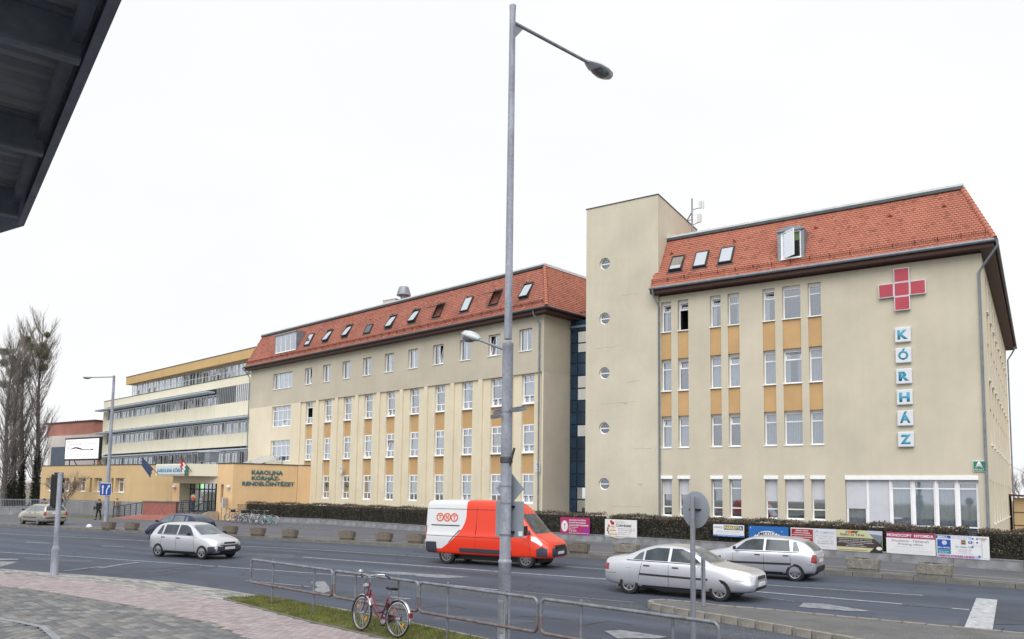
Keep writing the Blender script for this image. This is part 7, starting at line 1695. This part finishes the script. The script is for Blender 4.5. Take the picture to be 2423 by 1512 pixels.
# right edge: house and shed roof
t = thing('ochre_house', 'sliver of an ochre house with dark eaves at the right edge', 'house', (0, 66, 0))
hx = PY(2399, 1200, 66).x
MB().box(hx, hx+14, 0, 9, .1, PY(2410, 1178, 66).z).build('wall', orange_d, t)
z_ = PY(2402, 1173, 66).z; MB().add([(hx-.4, -.5, z_), (hx+14, -.5, z_-.9), (hx+14, 4.5, z_-.9), (hx-.4, 4.5, z_), (hx-.4, -.5, z_+.12), (hx+14, -.5, z_-.78), (hx+14, 4.5, z_-.78), (hx-.4, 4.5, z_+.12)], [(3, 2, 1, 0), (4, 5, 6, 7), (0, 1, 5, 4), (1, 2, 6, 5), (2, 3, 7, 6), (3, 0, 4, 7)]).build('roof', soffit, t)
for z in (1.0, 1.9): MB().box(hx, hx+14, -.03, -.001, z, z+.05).build('band', soffit, t)

# ------------------------------------------------------------------ trees
bark = mat('bark', S(104, 98, 94), .95, var=.2, vs=3); twig = mat('twig', S(142, 132, 128), .95, var=.2, vs=3); mist = mat('mistletoe_green', S(96, 102, 66), .85, var=.3, vs=2, col2=S(68, 74, 50))
def seg3(mb, a, b, r0, r1):
    d = (b-a).normalized(); q = d.cross(V((.3, .5, .8))).normalized(); w_ = d.cross(q)
    vs = [a+(q*cos(t_)+w_*sin(t_))*r0 for t_ in (0, 2.09, 4.19)]+[b+(q*cos(t_)+w_*sin(t_))*r1 for t_ in (0, 2.09, 4.19)]
    mb.add(vs, [(0, 1, 4, 3), (1, 2, 5, 4), (2, 0, 3, 5)])
def poplar(label, base, H, spread, nb, lean=0., mists=()):
    t = thing('poplar_tree', label, 'tree', base, 0, 'tall bare poplars on the left'); tr = MB(); br = MB()
    pts = [V((lean*s*H+.15*sin(s*9), .1*sin(s*7), s*H)) for s in [i/14 for i in range(15)]]
    tr.tube(pts, [max(.02, .36*(1-i/14)**.9+.02) for i in range(15)], 8); tr.build('trunk', bark, t, smooth=True)
    for k in range(nb):
        s = U(.07, .93)**.9; p = V((lean*s*H, 0, s*H)); az = U(0, 2*pi); Ls = H*U(.12, .24)*(1-s*.45); out = spread*(1-.45*s)*U(.5, 1.1); q = p; r = .07*(1-s*.6)
        n = 5; prev = p
        for i in range(1, n+1):
            f = i/n; nx = p+V((cos(az)*out*f**.7, sin(az)*out*f**.7, Ls*f))+V((U(-.1, .1), U(-.1, .1), 0)); seg3(br, prev, nx, r*(1-.8*(i-1)/n)+.006, r*(1-.8*f)+.006)
            for _ in range(4):
                a2 = az+U(-1.4, 1.4); l2 = U(.6, 1.7); c = prev.lerp(nx, rnd()); m1 = c+V((cos(a2)*l2*.35, sin(a2)*l2*.35, l2*.6)); m2 = m1+V((cos(a2)*l2*.12+U(-.1, .1), sin(a2)*l2*.12, l2*.5))
                seg3(br, c, m1, .016, .011); seg3(br, m1, m2, .011, .006)
                if rnd() < .7: a3 = a2+U(-1, 1); seg3(br, m1, m1+V((cos(a3)*.4, sin(a3)*.4, .5)), .009, .005)
            prev = nx
    br.build('branches', twig, t)
    for dx, z, r in mists:
        mb = MB(); c = V((dx, U(-.4, .4), z))
        for _ in range(int(3600*r)):
            d = V((random.gauss(0, 1), random.gauss(0, 1), random.gauss(0, 1))).normalized(); p = c+d*r*1.25*rnd()**.45; q = V((U(-1, 1), U(-1, 1), U(-1, 1))).normalized()*.10; w_ = q.cross(d).normalized()*.035
            mb.add([p-q, p+w_, p+q], [(0, 1, 2)])
        mb.build('mistletoe', mist, t)
def base_at(x, y): p = G(x, y, .15); p.z = .1; return p
def rel(base, pts):
    out = []
    for x, y, rr_ in pts: p = PY(x, y, base.y); out.append((p.x-base.x, p.z, rr_))
    return out
Zf = lambda x, y: ((x*.5953)/1.6905, (y*.5953+1200)/1.6905)
bs = [base_at(82, 1197), base_at(46, 1196), base_at(24, 1197), base_at(4, 1198)]
tops = [752, 782, 842, 818]
Hs = [PY(b[0], tp_, bb_.y).z for b, tp_, bb_ in zip([(105, 0), (67, 0), (20, 0), (0, 0)], tops, bs)]
ln = [(PY(103, 733, bs[0].y).x-bs[0].x)/Hs[0], (PY(62, 760, bs[1].y).x-bs[1].x)/Hs[1], 0, 0]
poplar('tallest bare poplar nearest the billboard, with mistletoe clumps', bs[0], Hs[0], 2.5, 96, ln[0], rel(bs[0], [(*Zf(280, 350), .95), (*Zf(300, 370), .8), (*Zf(322, 240), .35), (*Zf(285, 455), .5), (*Zf(300, 310), .4)]))
poplar('second tallest bare poplar with round mistletoe clumps', bs[1], Hs[1], 1.8, 78, ln[1], rel(bs[1], [(*Zf(182, 312), .75), (*Zf(178, 268), .45), (*Zf(165, 500), .5), (*Zf(150, 470), .35)]))
poplar('shorter bare poplar third from the right, mistletoe near its top', bs[2], Hs[2], 1.6, 75, 0, rel(bs[2], [(*Zf(62, 355), .45), (*Zf(108, 432), .45), (*Zf(55, 490), .6), (*Zf(100, 550), .5), (*Zf(70, 395), .4)]))
poplar('bare poplar cut by the left edge of the picture', bs[3], Hs[3], 2.0, 85, 0, rel(bs[3], [(*Zf(8, 425), .55), (*Zf(5, 350), .4), (*Zf(20, 570), .5)]))
def ivy(base, H):
    mb = MB()
    for _ in range(2600):
        a = U(0, 6.28); z = U(0, H)*rnd()**.5; r = U(.3, .75)*(1-z/H*.5); p = V((r*cos(a), r*sin(a), z)); q = V((U(-1, 1), U(-1, 1), U(-1, 1))).normalized()*.12; w_ = q.cross(p).normalized()*.08
        mb.add([p-q, p+w_, p+q, p-w_], [(0, 1, 2, 3)])
    return mb
ivm = mat('ivy_leaf', S(52, 60, 40), .8, var=.3, vs=2)
for b, H in zip(bs[:3], (9, 8, 7)):
    t = thing('ivy', {9: 'dark ivy wrapped round the foot of the tallest poplar', 8: 'dark ivy wrapped round the foot of the second poplar', 7: 'dark ivy wrapped round the foot of the third poplar'}[H], 'ivy', b); ivy(b, H).build('leaves', ivm, t, kind='stuff')
def small_tree(name, label, base, H, spread, nb, cat='tree'):
    t = thing(name, label, cat, base); tr = MB(); br = MB(); tr.tube([(0, 0, 0), (.03, 0, H*.3)], [.09, .07], 7); tr.build('trunk', bark, t, smooth=True)
    def grow(p, d, l, r, lev):
        q = p+d*l; seg3(br, p, q, r, r*.7)
        if lev == 0: return
        for _ in range(3 if lev > 1 else 4):
            nd = (d+V((U(-1, 1), U(-1, 1), U(-.2, .7)))*.6).normalized(); grow(p.lerp(q, U(.5, 1)), nd, l*U(.6, .85), r*.62, lev-1)
    for k in range(nb):
        a = 2*pi*k/nb+U(-.3, .3); grow(V((.03, 0, H*U(.2, .32))), V((cos(a)*spread, sin(a)*spread, 1)).normalized(), H*.24, .045, 4)
    br.build('branches', twig, t)
b_ = PY(152.6, 1212, 39.3); small_tree('bare_tree', 'small bare spreading tree before the left wing windows', (b_.x, 39.3, .15), 4.9, .75, 9)
b_ = PY(121, 1212, 40); small_tree('bare_tree', 'thin bare tree left of the traffic light against the orange wing', (b_.x, 40.5, .15), 4.0, .5, 5)
small_tree('bare_tree', 'bare tree top showing above the ochre house at the right edge', (PY(2421, 1160, 95).x, 95, .1), 7.5, .7, 8)
wood = MB()
for _ in range(16000):
    x = U(-520, -150); hgt = 3+2.5*sin(x*.11)+1.5*sin(x*.37); p = V((x, 175+U(-3, 3)+.1*x*0, U(0, max(.5, hgt)))); q = V((U(-1, 1), U(-.2, .2), U(-.2, 1))).normalized()*.7; w_ = V((.2, 0, .1))
    wood.add([p-q, p+w_, p+q], [(0, 1, 2)])
wood.build('distant_wood', mat('distant_twigs', S(110, 100, 96), .95, var=.15, vs=.3), kind='stuff')
MB().box(-560, -200, 182, 186, 0, 4.5).build('distant_wall', palewall, kind='structure')

# ------------------------------------------------------------------ people
skinm = mat('skin', S(196, 150, 128), .6, var=.03)
def skinmesh(verts, edges, rad, name, mt, par, root=0, sub=2):
    bm = bmesh.new(); ly = bm.verts.layers.skin.verify(); vs = [bm.verts.new(v) for v in verts]
    for a, b in edges: bm.edges.new((vs[a], vs[b]))
    for i, v in enumerate(vs): v[ly].radius = (rad[i], rad[i]) if not isinstance(rad[i], tuple) else rad[i]; v[ly].use_root = (i == root)
    me = bpy.data.meshes.new(name); bm.to_mesh(me); bm.free(); me.materials.append(mt)
    o = bpy.data.objects.new(name, me); COL.objects.link(o); o.parent = par
    m_ = o.modifiers.new('s', 'SKIN'); m_.use_smooth_shade = True; s = o.modifiers.new('u', 'SUBSURF'); s.levels = sub; s.render_levels = sub
    baked(o)
    if not o.data.materials: o.data.materials.append(mt)
    return o
def person(label, loc, rz, H, jacket, trousers, hairc, stride=.1, arm='relaxed', bag=None, vest=None, coat=1.0, look=0.):
    t = thing('person', label, 'person', loc, rz); s = H/1.75
    hipz, kz, az, shz, nz_, hz_ = .92*s, .50*s, .09*s, 1.43*s, 1.52*s, 1.64*s; st = stride*s
    LH, RHp = V((-.09*s, 0, hipz-.03)), V((.09*s, 0, hipz-.03)); LK, RK = V((-.10*s, -st*.5-.02, kz)), V((.10*s, st*.3, kz)); LA, RA = V((-.10*s, -st, az)), V((.11*s, st, az+.02)); LT, RT = LA+V((0, -.16*s, -.05*s)), RA+V((0, -.15*s, -.05*s))
    LS, RS = V((-.18*s, 0, shz)), V((.18*s, 0, shz))
    if arm == 'pocket': LE, RE, LW, RW = V((-.27*s, .06, 1.14*s)), V((.27*s, .06, 1.14*s)), V((-.20*s, -.12, .98*s)), V((.20*s, -.12, .98*s))
    elif arm == 'front': LE, RE, LW, RW = V((-.26*s, .03, 1.16*s)), V((.26*s, .03, 1.16*s)), V((-.10*s, -.24, 1.15*s)), V((.10*s, -.24, 1.15*s))
    else: LE, RE, LW, RW = V((-.26*s, .05, 1.14*s)), V((.26*s, -.03, 1.14*s)), V((-.27*s, -.06, .90*s)), V((.27*s, -.12, .90*s))
    hd = lambda w_: w_+(w_-(LE if w_.x < 0 else RE)).normalized()*.09*s
    core = [V((0, 0, hipz)), V((0, 0, 1.10*s)), V((0, 0, 1.30*s)), V((0, -.01, nz_-.03)), V((0, -.02, nz_+.03)), V((0, -.03, hz_)), V((0, -.03, hz_+.09*s))]
    # body: one continuous figure
    vs = core+[LS, LE, LW, hd(LW), RS, RE, RW, hd(RW), LH, LK, LA, LT, RHp, RK, RA, RT]
    ed = [(0, 1), (1, 2), (2, 3), (3, 4), (4, 5), (5, 6), (2, 7), (7, 8), (8, 9), (9, 10), (2, 11), (11, 12), (12, 13), (13, 14), (0, 15), (15, 16), (16, 17), (17, 18), (0, 19), (19, 20), (20, 21), (21, 22)]
    rad = [(.13*s, .10*s), (.12*s, .09*s), (.13*s, .095*s), .05*s, .048*s, .085*s, .07*s, .05*s, .038*s, .028*s, .035*s, .05*s, .038*s, .028*s, .035*s, .08*s, .05*s, .035*s, .035*s, .08*s, .05*s, .035*s, .035*s]
    body = skinmesh(vs, ed, rad, 'body', skinm, t)
    jl = hipz-.08*s*coat
    jv = [V((0, 0, jl)), V((0, 0, 1.08*s)), V((0, 0, 1.30*s)), V((0, -.005, nz_-.05*s)), LS, LE, LW, RS, RE, RW]
    skinmesh(jv, [(0, 1), (1, 2), (2, 3), (2, 4), (4, 5), (5, 6), (2, 7), (7, 8), (8, 9)], [(.175*s, .135*s), (.155*s, .12*s), (.165*s, .125*s), .07*s, .075*s, .060*s, .050*s, .075*s, .060*s, .050*s], 'jacket', jacket, t)
    if vest: skinmesh([V((0, 0, jl+.03)), V((0, 0, 1.1*s)), V((0, 0, 1.32*s)), V((0, -.0, nz_-.06*s)), V((-.15*s, 0, shz-.02)), V((.15*s, 0, shz-.02))], [(0, 1), (1, 2), (2, 3), (2, 4), (2, 5)], [(.19*s, .15*s), (.17*s, .135*s), (.185*s, .14*s), .08*s, .085*s, .085*s], 'vest', vest, t)
    skinmesh([V((0, 0, hipz)), LH, LK, LA+V((0, 0, .02)), RHp, RK, RA+V((0, 0, .02))], [(0, 1), (1, 2), (2, 3), (0, 4), (4, 5), (5, 6)], [(.14*s, .115*s), .098*s, .070*s, .055*s, .098*s, .070*s, .055*s], 'trousers', trousers, t)
    for a in (LA, RA): MB().prism([(-.045, .05), (.045, .05), (.05, -.12), (.03, -.20), (-.03, -.20), (-.05, -.12)], 0, .085, M=T((a.x, a.y, a.z-.09*s))).build('shoe', black, t, bevel=.02, seg=3)
    hm = mat('hair_'+hairc, {'dark': S(40, 32, 30), 'brown': S(84, 60, 44), 'grey': S(130, 126, 122)}[hairc], .8, var=.2, vs=30)
    k = MB().lathe([(.02, -.02), (.105, .0), (.112, .05), (.10, .10), (.06, .135), (0, .145)], 16, M=T((0, .002, hz_-.01)) @ Mx.Rotation(radians(-16), 4, 'X') @ Mx.Diagonal((s*.92, s*1.05, s, 1))).build('hair', hm, t, smooth=True)
    f = MB()
    for sx in (-.032, .032): f.lathe([(.011, 0), (0, .004)], 8, M=T((sx*s, -.122*s, hz_+.01)) @ Mx.Rotation(pi/2, 4, 'X'))
    f.build('eyes', blackp, t); MB().prism([(-.012, 0), (.012, 0), (0, .04)], 0, .02, ax='y', M=T((0, -.135*s, hz_-.035))).build('nose', skinm, t); MB().box(-.022, .022, -.118*s, -.112*s, hz_-.06, hz_-.052).build('mouth', mat('lips', S(150, 84, 78), .6), t)
    if bag == 'shoulder': MB().box(-.16, .14, -.06, .06, -.16, .12).tube([(-.12, 0, .12), (-.02, 0, .55), (.1, 0, .12)], .012, 6).build('shoulder_bag', mat('bag_dark', S(44, 52, 60), .6), t, bevel=.03).location = (-.36*s, .02, .98*s)
    if bag == 'backpack': MB().box(-.14, .14, .10, .28, 1.0*s, 1.42*s).build('backpack', mat('pack_dark', S(50, 48, 46), .7), t, bevel=.05, seg=3)
    return t
jk = mat('black_coat', S(32, 32, 36), .8, var=.15, vs=6); tr_k = mat('black_trousers', S(28, 28, 32), .8, var=.1); jeans = mat('jeans', S(66, 88, 118), .85, var=.12, vs=6); orv = mat('orange_vest', S(238, 100, 30), .6, var=.05); whj = mat('white_sleeves', S(206, 204, 204), .7, var=.05)
beige = mat('beige_jacket', S(168, 150, 120), .8, var=.1); grt = mat('grey_trousers', S(124, 124, 130), .85, var=.1); navyj = mat('navy_jacket', S(38, 48, 66), .8, var=.15)
def gp(x, y): p = G(x, y, .15); p.z = .152; return p
person('woman in black coat and trousers with a dark shoulder bag, walking by the lamp post', gp(232.5, 1229.6), radians(20), 1.68, jk, tr_k, 'brown', stride=.16, bag='shoulder')
p = PY(456, 1211, 42.0); person('man in orange vest and jeans facing the glass doors', (p.x, 42.0, .762), radians(185), 1.78, whj, jeans, 'dark', stride=.02, arm='front', vest=orv)
person('person in beige jacket with a backpack left of the ramp railing', gp(275.5, 1222), radians(120), 1.68, beige, grt, 'grey', stride=.14, bag='backpack')
person('person in navy jacket walking away behind the ramp railing', gp(311, 1219.5), radians(170), 1.72, navyj, mat('dark_jeans', S(46, 58, 76), .85, var=.1), 'dark', stride=.14)
person('dark haired person in a dark coat mostly hidden behind the estate car', gp(102, 1233), radians(60), 1.72, jk, tr_k, 'dark', stride=.1, arm='pocket')
t = thing('white_bollard_cap', 'small white dome on the far pavement left of the planters', 'dome', gp(211, 1247)); MB().lathe([(.2, 0), (.17, .1), (.1, .17), (0, .2)], 14).build('dome', sign_w, t, smooth=True)
